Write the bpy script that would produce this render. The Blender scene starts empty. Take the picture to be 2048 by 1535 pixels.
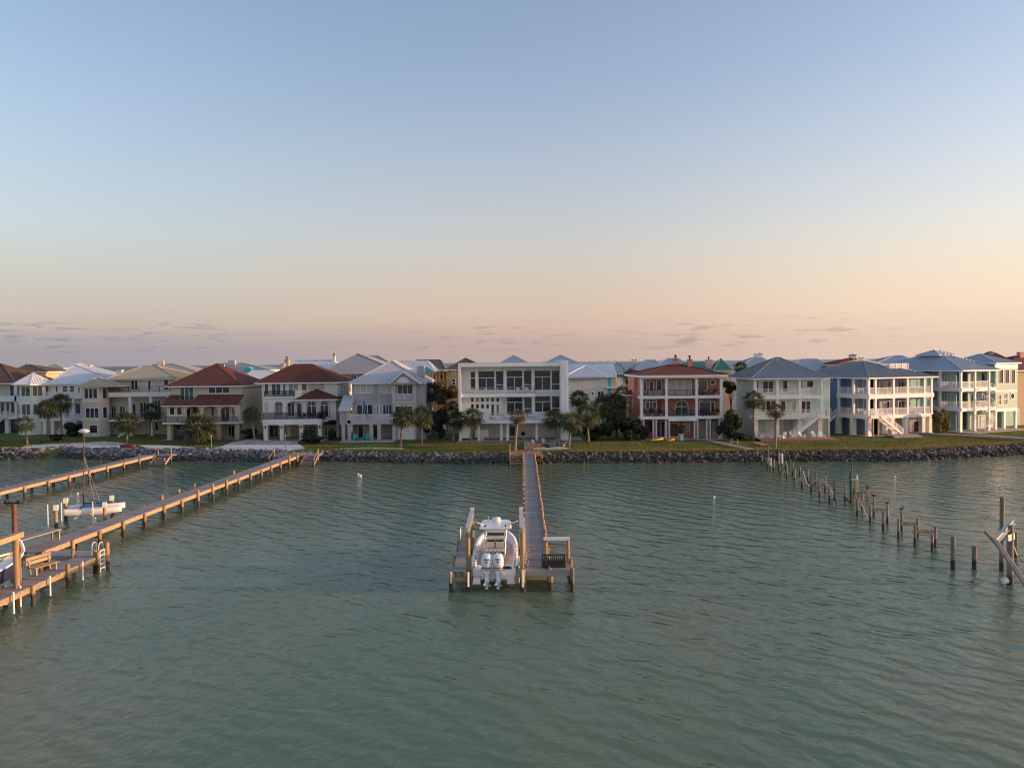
import bpy, bmesh, math, random
import numpy as np
from mathutils import Vector, Matrix
R = math.radians
random.seed(7)
np.random.seed(7)
S = bpy.context.scene
C = S.collection

# ---------------------------------------------------------------- camera
CAM_H = 14.3
FPX = 1590.0                      # focal length in pixels of a 2048 px wide frame
cam = bpy.data.cameras.new('camera')
cam.sensor_width = 36.0
cam.lens = 36.0 * FPX / 2048.0
cam.clip_start = 0.5
cam.clip_end = 200000.0
CAM_M = Matrix.Rotation(R(90 - 1.5636), 4, 'X') @ Matrix.Rotation(R(-0.553), 4, 'Z')
camo = bpy.data.objects.new('camera', cam)
camo.matrix_world = Matrix.Translation((0, 0, CAM_H)) @ CAM_M
C.objects.link(camo)
S.camera = camo

# ---------------------------------------------------------------- daylight: low evening sun from the right
SUN_AZ = R(-2.5)                  # direction to the sun, measured from +X towards +Y
SUN_EL = R(6.5)
world = bpy.data.worlds.new('World')
S.world = world
world.use_nodes = True
wn, wl = world.node_tree.nodes, world.node_tree.links
wn.clear()
wout = wn.new('ShaderNodeOutputWorld')
bg = wn.new('ShaderNodeBackground')
sky = wn.new('ShaderNodeTexSky')
sky.sky_type = 'NISHITA'
sky.sun_disc = False
sky.sun_elevation = SUN_EL
sky.sun_rotation = R(90) - SUN_AZ
sky.altitude = 10
sky.air_density = 1.0
sky.dust_density = 1.6
sky.ozone_density = 1.6
SKY_STRENGTH = 0.15
bg.inputs['Strength'].default_value = SKY_STRENGTH
geo = wn.new('ShaderNodeNewGeometry')
sep = wn.new('ShaderNodeSeparateXYZ')
wtc = wn.new('ShaderNodeTexCoord')
wl.new(wtc.outputs['Generated'], sep.inputs[0])


def wmath(op, a, b=None, c=None, clamp=False):
    n = wn.new('ShaderNodeMath')
    n.operation = op
    n.use_clamp = clamp
    for i, v in enumerate((a, b, c)):
        if v is None:
            continue
        if isinstance(v, (int, float)):
            n.inputs[i].default_value = v
        else:
            wl.new(v, n.inputs[i])
    return n.outputs[0]


def wmix(fac, a, b, mode='MIX'):
    n = wn.new('ShaderNodeMix')
    n.data_type = 'RGBA'
    n.blend_type = mode
    for sock, v in ((n.inputs[0], fac), (n.inputs[6], a), (n.inputs[7], b)):
        if isinstance(v, (int, float)):
            sock.default_value = v
        elif isinstance(v, tuple):
            sock.default_value = v
        else:
            wl.new(v, sock)
    return n.outputs[2]


# evening haze along the horizon, warmer and brighter towards the sun, all round the compass
hz = wn.new('ShaderNodeValToRGB')
hz.color_ramp.interpolation = 'B_SPLINE'
he = hz.color_ramp.elements
he[0].position = 0.0; he[0].color = (1, 1, 1, 1)
he[1].position = 0.34; he[1].color = (0, 0, 0, 1)
he.new(0.075).color = (0.80, 0.80, 0.80, 1)
he.new(0.16).color = (0.34, 0.34, 0.34, 1)
wl.new(sep.outputs[2], hz.inputs[0])
aim = wn.new('ShaderNodeVectorMath')
aim.operation = 'DOT_PRODUCT'
aim.inputs[1].default_value = (math.cos(SUN_AZ), math.sin(SUN_AZ), 0)
wl.new(wtc.outputs['Generated'], aim.inputs[0])
warm = wn.new('ShaderNodeValToRGB')
warm.color_ramp.interpolation = 'EASE'
we = warm.color_ramp.elements
we[0].position = 0.0; we[0].color = (1.28, 1.18, 1.20, 1)
we[1].position = 1.0; we[1].color = (3.4, 2.2, 1.35, 1)
we.new(0.24).color = (1.40, 1.20, 1.13, 1)
we.new(0.48).color = (1.74, 1.27, 1.07, 1)
we.new(0.76).color = (2.38, 1.78, 1.40, 1)
wl.new(wmath('MULTIPLY_ADD', aim.outputs['Value'], 0.5, 0.5), warm.inputs[0])
tone = wmix(1.0, sky.outputs[0], (0.97, 0.865, 0.895, 1), 'MULTIPLY')
base_sky = wmix(hz.outputs[0], tone, warm.outputs[0])
low = wn.new('ShaderNodeMapRange')
low.inputs[1].default_value = 0.0; low.inputs[2].default_value = 0.06
low.inputs[3].default_value = 0.88; low.inputs[4].default_value = 1.0
wl.new(sep.outputs[2], low.inputs[0])
base_sky = wmix(1.0, base_sky, low.outputs[0], 'MULTIPLY')

mp = wn.new('ShaderNodeMapping')
mp.inputs['Scale'].default_value = (1, 1, 9.0)
mp.inputs['Location'].default_value = (1.1, 5.2, 0.8)
wl.new(wtc.outputs['Generated'], mp.inputs[0])
n1 = wn.new('ShaderNodeTexNoise')
n1.inputs['Scale'].default_value = 26.0
n1.inputs['Detail'].default_value = 8.0
n1.inputs['Roughness'].default_value = 0.55
wl.new(mp.outputs[0], n1.inputs[0])
cl = wn.new('ShaderNodeMapRange')
cl.inputs[1].default_value = 0.535
cl.inputs[2].default_value = 0.635
wl.new(n1.outputs[0], cl.inputs[0])
band = wn.new('ShaderNodeValToRGB')
band.color_ramp.interpolation = 'EASE'
e = band.color_ramp.elements
e[0].position = 0.008; e[0].color = (0, 0, 0, 1)
e[1].position = 0.062; e[1].color = (0, 0, 0, 1)
e.new(0.022).color = (1, 1, 1, 1)
e.new(0.040).color = (1, 1, 1, 1)
wl.new(sep.outputs[2], band.inputs[0])
n3 = wn.new('ShaderNodeTexNoise')
n3.inputs['Scale'].default_value = 4.5
n3.inputs['Detail'].default_value = 2.0
wl.new(wtc.outputs['Generated'], n3.inputs[0])
clus = wn.new('ShaderNodeMapRange')
clus.inputs[1].default_value = 0.40; clus.inputs[2].default_value = 0.62
clus.inputs[3].default_value = 0.15
wl.new(n3.outputs[0], clus.inputs[0])
puffs = wmath('MULTIPLY', wmath('MULTIPLY', cl.outputs[0], band.outputs[0]), wmath('MULTIPLY', clus.outputs[0], 0.95))
pside = wn.new('ShaderNodeMapRange')
pside.inputs[1].default_value = -0.05; pside.inputs[2].default_value = 0.5
pside.inputs[3].default_value = 1.0; pside.inputs[4].default_value = 0.4
wl.new(aim.outputs['Value'], pside.inputs[0])
puffs = wmath('MULTIPLY', puffs, pside.outputs[0])
# bank of dusk haze hugging the horizon, uneven round the compass
mp2 = wn.new('ShaderNodeMapping')
mp2.inputs['Scale'].default_value = (1, 1, 22.0)
wl.new(wtc.outputs['Generated'], mp2.inputs[0])
n2 = wn.new('ShaderNodeTexNoise')
n2.inputs['Scale'].default_value = 3.0
n2.inputs['Detail'].default_value = 4.0
wl.new(mp2.outputs[0], n2.inputs[0])
bk = wn.new('ShaderNodeMapRange')
bk.interpolation_type = 'SMOOTHSTEP'
bk.inputs[1].default_value = 0.02
bk.inputs[2].default_value = 0.05
bk.inputs[3].default_value = 1.0
bk.inputs[4].default_value = 0.0
wl.new(wmath('ADD', sep.outputs[2], wmath('MULTIPLY', wmath('SUBTRACT', n2.outputs[0], 0.5), -0.045)), bk.inputs[0])
side = wn.new('ShaderNodeMapRange')
side.inputs[1].default_value = -0.75; side.inputs[2].default_value = 0.35
side.inputs[3].default_value = 1.0; side.inputs[4].default_value = 0.12
wl.new(aim.outputs['Value'], side.inputs[0])
bank = wmath('MULTIPLY', wmath('MULTIPLY', bk.outputs[0], side.outputs[0]), 0.8)
cloudy = wmix(bank, base_sky, wmix(1.0, base_sky, (0.66, 0.74, 0.96, 1), 'MULTIPLY'))
cloudy = wmix(puffs, cloudy, wmix(1.0, cloudy, (0.62, 0.60, 0.76, 1), 'MULTIPLY'))
wl.new(cloudy, bg.inputs['Color'])
wl.new(bg.outputs[0], wout.inputs[0])

sd = bpy.data.lights.new('sun', 'SUN')
sd.energy = 2.3
sd.angle = R(0.6)
sd.color = (1.0, 0.58, 0.31)
sun = bpy.data.objects.new('sun', sd)
to_sun = Vector((math.cos(SUN_EL) * math.cos(SUN_AZ), math.cos(SUN_EL) * math.sin(SUN_AZ), math.sin(SUN_EL)))
sun.rotation_euler = to_sun.to_track_quat('Z', 'Y').to_euler()
C.objects.link(sun)

S.view_settings.view_transform = 'Standard'
S.view_settings.look = 'None'
S.view_settings.exposure = 1.40
S.view_settings.gamma = 1.0
S.view_settings.use_curve_mapping = False
S.cycles.filter_width = 1.15
S.cycles.use_denoising = True

# ---------------------------------------------------------------- helpers
CAM_P = Vector((0, 0, CAM_H))


def ray(px, py):
    d = Vector(((px - 1024.0) / FPX, -(py - 767.5) / FPX, -1.0))
    return (CAM_M.to_3x3() @ d)


def at_z(px, py, z=0.0):
    d = ray(px, py)
    return CAM_P + d * ((z - CAM_H) / d.z)


def at_y(px, py, y):
    d = ray(px, py)
    return CAM_P + d * (y / d.y)


def tag(o, label=None, cat=None, group=None, kind=None):
    if label: o['label'] = label
    if cat: o['category'] = cat
    if group: o['group'] = group
    if kind: o['kind'] = kind
    return o


def empty(name, loc, rz=0.0, label=None, cat=None, group=None):
    o = bpy.data.objects.new(name, None)
    o.empty_display_size = 0.3
    o.location = loc
    o.rotation_euler = (0, 0, rz)
    C.objects.link(o)
    return tag(o, label, cat, group)


def link(name, me, parent=None, loc=(0, 0, 0), rz=0.0):
    o = bpy.data.objects.new(name, me)
    o.location = loc
    o.rotation_euler = (0, 0, rz)
    if parent is not None:
        o.parent = parent
    C.objects.link(o)
    return o


def copy_tree(o, parent=None):
    c = o.copy()
    C.objects.link(c)
    c.parent = parent
    for ch in o.children:
        copy_tree(ch, c)
    return c


BOXF = [(0, 3, 2, 1), (4, 5, 6, 7), (0, 1, 5, 4), (1, 2, 6, 5), (2, 3, 7, 6), (3, 0, 4, 7)]


class MB:
    def __init__(s):
        s.v, s.f, s.sm = [], [], []

    def add(s, vs, fs, smooth=False):
        n = len(s.v)
        s.v.extend([tuple(p) for p in vs])
        for f in fs:
            s.f.append(tuple(i + n for i in f))
            s.sm.append(smooth)
        return s

    def box(s, x0, x1, y0, y1, z0, z1):
        x0, x1 = min(x0, x1), max(x0, x1)
        y0, y1 = min(y0, y1), max(y0, y1)
        z0, z1 = min(z0, z1), max(z0, z1)
        return s.add([(x0, y0, z0), (x1, y0, z0), (x1, y1, z0), (x0, y1, z0), (x0, y0, z1), (x1, y0, z1), (x1, y1, z1), (x0, y1, z1)], BOXF)

    def bar(s, a, b, w, h=None, up=(0, 0, 1)):
        a, b = Vector(a), Vector(b)
        h = w if h is None else h
        d = (b - a).normalized()
        up = Vector(up)
        if abs(d.dot(up)) > 0.98:
            up = Vector((0, 1, 0))
        sx = d.cross(up).normalized() * (w / 2)
        sz = sx.cross(d).normalized() * (h / 2)
        vs = []
        for p in (a, b):
            vs += [p - sx - sz, p + sx - sz, p + sx + sz, p - sx + sz]
        return s.add(vs, [(0, 1, 2, 3), (7, 6, 5, 4), (0, 4, 5, 1), (1, 5, 6, 2), (2, 6, 7, 3), (3, 7, 4, 0)])

    def tube(s, pts, rs, n=8, cap=True, smooth=True):
        pts = [Vector(p) for p in pts]
        if isinstance(rs, (int, float)):
            rs = [rs] * len(pts)
        vs, fs = [], []
        ref = None
        for i, p in enumerate(pts):
            d = (pts[min(i + 1, len(pts) - 1)] - pts[max(i - 1, 0)]).normalized()
            if ref is None:
                ref = Vector((1, 0, 0)) if abs(d.x) < 0.9 else Vector((0, 1, 0))
            a = (ref - d * ref.dot(d)).normalized()
            ref = a
            b = d.cross(a)
            for k in range(n):
                t = 2 * math.pi * k / n
                vs.append(p + (a * math.cos(t) + b * math.sin(t)) * rs[i])
        m = len(pts)
        for i in range(m - 1):
            for k in range(n):
                k2 = (k + 1) % n
                fs.append((i * n + k, i * n + k2, (i + 1) * n + k2, (i + 1) * n + k))
        s.add(vs, fs, smooth)
        if cap:
            s.add(vs[:n], [tuple(reversed(range(n)))])
            s.add(vs[-n:], [tuple(range(n))])
        return s

    def lathe(s, c, prof, n=12, smooth=True):
        vs, fs = [], []
        for r, z in prof:
            for k in range(n):
                t = 2 * math.pi * k / n
                vs.append((c[0] + r * math.cos(t), c[1] + r * math.sin(t), c[2] + z))
        for i in range(len(prof) - 1):
            for k in range(n):
                k2 = (k + 1) % n
                fs.append((i * n + k, i * n + k2, (i + 1) * n + k2, (i + 1) * n + k))
        s.add(vs, fs, smooth)
        s.add(vs[:n], [tuple(reversed(range(n)))])
        s.add(vs[-n:], [tuple(range(n))])
        return s

    def prism(s, poly, axis, a, b):
        """poly: 2D outline extruded along axis from a to b; axis 'y': poly is (x, z); 'x': (y, z); 'z': (x, y)"""
        def P(p, t):
            return {'x': (t, p[0], p[1]), 'y': (p[0], t, p[1]), 'z': (p[0], p[1], t)}[axis]
        n = len(poly)
        vs = [P(p, a) for p in poly] + [P(p, b) for p in poly]
        fs = [tuple(range(n)), tuple(reversed(range(n, 2 * n)))]
        for i in range(n):
            j = (i + 1) % n
            fs.append((i, i + n, j + n, j))
        return s.add(vs, fs)

    def build(s, name, mat, parent=None, loc=(0, 0, 0), rz=0.0, fix=False):
        me = s.mesh(name, mat, fix)
        return link(name, me, parent, loc, rz)

    def mesh(s, name, mat, fix=False):
        me = bpy.data.meshes.new(name)
        me.from_pydata(s.v, [], s.f)
        me.polygons.foreach_set('use_smooth', s.sm)
        me.materials.append(M[mat] if isinstance(mat, str) else mat)
        if fix:
            bm = bmesh.new(); bm.from_mesh(me)
            bmesh.ops.remove_doubles(bm, verts=bm.verts, dist=1e-5)
            bmesh.ops.recalc_face_normals(bm, faces=bm.faces)
            bm.to_mesh(me); bm.free()
        me.update()
        return me


# ---------------------------------------------------------------- materials
M = {}


def new_mat(name):
    m = bpy.data.materials.new(name)
    m.use_nodes = True
    nt = m.node_tree
    b = nt.nodes['Principled BSDF']
    return m, nt, b


def nmath(nt, op, a, b=None, clamp=False):
    n = nt.nodes.new('ShaderNodeMath')
    n.operation = op
    n.use_clamp = clamp
    for i, v in enumerate((a, b)):
        if v is None: continue
        if isinstance(v, (int, float)): n.inputs[i].default_value = v
        else: nt.links.new(v, n.inputs[i])
    return n.outputs[0]


def nmix(nt, fac, a, b, mode='MIX'):
    n = nt.nodes.new('ShaderNodeMix')
    n.data_type = 'RGBA'
    n.blend_type = mode
    for sock, v in ((n.inputs[0], fac), (n.inputs[6], a), (n.inputs[7], b)):
        if isinstance(v, (int, float)): sock.default_value = v
        elif isinstance(v, tuple): sock.default_value = v if len(v) == 4 else (*v, 1)
        else: nt.links.new(v, sock)
    return n.outputs[2]


def noise(nt, scale, detail=4, rough=0.55, vec=None, stretch=None, coord='Object'):
    t = nt.nodes.new('ShaderNodeTexNoise')
    t.inputs['Scale'].default_value = scale
    t.inputs['Detail'].default_value = detail
    t.inputs['Roughness'].default_value = rough
    if vec is None:
        if coord == 'World':
            g = nt.nodes.new('ShaderNodeNewGeometry'); vec = g.outputs['Position']
        else:
            tc = nt.nodes.new('ShaderNodeTexCoord'); vec = tc.outputs[coord]
    if stretch:
        mpn = nt.nodes.new('ShaderNodeMapping')
        mpn.inputs['Scale'].default_value = stretch
        nt.links.new(vec, mpn.inputs[0]); vec = mpn.outputs[0]
    nt.links.new(vec, t.inputs[0])
    return t.outputs[0]


def ramp(nt, fac, lo, hi, a=0.0, b=1.0):
    n = nt.nodes.new('ShaderNodeMapRange')
    n.inputs[1].default_value = lo; n.inputs[2].default_value = hi
    n.inputs[3].default_value = a; n.inputs[4].default_value = b
    nt.links.new(fac, n.inputs[0])
    return n.outputs[0]


def sub(c, k): return tuple(max(0, min(1, x * k)) for x in c)


def mat(name, col, rough=0.6, var=0.18, scale=1.2, dirt=0.12, metal=0.0, bump=0.0, bscale=20, rnd=0.0, stretch=None, spec=0.5, col2=None):
    m, nt, b = new_mat(name)
    f = ramp(nt, noise(nt, scale, 6, 0.6, coord='World', stretch=stretch), 0.3, 0.7)
    base = nmix(nt, f, sub(col, 1 - var), col2 if col2 else sub(col, 1 + var * 0.6))
    if dirt:
        d = ramp(nt, noise(nt, scale * 5.3, 5, 0.7, coord='World', stretch=(1, 1, 0.25)), 0.46, 0.8, 0, dirt * 3.2)
        base = nmix(nt, d, base, sub(col, 0.55))
    if rnd:
        oi = nt.nodes.new('ShaderNodeObjectInfo')
        k = ramp(nt, oi.outputs['Random'], 0, 1, 1 - rnd, 1 + rnd)
        hsv = nt.nodes.new('ShaderNodeHueSaturation')
        nt.links.new(k, hsv.inputs['Value']); nt.links.new(base, hsv.inputs['Color'])
        base = hsv.outputs[0]
    nt.links.new(base, b.inputs['Base Color'])
    b.inputs['Roughness'].default_value = rough
    b.inputs['Metallic'].default_value = metal
    b.inputs['Specular IOR Level'].default_value = spec
    if bump:
        bn = nt.nodes.new('ShaderNodeBump')
        bn.inputs['Strength'].default_value = bump
        bn.inputs['Distance'].default_value = 0.03
        nt.links.new(noise(nt, bscale, 5, 0.6, coord='World'), bn.inputs['Height'])
        nt.links.new(bn.outputs[0], b.inputs['Normal'])
    M[name] = m
    return m


WHITE = (0.82, 0.81, 0.80)
mat('white_paint', WHITE, 0.5, 0.06, 0.8, 0.06)
mat('white_stucco', (0.76, 0.72, 0.67), 0.8, 0.08, 0.5, 0.08, bump=0.15)
mat('cream_stucco', (0.58, 0.50, 0.38), 0.85, 0.09, 0.5, 0.1, bump=0.2)
mat('pale_cream', (0.62, 0.56, 0.48), 0.85, 0.08, 0.5, 0.08, bump=0.15)
mat('beige_stucco', (0.60, 0.53, 0.44), 0.85, 0.08, 0.5, 0.08, bump=0.15)
mat('grey_stucco', (0.50, 0.46, 0.45), 0.85, 0.08, 0.5, 0.08, bump=0.15)
mat('grey_siding', (0.40, 0.37, 0.385), 0.8, 0.08, 0.5, 0.08, bump=0.15)
mat('modern_white', (0.85, 0.84, 0.83), 0.6, 0.05, 0.4, 0.05)
mat('brick_red', (0.41, 0.17, 0.13), 0.9, 0.25, 2.5, 0.15, bump=0.3)
mat('salmon_stucco', (0.56, 0.29, 0.21), 0.9, 0.12, 0.7, 0.1, bump=0.2)
mat('aqua_siding', (0.54, 0.68, 0.63), 0.75, 0.08, 0.6, 0.06)
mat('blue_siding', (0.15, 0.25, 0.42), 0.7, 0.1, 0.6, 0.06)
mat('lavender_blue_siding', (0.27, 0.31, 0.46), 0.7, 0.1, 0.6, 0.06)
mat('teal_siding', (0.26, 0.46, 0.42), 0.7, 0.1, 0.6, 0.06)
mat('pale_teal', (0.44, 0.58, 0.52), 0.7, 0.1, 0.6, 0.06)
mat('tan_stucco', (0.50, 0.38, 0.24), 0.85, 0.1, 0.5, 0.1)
mat('olive_siding', (0.40, 0.31, 0.13), 0.85, 0.1, 0.5, 0.1)
mat('yellow_siding', (0.62, 0.47, 0.22), 0.85, 0.1, 0.5, 0.1)
mat('pink_stucco', (0.62, 0.40, 0.34), 0.85, 0.1, 0.5, 0.1)
mat('peach_stucco', (0.66, 0.42, 0.25), 0.85, 0.1, 0.5, 0.1)
mat('turquoise_paint', (0.03, 0.42, 0.48), 0.6, 0.1, 0.7, 0.1)
mat('rose_siding', (0.46, 0.22, 0.18), 0.85, 0.1, 0.6, 0.1)
mat('roof_white_metal', (0.70, 0.72, 0.76), 0.35, 0.08, 0.3, 0.1, metal=0.15)
mat('roof_grey_metal', (0.30, 0.31, 0.32), 0.42, 0.12, 0.3, 0.12, metal=0.25)
mat('roof_blue_metal', (0.44, 0.48, 0.54), 0.4, 0.1, 0.3, 0.1, metal=0.2)
mat('roof_pale_shingle', (0.52, 0.51, 0.52), 0.85, 0.12, 1.5, 0.15)
mat('roof_grey_shingle', (0.33, 0.33, 0.36), 0.9, 0.15, 1.5, 0.15)
mat('roof_beige_metal', (0.42, 0.38, 0.30), 0.5, 0.12, 0.4, 0.15, metal=0.1)
mat('roof_brown', (0.115, 0.075, 0.058), 0.85, 0.2, 1.2, 0.2)
mat('roof_red_tile', (0.175, 0.066, 0.045), 0.75, 0.3, 1.6, 0.25)
mat('roof_rust_tile', (0.15, 0.048, 0.027), 0.8, 0.28, 1.3, 0.25)
mat('roof_wine_shingle', (0.14, 0.026, 0.02), 0.9, 0.2, 1.4, 0.2)
mat('roof_green_metal', (0.11, 0.25, 0.18), 0.5, 0.15, 0.8, 0.1, metal=0.1)
mat('roof_slate', (0.09, 0.10, 0.12), 0.8, 0.15, 1.0, 0.1)
mat('dark_iron', (0.02, 0.02, 0.022), 0.5, 0.2, 3, 0.1)
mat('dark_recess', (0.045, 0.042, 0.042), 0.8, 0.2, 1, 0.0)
mat('brown_door', (0.13, 0.055, 0.03), 0.6, 0.2, 2, 0.1)
mat('concrete', (0.42, 0.39, 0.36), 0.9, 0.15, 0.8, 0.2, bump=0.2)
mat('sand', (0.74, 0.69, 0.66), 0.95, 0.10, 0.6, 0.15, bump=0.5, bscale=4)
mat('curtain', (0.52, 0.50, 0.48), 0.9, 0.12, 2.0, 0.0, stretch=(6, 6, 0.3))
mat('window_shade', (0.46, 0.52, 0.50), 0.6, 0.1, 1.0, 0.05)
mat('deck_wood', (0.33, 0.275, 0.26), 0.8, 0.25, 1.8, 0.3, bump=0.3, rnd=0.22, stretch=(1, 6, 1))
mat('deck_wood_new', (0.42, 0.22, 0.13), 0.75, 0.2, 1.8, 0.2, bump=0.3, rnd=0.15, stretch=(6, 1, 1))
mat('timber', (0.42, 0.29, 0.17), 0.8, 0.25, 2.5, 0.3, bump=0.3, rnd=0.15)
mat('plastic_white', (0.75, 0.74, 0.72), 0.4, 0.04, 2, 0.05)
mat('plastic_green', (0.02, 0.42, 0.27), 0.45, 0.08, 2, 0.05)
mat('plastic_blue', (0.16, 0.20, 0.28), 0.5, 0.1, 2, 0.1)
mat('umbrella_blue', (0.02, 0.16, 0.42), 0.8, 0.1, 2, 0.05)
mat('rubber_black', (0.015, 0.015, 0.016), 0.5, 0.1, 2, 0)
mat('bench_black', (0.022, 0.021, 0.023), 0.5, 0.2, 3, 0.1)
mat('gelcoat', (0.85, 0.81, 0.79), 0.25, 0.03, 0.6, 0.03, spec=0.6)
mat('gelcoat_cool', (0.80, 0.82, 0.86), 0.22, 0.03, 0.6, 0.02, spec=0.6)
mat('boat_deck', (0.70, 0.56, 0.48), 0.7, 0.06, 1.2, 0.06)
mat('navy_hull', (0.035, 0.045, 0.10), 0.25, 0.1, 0.6, 0.05)
mat('red_paint', (0.35, 0.05, 0.03), 0.4, 0.15, 2, 0.1)
mat('aluminium', (0.62, 0.62, 0.63), 0.38, 0.08, 2, 0.1, metal=0.85)
mat('galvanised', (0.58, 0.56, 0.54), 0.5, 0.1, 2, 0.12, metal=0.4)
mat('logo_navy', (0.02, 0.03, 0.09), 0.5, 0.02, 1, 0)
mat('kayak_yellow', (0.62, 0.42, 0.05), 0.45, 0.08, 1, 0.06)
mat('kayak_orange', (0.60, 0.22, 0.03), 0.45, 0.08, 1, 0.06)
mat('terracotta', (0.34, 0.13, 0.06), 0.8, 0.15, 2, 0.1)
mat('hose_pale', (0.52, 0.50, 0.47), 0.6, 0.08, 2, 0.1)
mat('box_tan', (0.45, 0.36, 0.24), 0.7, 0.1, 2, 0.2)
mat('green_pile', (0.06, 0.11, 0.08), 0.8, 0.2, 2, 0.2)
mat('rusty_steel', (0.16, 0.075, 0.045), 0.75, 0.3, 3, 0.3)
mat('asphalt', (0.055, 0.053, 0.052), 0.9, 0.15, 1, 0.2)
mat('feather_dark', (0.05, 0.045, 0.042), 0.8, 0.2, 8, 0)
mat('feather_white', (0.65, 0.65, 0.66), 0.8, 0.1, 8, 0)
mat('mauve_rocks', (0.25, 0.24, 0.255), 0.9, 0.3, 1.6, 0.3, bump=0.5, bscale=9, rnd=0.35)
mat('pale_rock', (0.52, 0.49, 0.47), 0.9, 0.2, 1.6, 0.2, bump=0.5, bscale=9)
mat('bank_soil', (0.07, 0.06, 0.05), 0.95, 0.2, 1.6, 0.2)
mat('cushion', (0.45, 0.42, 0.40), 0.9, 0.1, 3, 0.05)


def pile_mat(name, top, wet):
    m, nt, b = new_mat(name)
    g = nt.nodes.new('ShaderNodeNewGeometry')
    sp = nt.nodes.new('ShaderNodeSeparateXYZ'); nt.links.new(g.outputs['Position'], sp.inputs[0])
    nz = noise(nt, 5, 5, 0.65, coord='World', stretch=(1, 1, 0.15))
    c = nmix(nt, ramp(nt, nz, 0.3, 0.72), sub(top, 0.62), sub(top, 1.15))
    zz = nmath(nt, 'ADD', sp.outputs[2], nmath(nt, 'MULTIPLY', nmath(nt, 'SUBTRACT', noise(nt, 3, 3, coord='World'), 0.5), 0.5))
    w = ramp(nt, zz, 0.55, 0.75, 1.0, 0.0)
    c = nmix(nt, nmath(nt, 'MULTIPLY', w, 0.93), c, wet)
    oi = nt.nodes.new('ShaderNodeObjectInfo')
    hsv = nt.nodes.new('ShaderNodeHueSaturation')
    nt.links.new(ramp(nt, oi.outputs['Random'], 0, 1, 0.8, 1.15), hsv.inputs['Value']); nt.links.new(c, hsv.inputs['Color'])
    nt.links.new(hsv.outputs[0], b.inputs['Base Color'])
    b.inputs['Roughness'].default_value = 0.8
    M[name] = m


pile_mat('pile_wood', (0.40, 0.27, 0.14), (0.03, 0.025, 0.02))
pile_mat('pile_grey', (0.27, 0.22, 0.17), (0.03, 0.024, 0.02))
pile_mat('pile_white', (0.66, 0.64, 0.62), (0.08, 0.07, 0.05))


def glass_mat(name, col, rough=0.04, bl=0.0):
    m, nt, b = new_mat(name)
    f = ramp(nt, noise(nt, 0.5, 3, 0.5, coord='World'), 0.35, 0.65)
    nt.links.new(nmix(nt, f, sub(col, 0.6), sub(col, 1.3)), b.inputs['Base Color'])
    b.inputs['Roughness'].default_value = rough
    b.inputs['IOR'].default_value = 1.52
    b.inputs['Specular IOR Level'].default_value = 0.55
    bn = nt.nodes.new('ShaderNodeBump'); bn.inputs['Strength'].default_value = 0.03
    nt.links.new(noise(nt, 0.9, 2, coord='World'), bn.inputs['Height']); nt.links.new(bn.outputs[0], b.inputs['Normal'])
    M[name] = m


glass_mat('glass_dark', (0.030, 0.034, 0.042))
glass_mat('glass_blue', (0.035, 0.045, 0.07))
glass_mat('glass_teal', (0.06, 0.10, 0.105))
glass_mat('glass_curtained', (0.33, 0.33, 0.33), 0.15)


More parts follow.
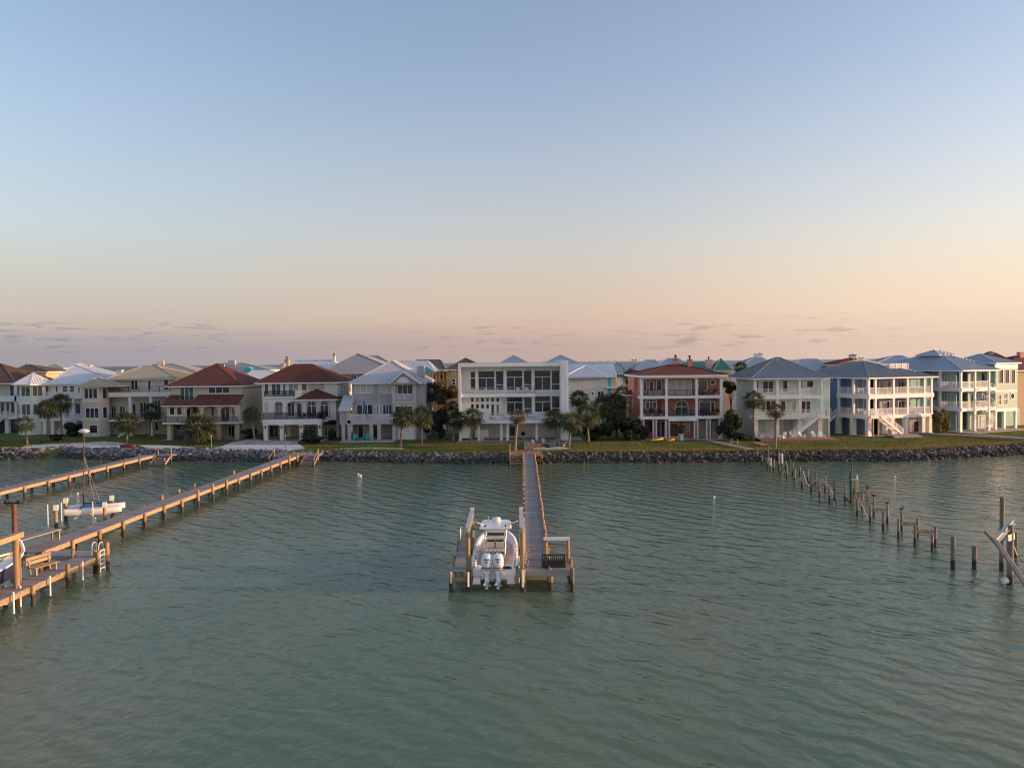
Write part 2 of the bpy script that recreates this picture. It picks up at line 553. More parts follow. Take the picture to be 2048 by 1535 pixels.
def water_mat(name, c1, c2, rough, strength, fine, coord_scale, waves=()):
    m, nt, b = new_mat(name)
    patches = ramp(nt, noise(nt, 0.05, 3, 0.5, coord='World', stretch=(1, 0.5, 1)), 0.48, 0.75)
    col = nmix(nt, patches, c1, c2)
    nt.nodes.remove(b)
    g = nt.nodes.new('ShaderNodeNewGeometry')
    rot = nt.nodes.new('ShaderNodeMapping')
    rot.inputs['Rotation'].default_value = (0, 0, R(40))
    nt.links.new(g.outputs['Position'], rot.inputs[0])
    h = None
    for sc, st, w in coord_scale:
        n = noise(nt, sc, 3, 0.6, vec=rot.outputs[0], stretch=st)
        # sharpened crests
        n = nmath(nt, 'SUBTRACT', 1.0, nmath(nt, 'ABSOLUTE', nmath(nt, 'SUBTRACT', nmath(nt, 'MULTIPLY', n, 2.0), 1.0))) if w[1] else n
        n = nmath(nt, 'MULTIPLY', n, w[0])
        h = n if h is None else nmath(nt, 'ADD', h, n)
    for lam, ang, amp in waves:
        mpw = nt.nodes.new('ShaderNodeMapping')
        mpw.inputs['Rotation'].default_value = (0, 0, R(-ang))
        nt.links.new(g.outputs['Position'], mpw.inputs[0])
        wv = nt.nodes.new('ShaderNodeTexWave')
        wv.wave_type = 'BANDS'; wv.bands_direction = 'X'; wv.wave_profile = 'SIN'
        wv.inputs['Scale'].default_value = 0.31416 / lam
        wv.inputs['Distortion'].default_value = 7.0
        wv.inputs['Detail'].default_value = 3.0
        wv.inputs['Detail Scale'].default_value = 1.6
        wv.inputs['Detail Roughness'].default_value = 0.55
        nt.links.new(mpw.outputs[0], wv.inputs[0])
        h = nmath(nt, 'ADD', h, nmath(nt, 'MULTIPLY', wv.outputs['Fac'], 2 * amp))
    gust = ramp(nt, noise(nt, 0.055, 4, 0.6, vec=rot.outputs[0], stretch=(1.0, 0.35, 1)), 0.34, 0.66, 0.7, 1.15)
    h = nmath(nt, 'MULTIPLY', h, gust)
    bn = nt.nodes.new('ShaderNodeBump')
    bn.inputs['Strength'].default_value = strength
    bn.inputs['Distance'].default_value = fine
    nt.links.new(h, bn.inputs['Height'])
    # light scattered back from inside the water does not follow the ripples; only the mirror-like surface does
    body = nt.nodes.new('ShaderNodeBsdfDiffuse')
    nt.links.new(col, body.inputs[0])
    up = nt.nodes.new('ShaderNodeCombineXYZ'); up.inputs[2].default_value = 1.0
    nt.links.new(up.outputs[0], body.inputs['Normal'])
    gl = nt.nodes.new('ShaderNodeBsdfGlossy'); gl.inputs['Roughness'].default_value = rough
    nt.links.new(bn.outputs[0], gl.inputs['Normal'])
    fr = nt.nodes.new('ShaderNodeFresnel'); fr.inputs['IOR'].default_value = 1.333
    nt.links.new(bn.outputs[0], fr.inputs['Normal'])
    mx = nt.nodes.new('ShaderNodeMixShader')
    nt.links.new(fr.outputs[0], mx.inputs[0]); nt.links.new(body.outputs[0], mx.inputs[1]); nt.links.new(gl.outputs[0], mx.inputs[2])
    nt.links.new(mx.outputs[0], nt.nodes['Material Output'].inputs[0])
    M[name] = m


water_mat('bay_water', (0.108, 0.168, 0.108), (0.200, 0.190, 0.105), 0.03, 1.0, 1.0,
          [(1.0, (1.0, 0.5, 1), (0.028, True)), (3.0, (0.9, 0.7, 1), (0.019, True)), (7.5, (0.8, 1.0, 1), (0.0085, True))],
          [(2.0, 41, 0.025), (1.2, 57, 0.012), (0.8, 25, 0.006)])
water_mat('gulf_water', (0.010, 0.028, 0.055), (0.014, 0.034, 0.06), 0.35, 1.0, 6.0, [(0.12, (1, 0.4, 1), (1.0, False)), (0.5, (1, 0.5, 1), (0.3, False))])

m, nt, b = new_mat('lawn')
f1 = ramp(nt, noise(nt, 0.22, 6, 0.6, coord='World'), 0.35, 0.65)
f2 = ramp(nt, noise(nt, 1.6, 6, 0.7, coord='World'), 0.3, 0.75)
c = nmix(nt, f1, (0.11, 0.16, 0.042), (0.19, 0.17, 0.06))
c = nmix(nt, nmath(nt, 'MULTIPLY', f2, 0.55), c, (0.055, 0.07, 0.022))
g = nt.nodes.new('ShaderNodeNewGeometry'); sp = nt.nodes.new('ShaderNodeSeparateXYZ'); nt.links.new(g.outputs['Position'], sp.inputs[0])
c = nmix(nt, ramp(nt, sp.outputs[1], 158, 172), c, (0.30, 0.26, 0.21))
nt.links.new(c, b.inputs['Base Color'])
b.inputs['Roughness'].default_value = 0.95
b.inputs['Specular IOR Level'].default_value = 0.15
bn = nt.nodes.new('ShaderNodeBump'); bn.inputs['Strength'].default_value = 0.8; bn.inputs['Distance'].default_value = 0.06
nt.links.new(noise(nt, 9, 6, 0.75, coord='World'), bn.inputs['Height']); nt.links.new(bn.outputs[0], b.inputs['Normal'])
M['lawn'] = m


def leaf_mat(name, a, bcol, trans=0.25):
    m, nt, b = new_mat(name)
    oi = nt.nodes.new('ShaderNodeObjectInfo')
    f = ramp(nt, noise(nt, 2.2, 4, 0.6, coord='World'), 0.3, 0.7)
    c = nmix(nt, f, a, bcol)
    hsv = nt.nodes.new('ShaderNodeHueSaturation')
    nt.links.new(ramp(nt, oi.outputs['Random'], 0, 1, 0.75, 1.25), hsv.inputs['Value']); nt.links.new(c, hsv.inputs['Color'])
    nt.links.new(hsv.outputs[0], b.inputs['Base Color'])
    b.inputs['Roughness'].default_value = 0.6
    tr = nt.nodes.new('ShaderNodeBsdfTranslucent'); nt.links.new(hsv.outputs[0], tr.inputs[0])
    mx = nt.nodes.new('ShaderNodeMixShader'); mx.inputs[0].default_value = trans
    nt.links.new(b.outputs[0], mx.inputs[1]); nt.links.new(tr.outputs[0], mx.inputs[2])
    nt.links.new(mx.outputs[0], nt.nodes['Material Output'].inputs[0])
    M[name] = m


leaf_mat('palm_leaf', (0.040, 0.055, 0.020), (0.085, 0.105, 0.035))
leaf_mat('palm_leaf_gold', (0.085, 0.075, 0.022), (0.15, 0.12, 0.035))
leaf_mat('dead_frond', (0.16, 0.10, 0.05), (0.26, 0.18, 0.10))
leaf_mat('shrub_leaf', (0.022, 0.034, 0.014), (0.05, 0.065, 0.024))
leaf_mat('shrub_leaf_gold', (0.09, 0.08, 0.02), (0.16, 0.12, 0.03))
mat('palm_trunk', (0.26, 0.20, 0.15), 0.95, 0.3, 4, 0.3, bump=0.5, bscale=12)
mat('bark', (0.12, 0.09, 0.07), 0.95, 0.3, 4, 0.3)

# ---------------------------------------------------------------- water
SHORE_PX = [(-900, 913), (-300, 917), (0, 919), (60, 919), (100, 914), (165, 919), (300, 921), (450, 923), (560, 925), (640, 922), (760, 925), (850, 927), (960, 927.5), (1024, 928), (1120, 926), (1300, 925.5), (1430, 924.5), (1600, 923), (1700, 922), (1780, 923), (1850, 921), (1950, 915), (2048, 909), (2300, 903), (2900, 897)]
SHORE = [at_z(x, y, 0.0) for x, y in SHORE_PX]
SX = np.array([p.x for p in SHORE]); SY = np.array([p.y for p in SHORE])


def shore_y(x): return float(np.interp(x, SX, SY))


def water_mesh():
    xs = [-40000, -8000, -2000, -600, -200] + list(range(-140, 141, 10)) + [200, 600, 2000, 8000, 40000]
    ys = [-4000, -800, -200, -50] + list(range(0, 141, 10))
    mb = MB()
    n = len(ys)
    mb.add([(x, y, 0.0) for x in xs for y in ys], [(i * n + j, (i + 1) * n + j, (i + 1) * n + j + 1, i * n + j + 1) for i in range(len(xs) - 1) for j in range(n - 1)], True)
    return mb.mesh('bay_water', 'bay_water')


tag(link('bay_water', water_mesh()), 'rippled green bay water in front of the piers', 'water', kind='structure')
mb = MB(); mb.add([(-150000, 139, -0.3), (150000, 139, -0.3), (150000, 150000, -0.3), (-150000, 150000, -0.3)], [(0, 1, 2, 3)])
tag(mb.build('gulf_water', 'gulf_water'), 'dark blue gulf water on the horizon', 'water', kind='structure')

# ---------------------------------------------------------------- island ground: shore edge, lawn and the land behind
BASE = 1.35


def ground_z(x, y):
    d = y - shore_y(x)
    if d < 3.4: return -0.4 + 1.55 * d / 3.4
    if d < 14: return 1.15 + (BASE - 1.15) * (d - 3.4) / 10.6
    return BASE


def ground_mesh():
    xs = [-700, -400, -250, -180] + list(np.arange(-140, 141, 2.0)) + [180, 250, 400, 700]
    ds = [0, 3.4, 6, 9, 12, 14.5, 20, 30, 50, 120, 210, 330]
    vs, fs = [], []
    for x in xs:
        sy = shore_y(x)
        for d in ds:
            z = ground_z(x, sy + d)
            if d == 330: z = -1.0
            vs.append((x, sy + d if d < 300 else 445, z))
    n = len(ds)
    for i in range(len(xs) - 1):
        for j in range(n - 1):
            fs.append((i * n + j, (i + 1) * n + j, (i + 1) * n + j + 1, i * n + j + 1))
    mb = MB(); mb.add(vs, fs, True)
    return mb


tag(ground_mesh().build('ground', 'lawn'), 'grassy island ground under the houses', 'ground', kind='structure')

# ---------------------------------------------------------------- house building kit
def poly_ribs(mb, poly, sp, w, h):
    P = [Vector(p) for p in poly]
    A, B = P[0], P[1]
    t = (B - A).normalized()
    n = t.cross(P[2] - A).normalized()
    if n.z < 0: n = -n
    s = n.cross(t)
    if s.z < 0: s = -s
    Q = [((p - A).dot(t), (p - A).dot(s)) for p in P]
    L = (B - A).length
    k = sp * 0.5
    while k < L:
        top = 0
        for i in range(1, len(Q)):
            a, b = Q[i], Q[(i + 1) % len(Q)]
            if (a[0] - k) * (b[0] - k) <= 0 and abs(a[0] - b[0]) > 1e-6:
                top = max(top, a[1] + (b[1] - a[1]) * (k - a[0]) / (b[0] - a[0]))
        if top > 0.25:
            a3 = A + t * k + n * (h * 0.4)
            mb.bar(a3, a3 + s * top, w, h, up=n)
        k += sp


def hip_faces(u0, u1, v0, v1, z0, ra, rb, zr):
    A, B, Cc, D = (u0, v0, z0), (u1, v0, z0), (u1, v1, z0), (u0, v1, z0)
    a, b = (ra[0], ra[1], zr), (rb[0], rb[1], zr)
    if ra == rb:
        return [[A, B, a], [B, Cc, a], [Cc, D, a], [D, A, a]]
    if abs(rb[0] - ra[0]) >= abs(rb[1] - ra[1]):
        return [[A, B, b, a], [B, Cc, b], [Cc, D, a, b], [D, A, a]]
    return [[A, B, a], [B, Cc, b, a], [Cc, D, b], [D, A, a, b]]


WRND = random.Random(77)


class House:
    def __init__(s, name, label, px, D, rot=0.0, base=BASE, cat='house', group=None):
        s.r = R(rot); s.px = px; s.base = base
        x = at_y(px, 800, D).x
        s.P = Vector((x, D, base))
        s.cu = Vector((math.cos(s.r), math.sin(s.r), 0)); s.cv = Vector((-math.sin(s.r), math.cos(s.r), 0))
        s.root = empty(name, s.P, s.r, label, cat, group)

    def hit(s, px, py, v=0.0):
        d = ray(px, py)
        t = (s.P + s.cv * v - CAM_P).dot(s.cv) / d.dot(s.cv)
        return CAM_P + d * t

    def U(s, px, v=0.0, py=800): return (s.hit(px, py, v) - s.P).dot(s.cu)

    def Z(s, py, v=0.0, px=None): return s.hit(s.px if px is None else px, py, v).z - s.base

    def w(s, u, v, z=0.0): return s.P + s.cu * u + s.cv * v + Vector((0, 0, z))

    def box(s, name, m, u0, u1, v0, v1, z0, z1, parent=None):
        return MB().box(u0, u1, v0, v1, z0, z1).build(name, m, parent or s.root)

    def pbox(s, name, m, px0, px1, py0, py1, v0, v1, parent=None):
        """box whose front face (plane v0) spans the given outline"""
        return s.box(name, m, s.U(px0, v0, (py0 + py1) / 2), s.U(px1, v0, (py0 + py1) / 2), v0, v1, s.Z(py1, v0, (px0 + px1) / 2), s.Z(py0, v0, (px0 + px1) / 2), parent)

    # ---- walls and openings
    def wall(s, u0, u1, z0, z1, v, m, holes=(), th=0.25, name='wall'):
        us = sorted({u0, u1, *[min(max(h[i], u0), u1) for h in holes for i in (0, 1)]})
        zs = sorted({z0, z1, *[min(max(h[i], z0), z1) for h in holes for i in (2, 3)]})
        mb = MB()
        for i in range(len(us) - 1):
            j = 0
            while j < len(zs) - 1:
                def inside(jj):
                    cu, cz = (us[i] + us[i + 1]) / 2, (zs[jj] + zs[jj + 1]) / 2
                    return any(h[0] < cu < h[1] and h[2] < cz < h[3] for h in holes)
                if inside(j): j += 1; continue
                k = j
                while k + 1 < len(zs) - 1 and not inside(k + 1): k += 1
                mb.box(us[i], us[i + 1], v, v + th, zs[j], zs[k + 1])
                j = k + 1
        return mb.build(name, m, s.root)

    def win(s, u0, u1, z0, z1, v, nx=1, nz=1, glass='glass_dark', frame='white_paint', fw=0.09, rz=0.0, u=None, name='window', zs=None):
        """glazed opening facing -v (rz=0); rz=90 faces +u with u0/u1 read as v at plane u"""
        w, h = u1 - u0, z1 - z0
        if glass == 'glass_dark': glass = WRND.choice(('glass_dark', 'glass_dark', 'glass_blue', 'glass_teal', 'glass_dark', 'glass_curtained' if w < 1.3 else 'glass_dark'))
        mb = MB()
        mb.box(0, fw, -0.04, 0.13, 0, h); mb.box(w - fw, w, -0.04, 0.13, 0, h)
        mb.box(fw, w - fw, -0.04, 0.13, 0, fw); mb.box(fw, w - fw, -0.04, 0.13, h - fw, h)
        xs = [fw + (w - 2 * fw) * i / nx for i in range(nx + 1)]
        zz = [fw + (h - 2 * fw) * i / nz for i in range(nz + 1)] if not zs else [fw] + [fw + (h - 2 * fw) * q for q in zs] + [h - fw]
        b = min(0.05, fw * 0.6)
        for x in xs[1:-1]: mb.box(x - b, x + b, -0.02, 0.12, fw, h - fw)
        for z in zz[1:-1]:
            for i in range(nx): mb.box(xs[i] + (b if i else 0), xs[i + 1] - (b if i < nx - 1 else 0), -0.015, 0.115, z - b * 0.8, z + b * 0.8)
        loc = (u0, v, z0) if rz == 0 else ((u, u0, z0) if rz > 0 else (u, u1, z0))
        o = mb.build(name, frame, s.root, loc, R(rz))
        for i in range(nx):
            for j in range(len(zz) - 1):
                MB().box(xs[i], xs[i + 1], 0.06, 0.075, zz[j], zz[j + 1]).build('pane', glass, o)
        return o

    def facade(s, v, m, px0, px1, py0, py1, wins=(), th=0.25, name='wall', frame='white_paint', z0=None, z1=None):
        pm = (px0 + px1) / 2
        u0, u1 = s.U(px0, v), s.U(px1, v)
        z0 = s.Z(py1, v, pm) if z0 is None else z0
        z1 = s.Z(py0, v, pm) if z1 is None else z1
        holes = []
        for q in wins:
            a, b, c, d = q[:4]
            cx = (a + b) / 2
            h = [s.U(a, v), s.U(b, v), max(s.Z(d, v, cx), z0), min(s.Z(c, v, cx), z1)]
            holes.append(h)
            kw = dict(frame=frame)
            if len(q) > 4: kw['nx'] = q[4]
            if len(q) > 5: kw['nz'] = q[5]
            if len(q) > 6: kw['glass'] = q[6]
            if len(q) > 7: kw['frame'] = q[7]
            if len(q) > 8: kw['name'] = q[8]
            s.win(*h, v, **kw)
        return s.wall(u0, u1, z0, z1, v, m, holes, th, name)

    def body(s, u0, u1, v0, v1, z0, z1, m, th=0.25):
        """side and back walls behind a facade"""
        s.box('side_wall', m, u0, u0 + th, v0, v1 - th, z0, z1)
        s.box('side_wall', m, u1 - th, u1, v0, v1 - th, z0, z1)
        s.box('back_wall', m, u0, u1, v1 - th, v1, z0, z1)

    def arcade(s, px0, px1, py0, py1, v, arches, m, th=0.35, rise=0.45, name='arcade_wall'):
        pm = (px0 + px1) / 2
        u0, u1, z0, z1 = s.U(px0, v), s.U(px1, v), s.Z(py1, v, pm), s.Z(py0, v, pm)
        mb = MB()
        cur = u0
        for a, b, ytop in arches:
            ua, ub, zt = s.U(a, v), s.U(b, v), s.Z(ytop, v, (a + b) / 2)
            mb.box(cur, ua, v, v + th, z0, z1)
            r = min((ub - ua) / 2, (zt - z0)) * (rise / 0.5)
            n = 9
            pts = []
            for k in range(n + 1):
                t = math.pi * k / n
                pts.append(((ua + ub) / 2 - (ub - ua) / 2 * math.cos(t), zt - r + r * math.sin(t)))
            for k in range(n):
                p, q = pts[k], pts[k + 1]
                mb.prism([p, q, (q[0], z1), (p[0], z1)], 'y', v, v + th)
            cur = ub
        mb.box(cur, u1, v, v + th, z0, z1)
        return mb.build(name, m, s.root)

    def archwin(s, px0, px1, py0, py1, v, glass='glass_dark', frame='white_paint', surround=None, nx=2, name='arched_window', flat=0.0):
        cx = (px0 + px1) / 2
        u0, u1, z0, z1 = s.U(px0, v), s.U(px1, v), s.Z(py1, v, cx), s.Z(py0, v, cx)

        def outline(g):
            r = (u1 - u0) / 2 + g
            k = 1.0 - flat
            c = (u0 + u1) / 2
            zs_ = z1 + g - r * k
            n = 10
            return [(c - r, z0 - g * 0.4), (c + r, z0 - g * 0.4)] + [(c + r * math.cos(math.pi * i / n), zs_ + r * k * math.sin(math.pi * i / n)) for i in range(n + 1)]
        if surround:
            MB().prism(outline(0.24), 'y', v - 0.10, v - 0.002).build('window_surround', surround, s.root)
        o = MB().prism(outline(0.10), 'y', v - 0.14, v - 0.006).build(name, frame, s.root)
        MB().prism(outline(0.0), 'y', v - 0.16, v - 0.12).build('pane', glass, o)
        mb = MB()
        for i in range(1, nx):
            x = u0 + (u1 - u0) * i / nx
            mb.box(x - 0.035, x + 0.035, v - 0.185, v - 0.165, z0, z1 - 0.02 - 0.3 * flat)
        zz = z1 - (u1 - u0) / 2 * (1 - flat)
        mb.box(u0, u1, v - 0.188, v - 0.167, zz - 0.04, zz + 0.04)
        mb.build('glazing_bar', frame, o)
        return o

    def roundwin(s, px, py, rpx, v, frame='white_paint', glass='glass_dark'):
        c = s.U(px, v), s.Z(py, v, px)
        r = abs(s.U(px + rpx, v) - c[0])
        def circ(k): return [(c[0] + r * k * math.cos(2 * math.pi * i / 16), c[1] + r * k * math.sin(2 * math.pi * i / 16)) for i in range(16)]
        o = MB().prism(circ(1), 'y', v - 0.08, v - 0.004).build('round_window', frame, s.root)
        MB().prism(circ(0.72), 'y', v - 0.1, v - 0.06).build('pane', glass, o)

    # ---- porches
    def col(s, px, v, py0, py1, w=0.4, m='white_paint', name='column', z0=None, z1=None, cap=True):
        u = s.U(px, v)
        z0 = s.Z(py1, v, px) if z0 is None else z0
        z1 = s.Z(py0, v, px) if z1 is None else z1
        return s.ucol(u, v, z0, z1, w, m, name, cap)

    def ucol(s, u, v, z0, z1, w=0.4, m='white_paint', name='column', cap=True):
        mb = MB().box(u - w / 2, u + w / 2, v, v + w, z0, z1)
        if cap and z1 - z0 > 1:
            e = w * 0.14
            mb.box(u - w / 2 - e, u + w / 2 + e, v - e, v + w + e, z0 + 0.002, z0 + 0.14)
            mb.box(u - w / 2 - e, u + w / 2 + e, v - e, v + w + e, z1 - 0.14, z1 - 0.002)
        return mb.build(name, m, s.root)

    def rail(s, pts, z, h=1.0, m='white_paint', sp=0.15, b=0.035, post=2.0, pw=0.09, style='bal', name='railing', top=0.09):
        mb = MB()
        for (a, c) in zip(pts[:-1], pts[1:]):
            za = a[2] if len(a) > 2 else z
            zc = c[2] if len(c) > 2 else z
            A, B = Vector((a[0], a[1], za)), Vector((c[0], c[1], zc))
            L = (B - A).length
            up = Vector((0, 0, 1))
            n = max(1, round(L / post))
            for i in range(n + 1):
                p = A.lerp(B, i / n)
                mb.bar(p, p + up * h, pw, pw)
            mb.bar(A + up * h, B + up * h, top, 0.06)
            if style == 'bal':
                mb.bar(A + up * 0.1, B + up * 0.1, 0.05, 0.05)
                k = int(L / sp)
                for i in range(1, k):
                    p = A.lerp(B, i / k)
                    mb.bar(p + up * 0.12, p + up * (h - 0.03), b, b)
            else:
                for q in (0.2, 0.4, 0.6, 0.8):
                    mb.bar(A + up * h * q, B + up * h * q, 0.022, 0.022)
        return mb.build(name, m, s.root)

    def stairs(s, top, bot, width, n, tread='white_paint', side='white_paint', railm='white_paint', rails=True, name='staircase'):
        """top and bottom are (u, v, z) on the centre line"""
        T, Bo = Vector(top), Vector(bot)
        run = Vector((Bo.x - T.x, Bo.y - T.y, 0))
        d = run.normalized()
        wv = Vector((-d.y, d.x, 0)) * (width / 2)
        mb = MB()
        for sg in (-1, 1):
            mb.bar(T + wv * sg - Vector((0, 0, .12)), Bo + wv * sg - Vector((0, 0, .12)) + d * .1, 0.06, 0.30)
        o = mb.build(name, side, s.root)
        for i in range(n):
            p = T.lerp(Bo, (i + 0.5) / n)
            MB().bar(p - wv * 0.97, p + wv * 0.97, run.length / n * 0.92, 0.05).build('tread', tread, o)
        if rails:
            for sg in (-1, 1):
                a, b = T + wv * sg, Bo + wv * sg
                s.rail([tuple(a), tuple(b)], 0, 0.95, railm, 0.18, name='stair_railing')
        return o

    # ---- roofs
    def hip(s, u0, u1, v0, v1, z0, zr, ra, rb, m, fascia='white_paint', seam=None, ft=0.22, caps=True, name='roof', inset=0.04):
        faces = hip_faces(u0, u1, v0, v1, z0, ra, rb, zr)
        mb = MB()
        for f in faces: mb.add(f, [tuple(range(len(f)))])
        mb.add([(u0, v0, z0), (u1, v0, z0), (u1, v1, z0), (u0, v1, z0)], [(3, 2, 1, 0)])
        o = mb.build(name, m, s.root)
        f = MB().box(u0 + inset, u1 - inset, v0 + inset, v1 - inset, z0 - ft, z0 - 0.003).build('fascia', fascia, s.root)
        sb = MB()
        if seam:
            for q in (faces[0], faces[1], faces[3]): poly_ribs(sb, q, *seam)
        if caps:
            cw = 0.22
            A, B = Vector(faces[0][0]), Vector(faces[0][1])
            a3, b3 = Vector((*ra, zr)), Vector((*rb, zr))
            upz = Vector((0, 0, 0.03))
            ends = [(A, a3), (B, faces[1][-1] if ra != rb else a3), (Vector(faces[1][1]), b3), (Vector(faces[3][0]), faces[3][2] if ra != rb else a3)]
            if ra != rb:
                along_u = abs(rb[0] - ra[0]) >= abs(rb[1] - ra[1])
                if along_u: ends = [(A, a3), (B, b3), (Vector(faces[1][1]), b3), (Vector(faces[3][0]), a3)]
                else: ends = [(A, a3), (B, a3), (Vector(faces[1][1]), b3), (Vector(faces[3][0]), b3)]
                ends.append((a3, b3))
            for p, q in ends: sb.bar(Vector(p) + upz, Vector(q) + upz, cw, 0.07)
        if sb.v: sb.build('roof_seams', m, o)
        if name == 'roof' and (u1 - u0) > 7:
            for _ in range(WRND.choice((1, 2, 3))):
                f = WRND.random()
                p = Vector((*ra, 0)).lerp(Vector((*rb, 0)), f) + Vector((WRND.uniform(-.12, .12) * (u1 - u0), WRND.uniform(-.10, .06) * (v1 - v0), 0))
                vz = zr - .3 - WRND.uniform(.2, .6)
                q = WRND.random()
                if q < .6: MB().tube([(p.x, p.y, vz - .6), (p.x, p.y, vz + .55)], .07, 8).build('vent_pipe', 'galvanised', s.root)
                else: MB().lathe((p.x, p.y, vz - .4), [(.16, 0), (.16, .6), (.3, .66), (.3, .76), (.1, .9)], 10).build('roof_vent', 'galvanised', s.root)
        return o

    def gable(s, u0, u1, v0, v1, z0, zr, m, wallm=None, seam=None, th=0.18, uc=None, fascia='white_paint', name='gable_roof'):
        """ridge along v, gable end facing front"""
        uc = (u0 + u1) / 2 if uc is None else uc
        mb = MB()
        mb.prism([(u0, z0), (uc, zr), (u1, z0), (u1, z0 - th), (uc, zr - th), (u0, z0 - th)], 'y', v0, v1)
        o = mb.build(name, m, s.root)
        MB().prism([(u0 - .02, z0 - .02), (uc, zr + .02), (u1 + .02, z0 - .02), (u1 + .02, z0 - th - .05), (uc, zr - th - .05), (u0 - .02, z0 - th - .05)], 'y', v0 - 0.06, v0 - 0.003).build('barge_board', fascia, s.root)
        if wallm:
            MB().prism([(u0 + .2, z0 - th), (uc, zr - th - .02), (u1 - .2, z0 - th)], 'y', v0 + 0.3, v0 + 0.5).build('gable_wall', wallm, s.root)
        if seam:
            sb = MB()
            poly_ribs(sb, [(u0, v1, z0), (u0, v0, z0), (uc, v0, zr), (uc, v1, zr)], *seam)
            poly_ribs(sb, [(u1, v0, z0), (u1, v1, z0), (uc, v1, zr), (uc, v0, zr)], *seam)
            sb.build('roof_seams', m, o)
        return o

    def chimney(s, px0, px1, py0, py1, v, m, depth=1.0, capm=None, pot=False):
        u0, u1 = s.U(px0, v), s.U(px1, v)
        z0, z1 = s.Z(py1, v, px0), s.Z(py0, v, px0)
        o = s.box('chimney', m, u0, u1, v, v + depth, z0, z1)
        MB().box(u0 - .08, u1 + .08, v - .08, v + depth + .08, z1, z1 + 0.12).build('chimney_cap', capm or m, o)
        if pot:
            c = ((u0 + u1) / 2, v + depth / 2, z1 + 0.12)
            MB().lathe(c, [(0.16, 0), (0.16, 0.45), (0.3, 0.5), (0.3, 0.58), (0.12, 0.72)], 10).build('chimney_pot', 'rusty_steel', o)
        return o


SEAM = (0.46, 0.045, 0.06)
TILE = (0.32, 0.17, 0.09)

# ================================================================ front row of houses, left to right
# ---- brown-roofed house cut by the left edge
h = House('brown_roof_house', 'cream house with dark brown hip roof cut off by the left edge', 10, 156)
z_e = h.Z(765, 0, 30)
ul, ur = h.U(-95), h.U(36)
h.hip(ul, ur, -0.6, 15, z_e, h.Z(727, 6.5, 8), (h.U(-30, 6.5), 6.0), (h.U(8, 6.5), 6.0), 'roof_brown', seam=(0.5, 0.1, 0.06))
u1 = h.U(33)
h.facade(2.0, 'pale_cream', -90, 33, 768, 800, [(20, 29, 768, 792, 1, 1), (-30, 2, 770, 792, 2, 1)], z1=z_e - .22)
h.body(h.U(-90, 2.0), u1, 2.25, 14.5, h.Z(867), z_e - .22, 'pale_cream')
h.pbox('balcony_band', 'white_paint', -90, 33, 792, 803, -0.1, 2.0)
h.facade(2.0, 'pale_cream', -90, 33, 803, 834, [(0, 9, 804, 832, 1, 1), (12, 19, 804, 832), (21, 30, 804, 828, 1, 1)])
h.pbox('deck_slab', 'white_paint', -90, 34, 834, 838, -0.2, 2.0)
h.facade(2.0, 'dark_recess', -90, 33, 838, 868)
h.rail([(h.U(12), -0.1), (u1, -0.1)], h.Z(834), 0.95)
for px in (30.5, -50): h.col(px, -0.1, 770, 834, 0.35)
h.col(12, -0.1, 838, 866, 0.75, 'white_stucco'); h.col(9, -0.3, 822, 836, 0.7, 'white_stucco', 'newel_post')
h.stairs((h.U(9), -1.0, h.Z(834)), (h.U(-22), -1.0, 0), 1.1, 12)

# ---- white metal roof, octagonal turret
h = House('white_roof_house', 'white house with white metal roof and octagonal corner turret', 100, 151)
zt = h.Z(768, 0, 70)
cx, cv_, rr = h.U(68, 2.9), 2.9, 2.75
def ngon_tower(h, cx, cv_, rr, z0, z1, m, n=8, name='turret_wall', ph=math.pi / 8):
    pts = [(cx + rr * math.cos(ph + 2 * math.pi * i / n), cv_ + rr * math.sin(ph + 2 * math.pi * i / n)) for i in range(n)]
    return MB().prism(pts, 'z', z0, z1).build(name, m, h.root, fix=True), pts
def ngon_roof(h, cx, cv_, rr, z0, z1, m, n=8, ph=math.pi / 8, seam=None):
    pts = [Vector((cx + rr * math.cos(ph + 2 * math.pi * i / n), cv_ + rr * math.sin(ph + 2 * math.pi * i / n), z0)) for i in range(n)]
    ap = Vector((cx, cv_, z1))
    mb = MB(); mb.add(pts + [ap], [(i, (i + 1) % n, n) for i in range(n)] + [tuple(reversed(range(n)))])
    o = mb.build('turret_roof', m, h.root)
    sb = MB()
    for i in range(n):
        if seam: poly_ribs(sb, [pts[i], pts[(i + 1) % n], ap], *seam)
        sb.bar(pts[i] + Vector((0, 0, .03)), ap, 0.14, 0.06)
    sb.build('roof_seams', m, o)
    MB().prism([(cx + (p.x - cx) * .97, cv_ + (p.y - cv_) * .97) for p in pts], 'z', z0 - 0.22, z0 - 0.003).build('turret_fascia', 'white_paint', h.root, fix=True)
def turret_win(h, cx, cv_, rr, ang, w, z0, z1, nx=2, glass='glass_teal'):
    ap = rr * math.cos(math.pi / 8)
    d = Vector((math.cos(ang), math.sin(ang)))
    t = Vector((-d.y, d.x))
    loc = Vector((cx, cv_)) + d * (ap + 0.03) - t * (w / 2)
    mb = MB(); fw = 0.09; hh = z1 - z0
    mb.box(0, fw, -0.03, 0.02, 0, hh); mb.box(w - fw, w, -0.03, 0.02, 0, hh); mb.box(fw, w - fw, -0.03, 0.02, 0, fw); mb.box(fw, w - fw, -0.03, 0.02, hh - fw, hh)
    for i in range(1, nx): mb.box(w * i / nx - .05, w * i / nx + .05, -0.03, 0.018, fw, hh - fw)
    o = mb.build('window', 'white_paint', h.root, (loc.x, loc.y, z0), ang + math.pi / 2)
    for i in range(nx): MB().box(fw if i == 0 else w * i / nx, w - fw if i == nx - 1 else w * (i + 1) / nx, -0.014, -0.004, fw, hh - fw).build('pane', glass, o)
ngon_tower(h, cx, cv_, rr, 0, zt - .22, 'white_stucco')
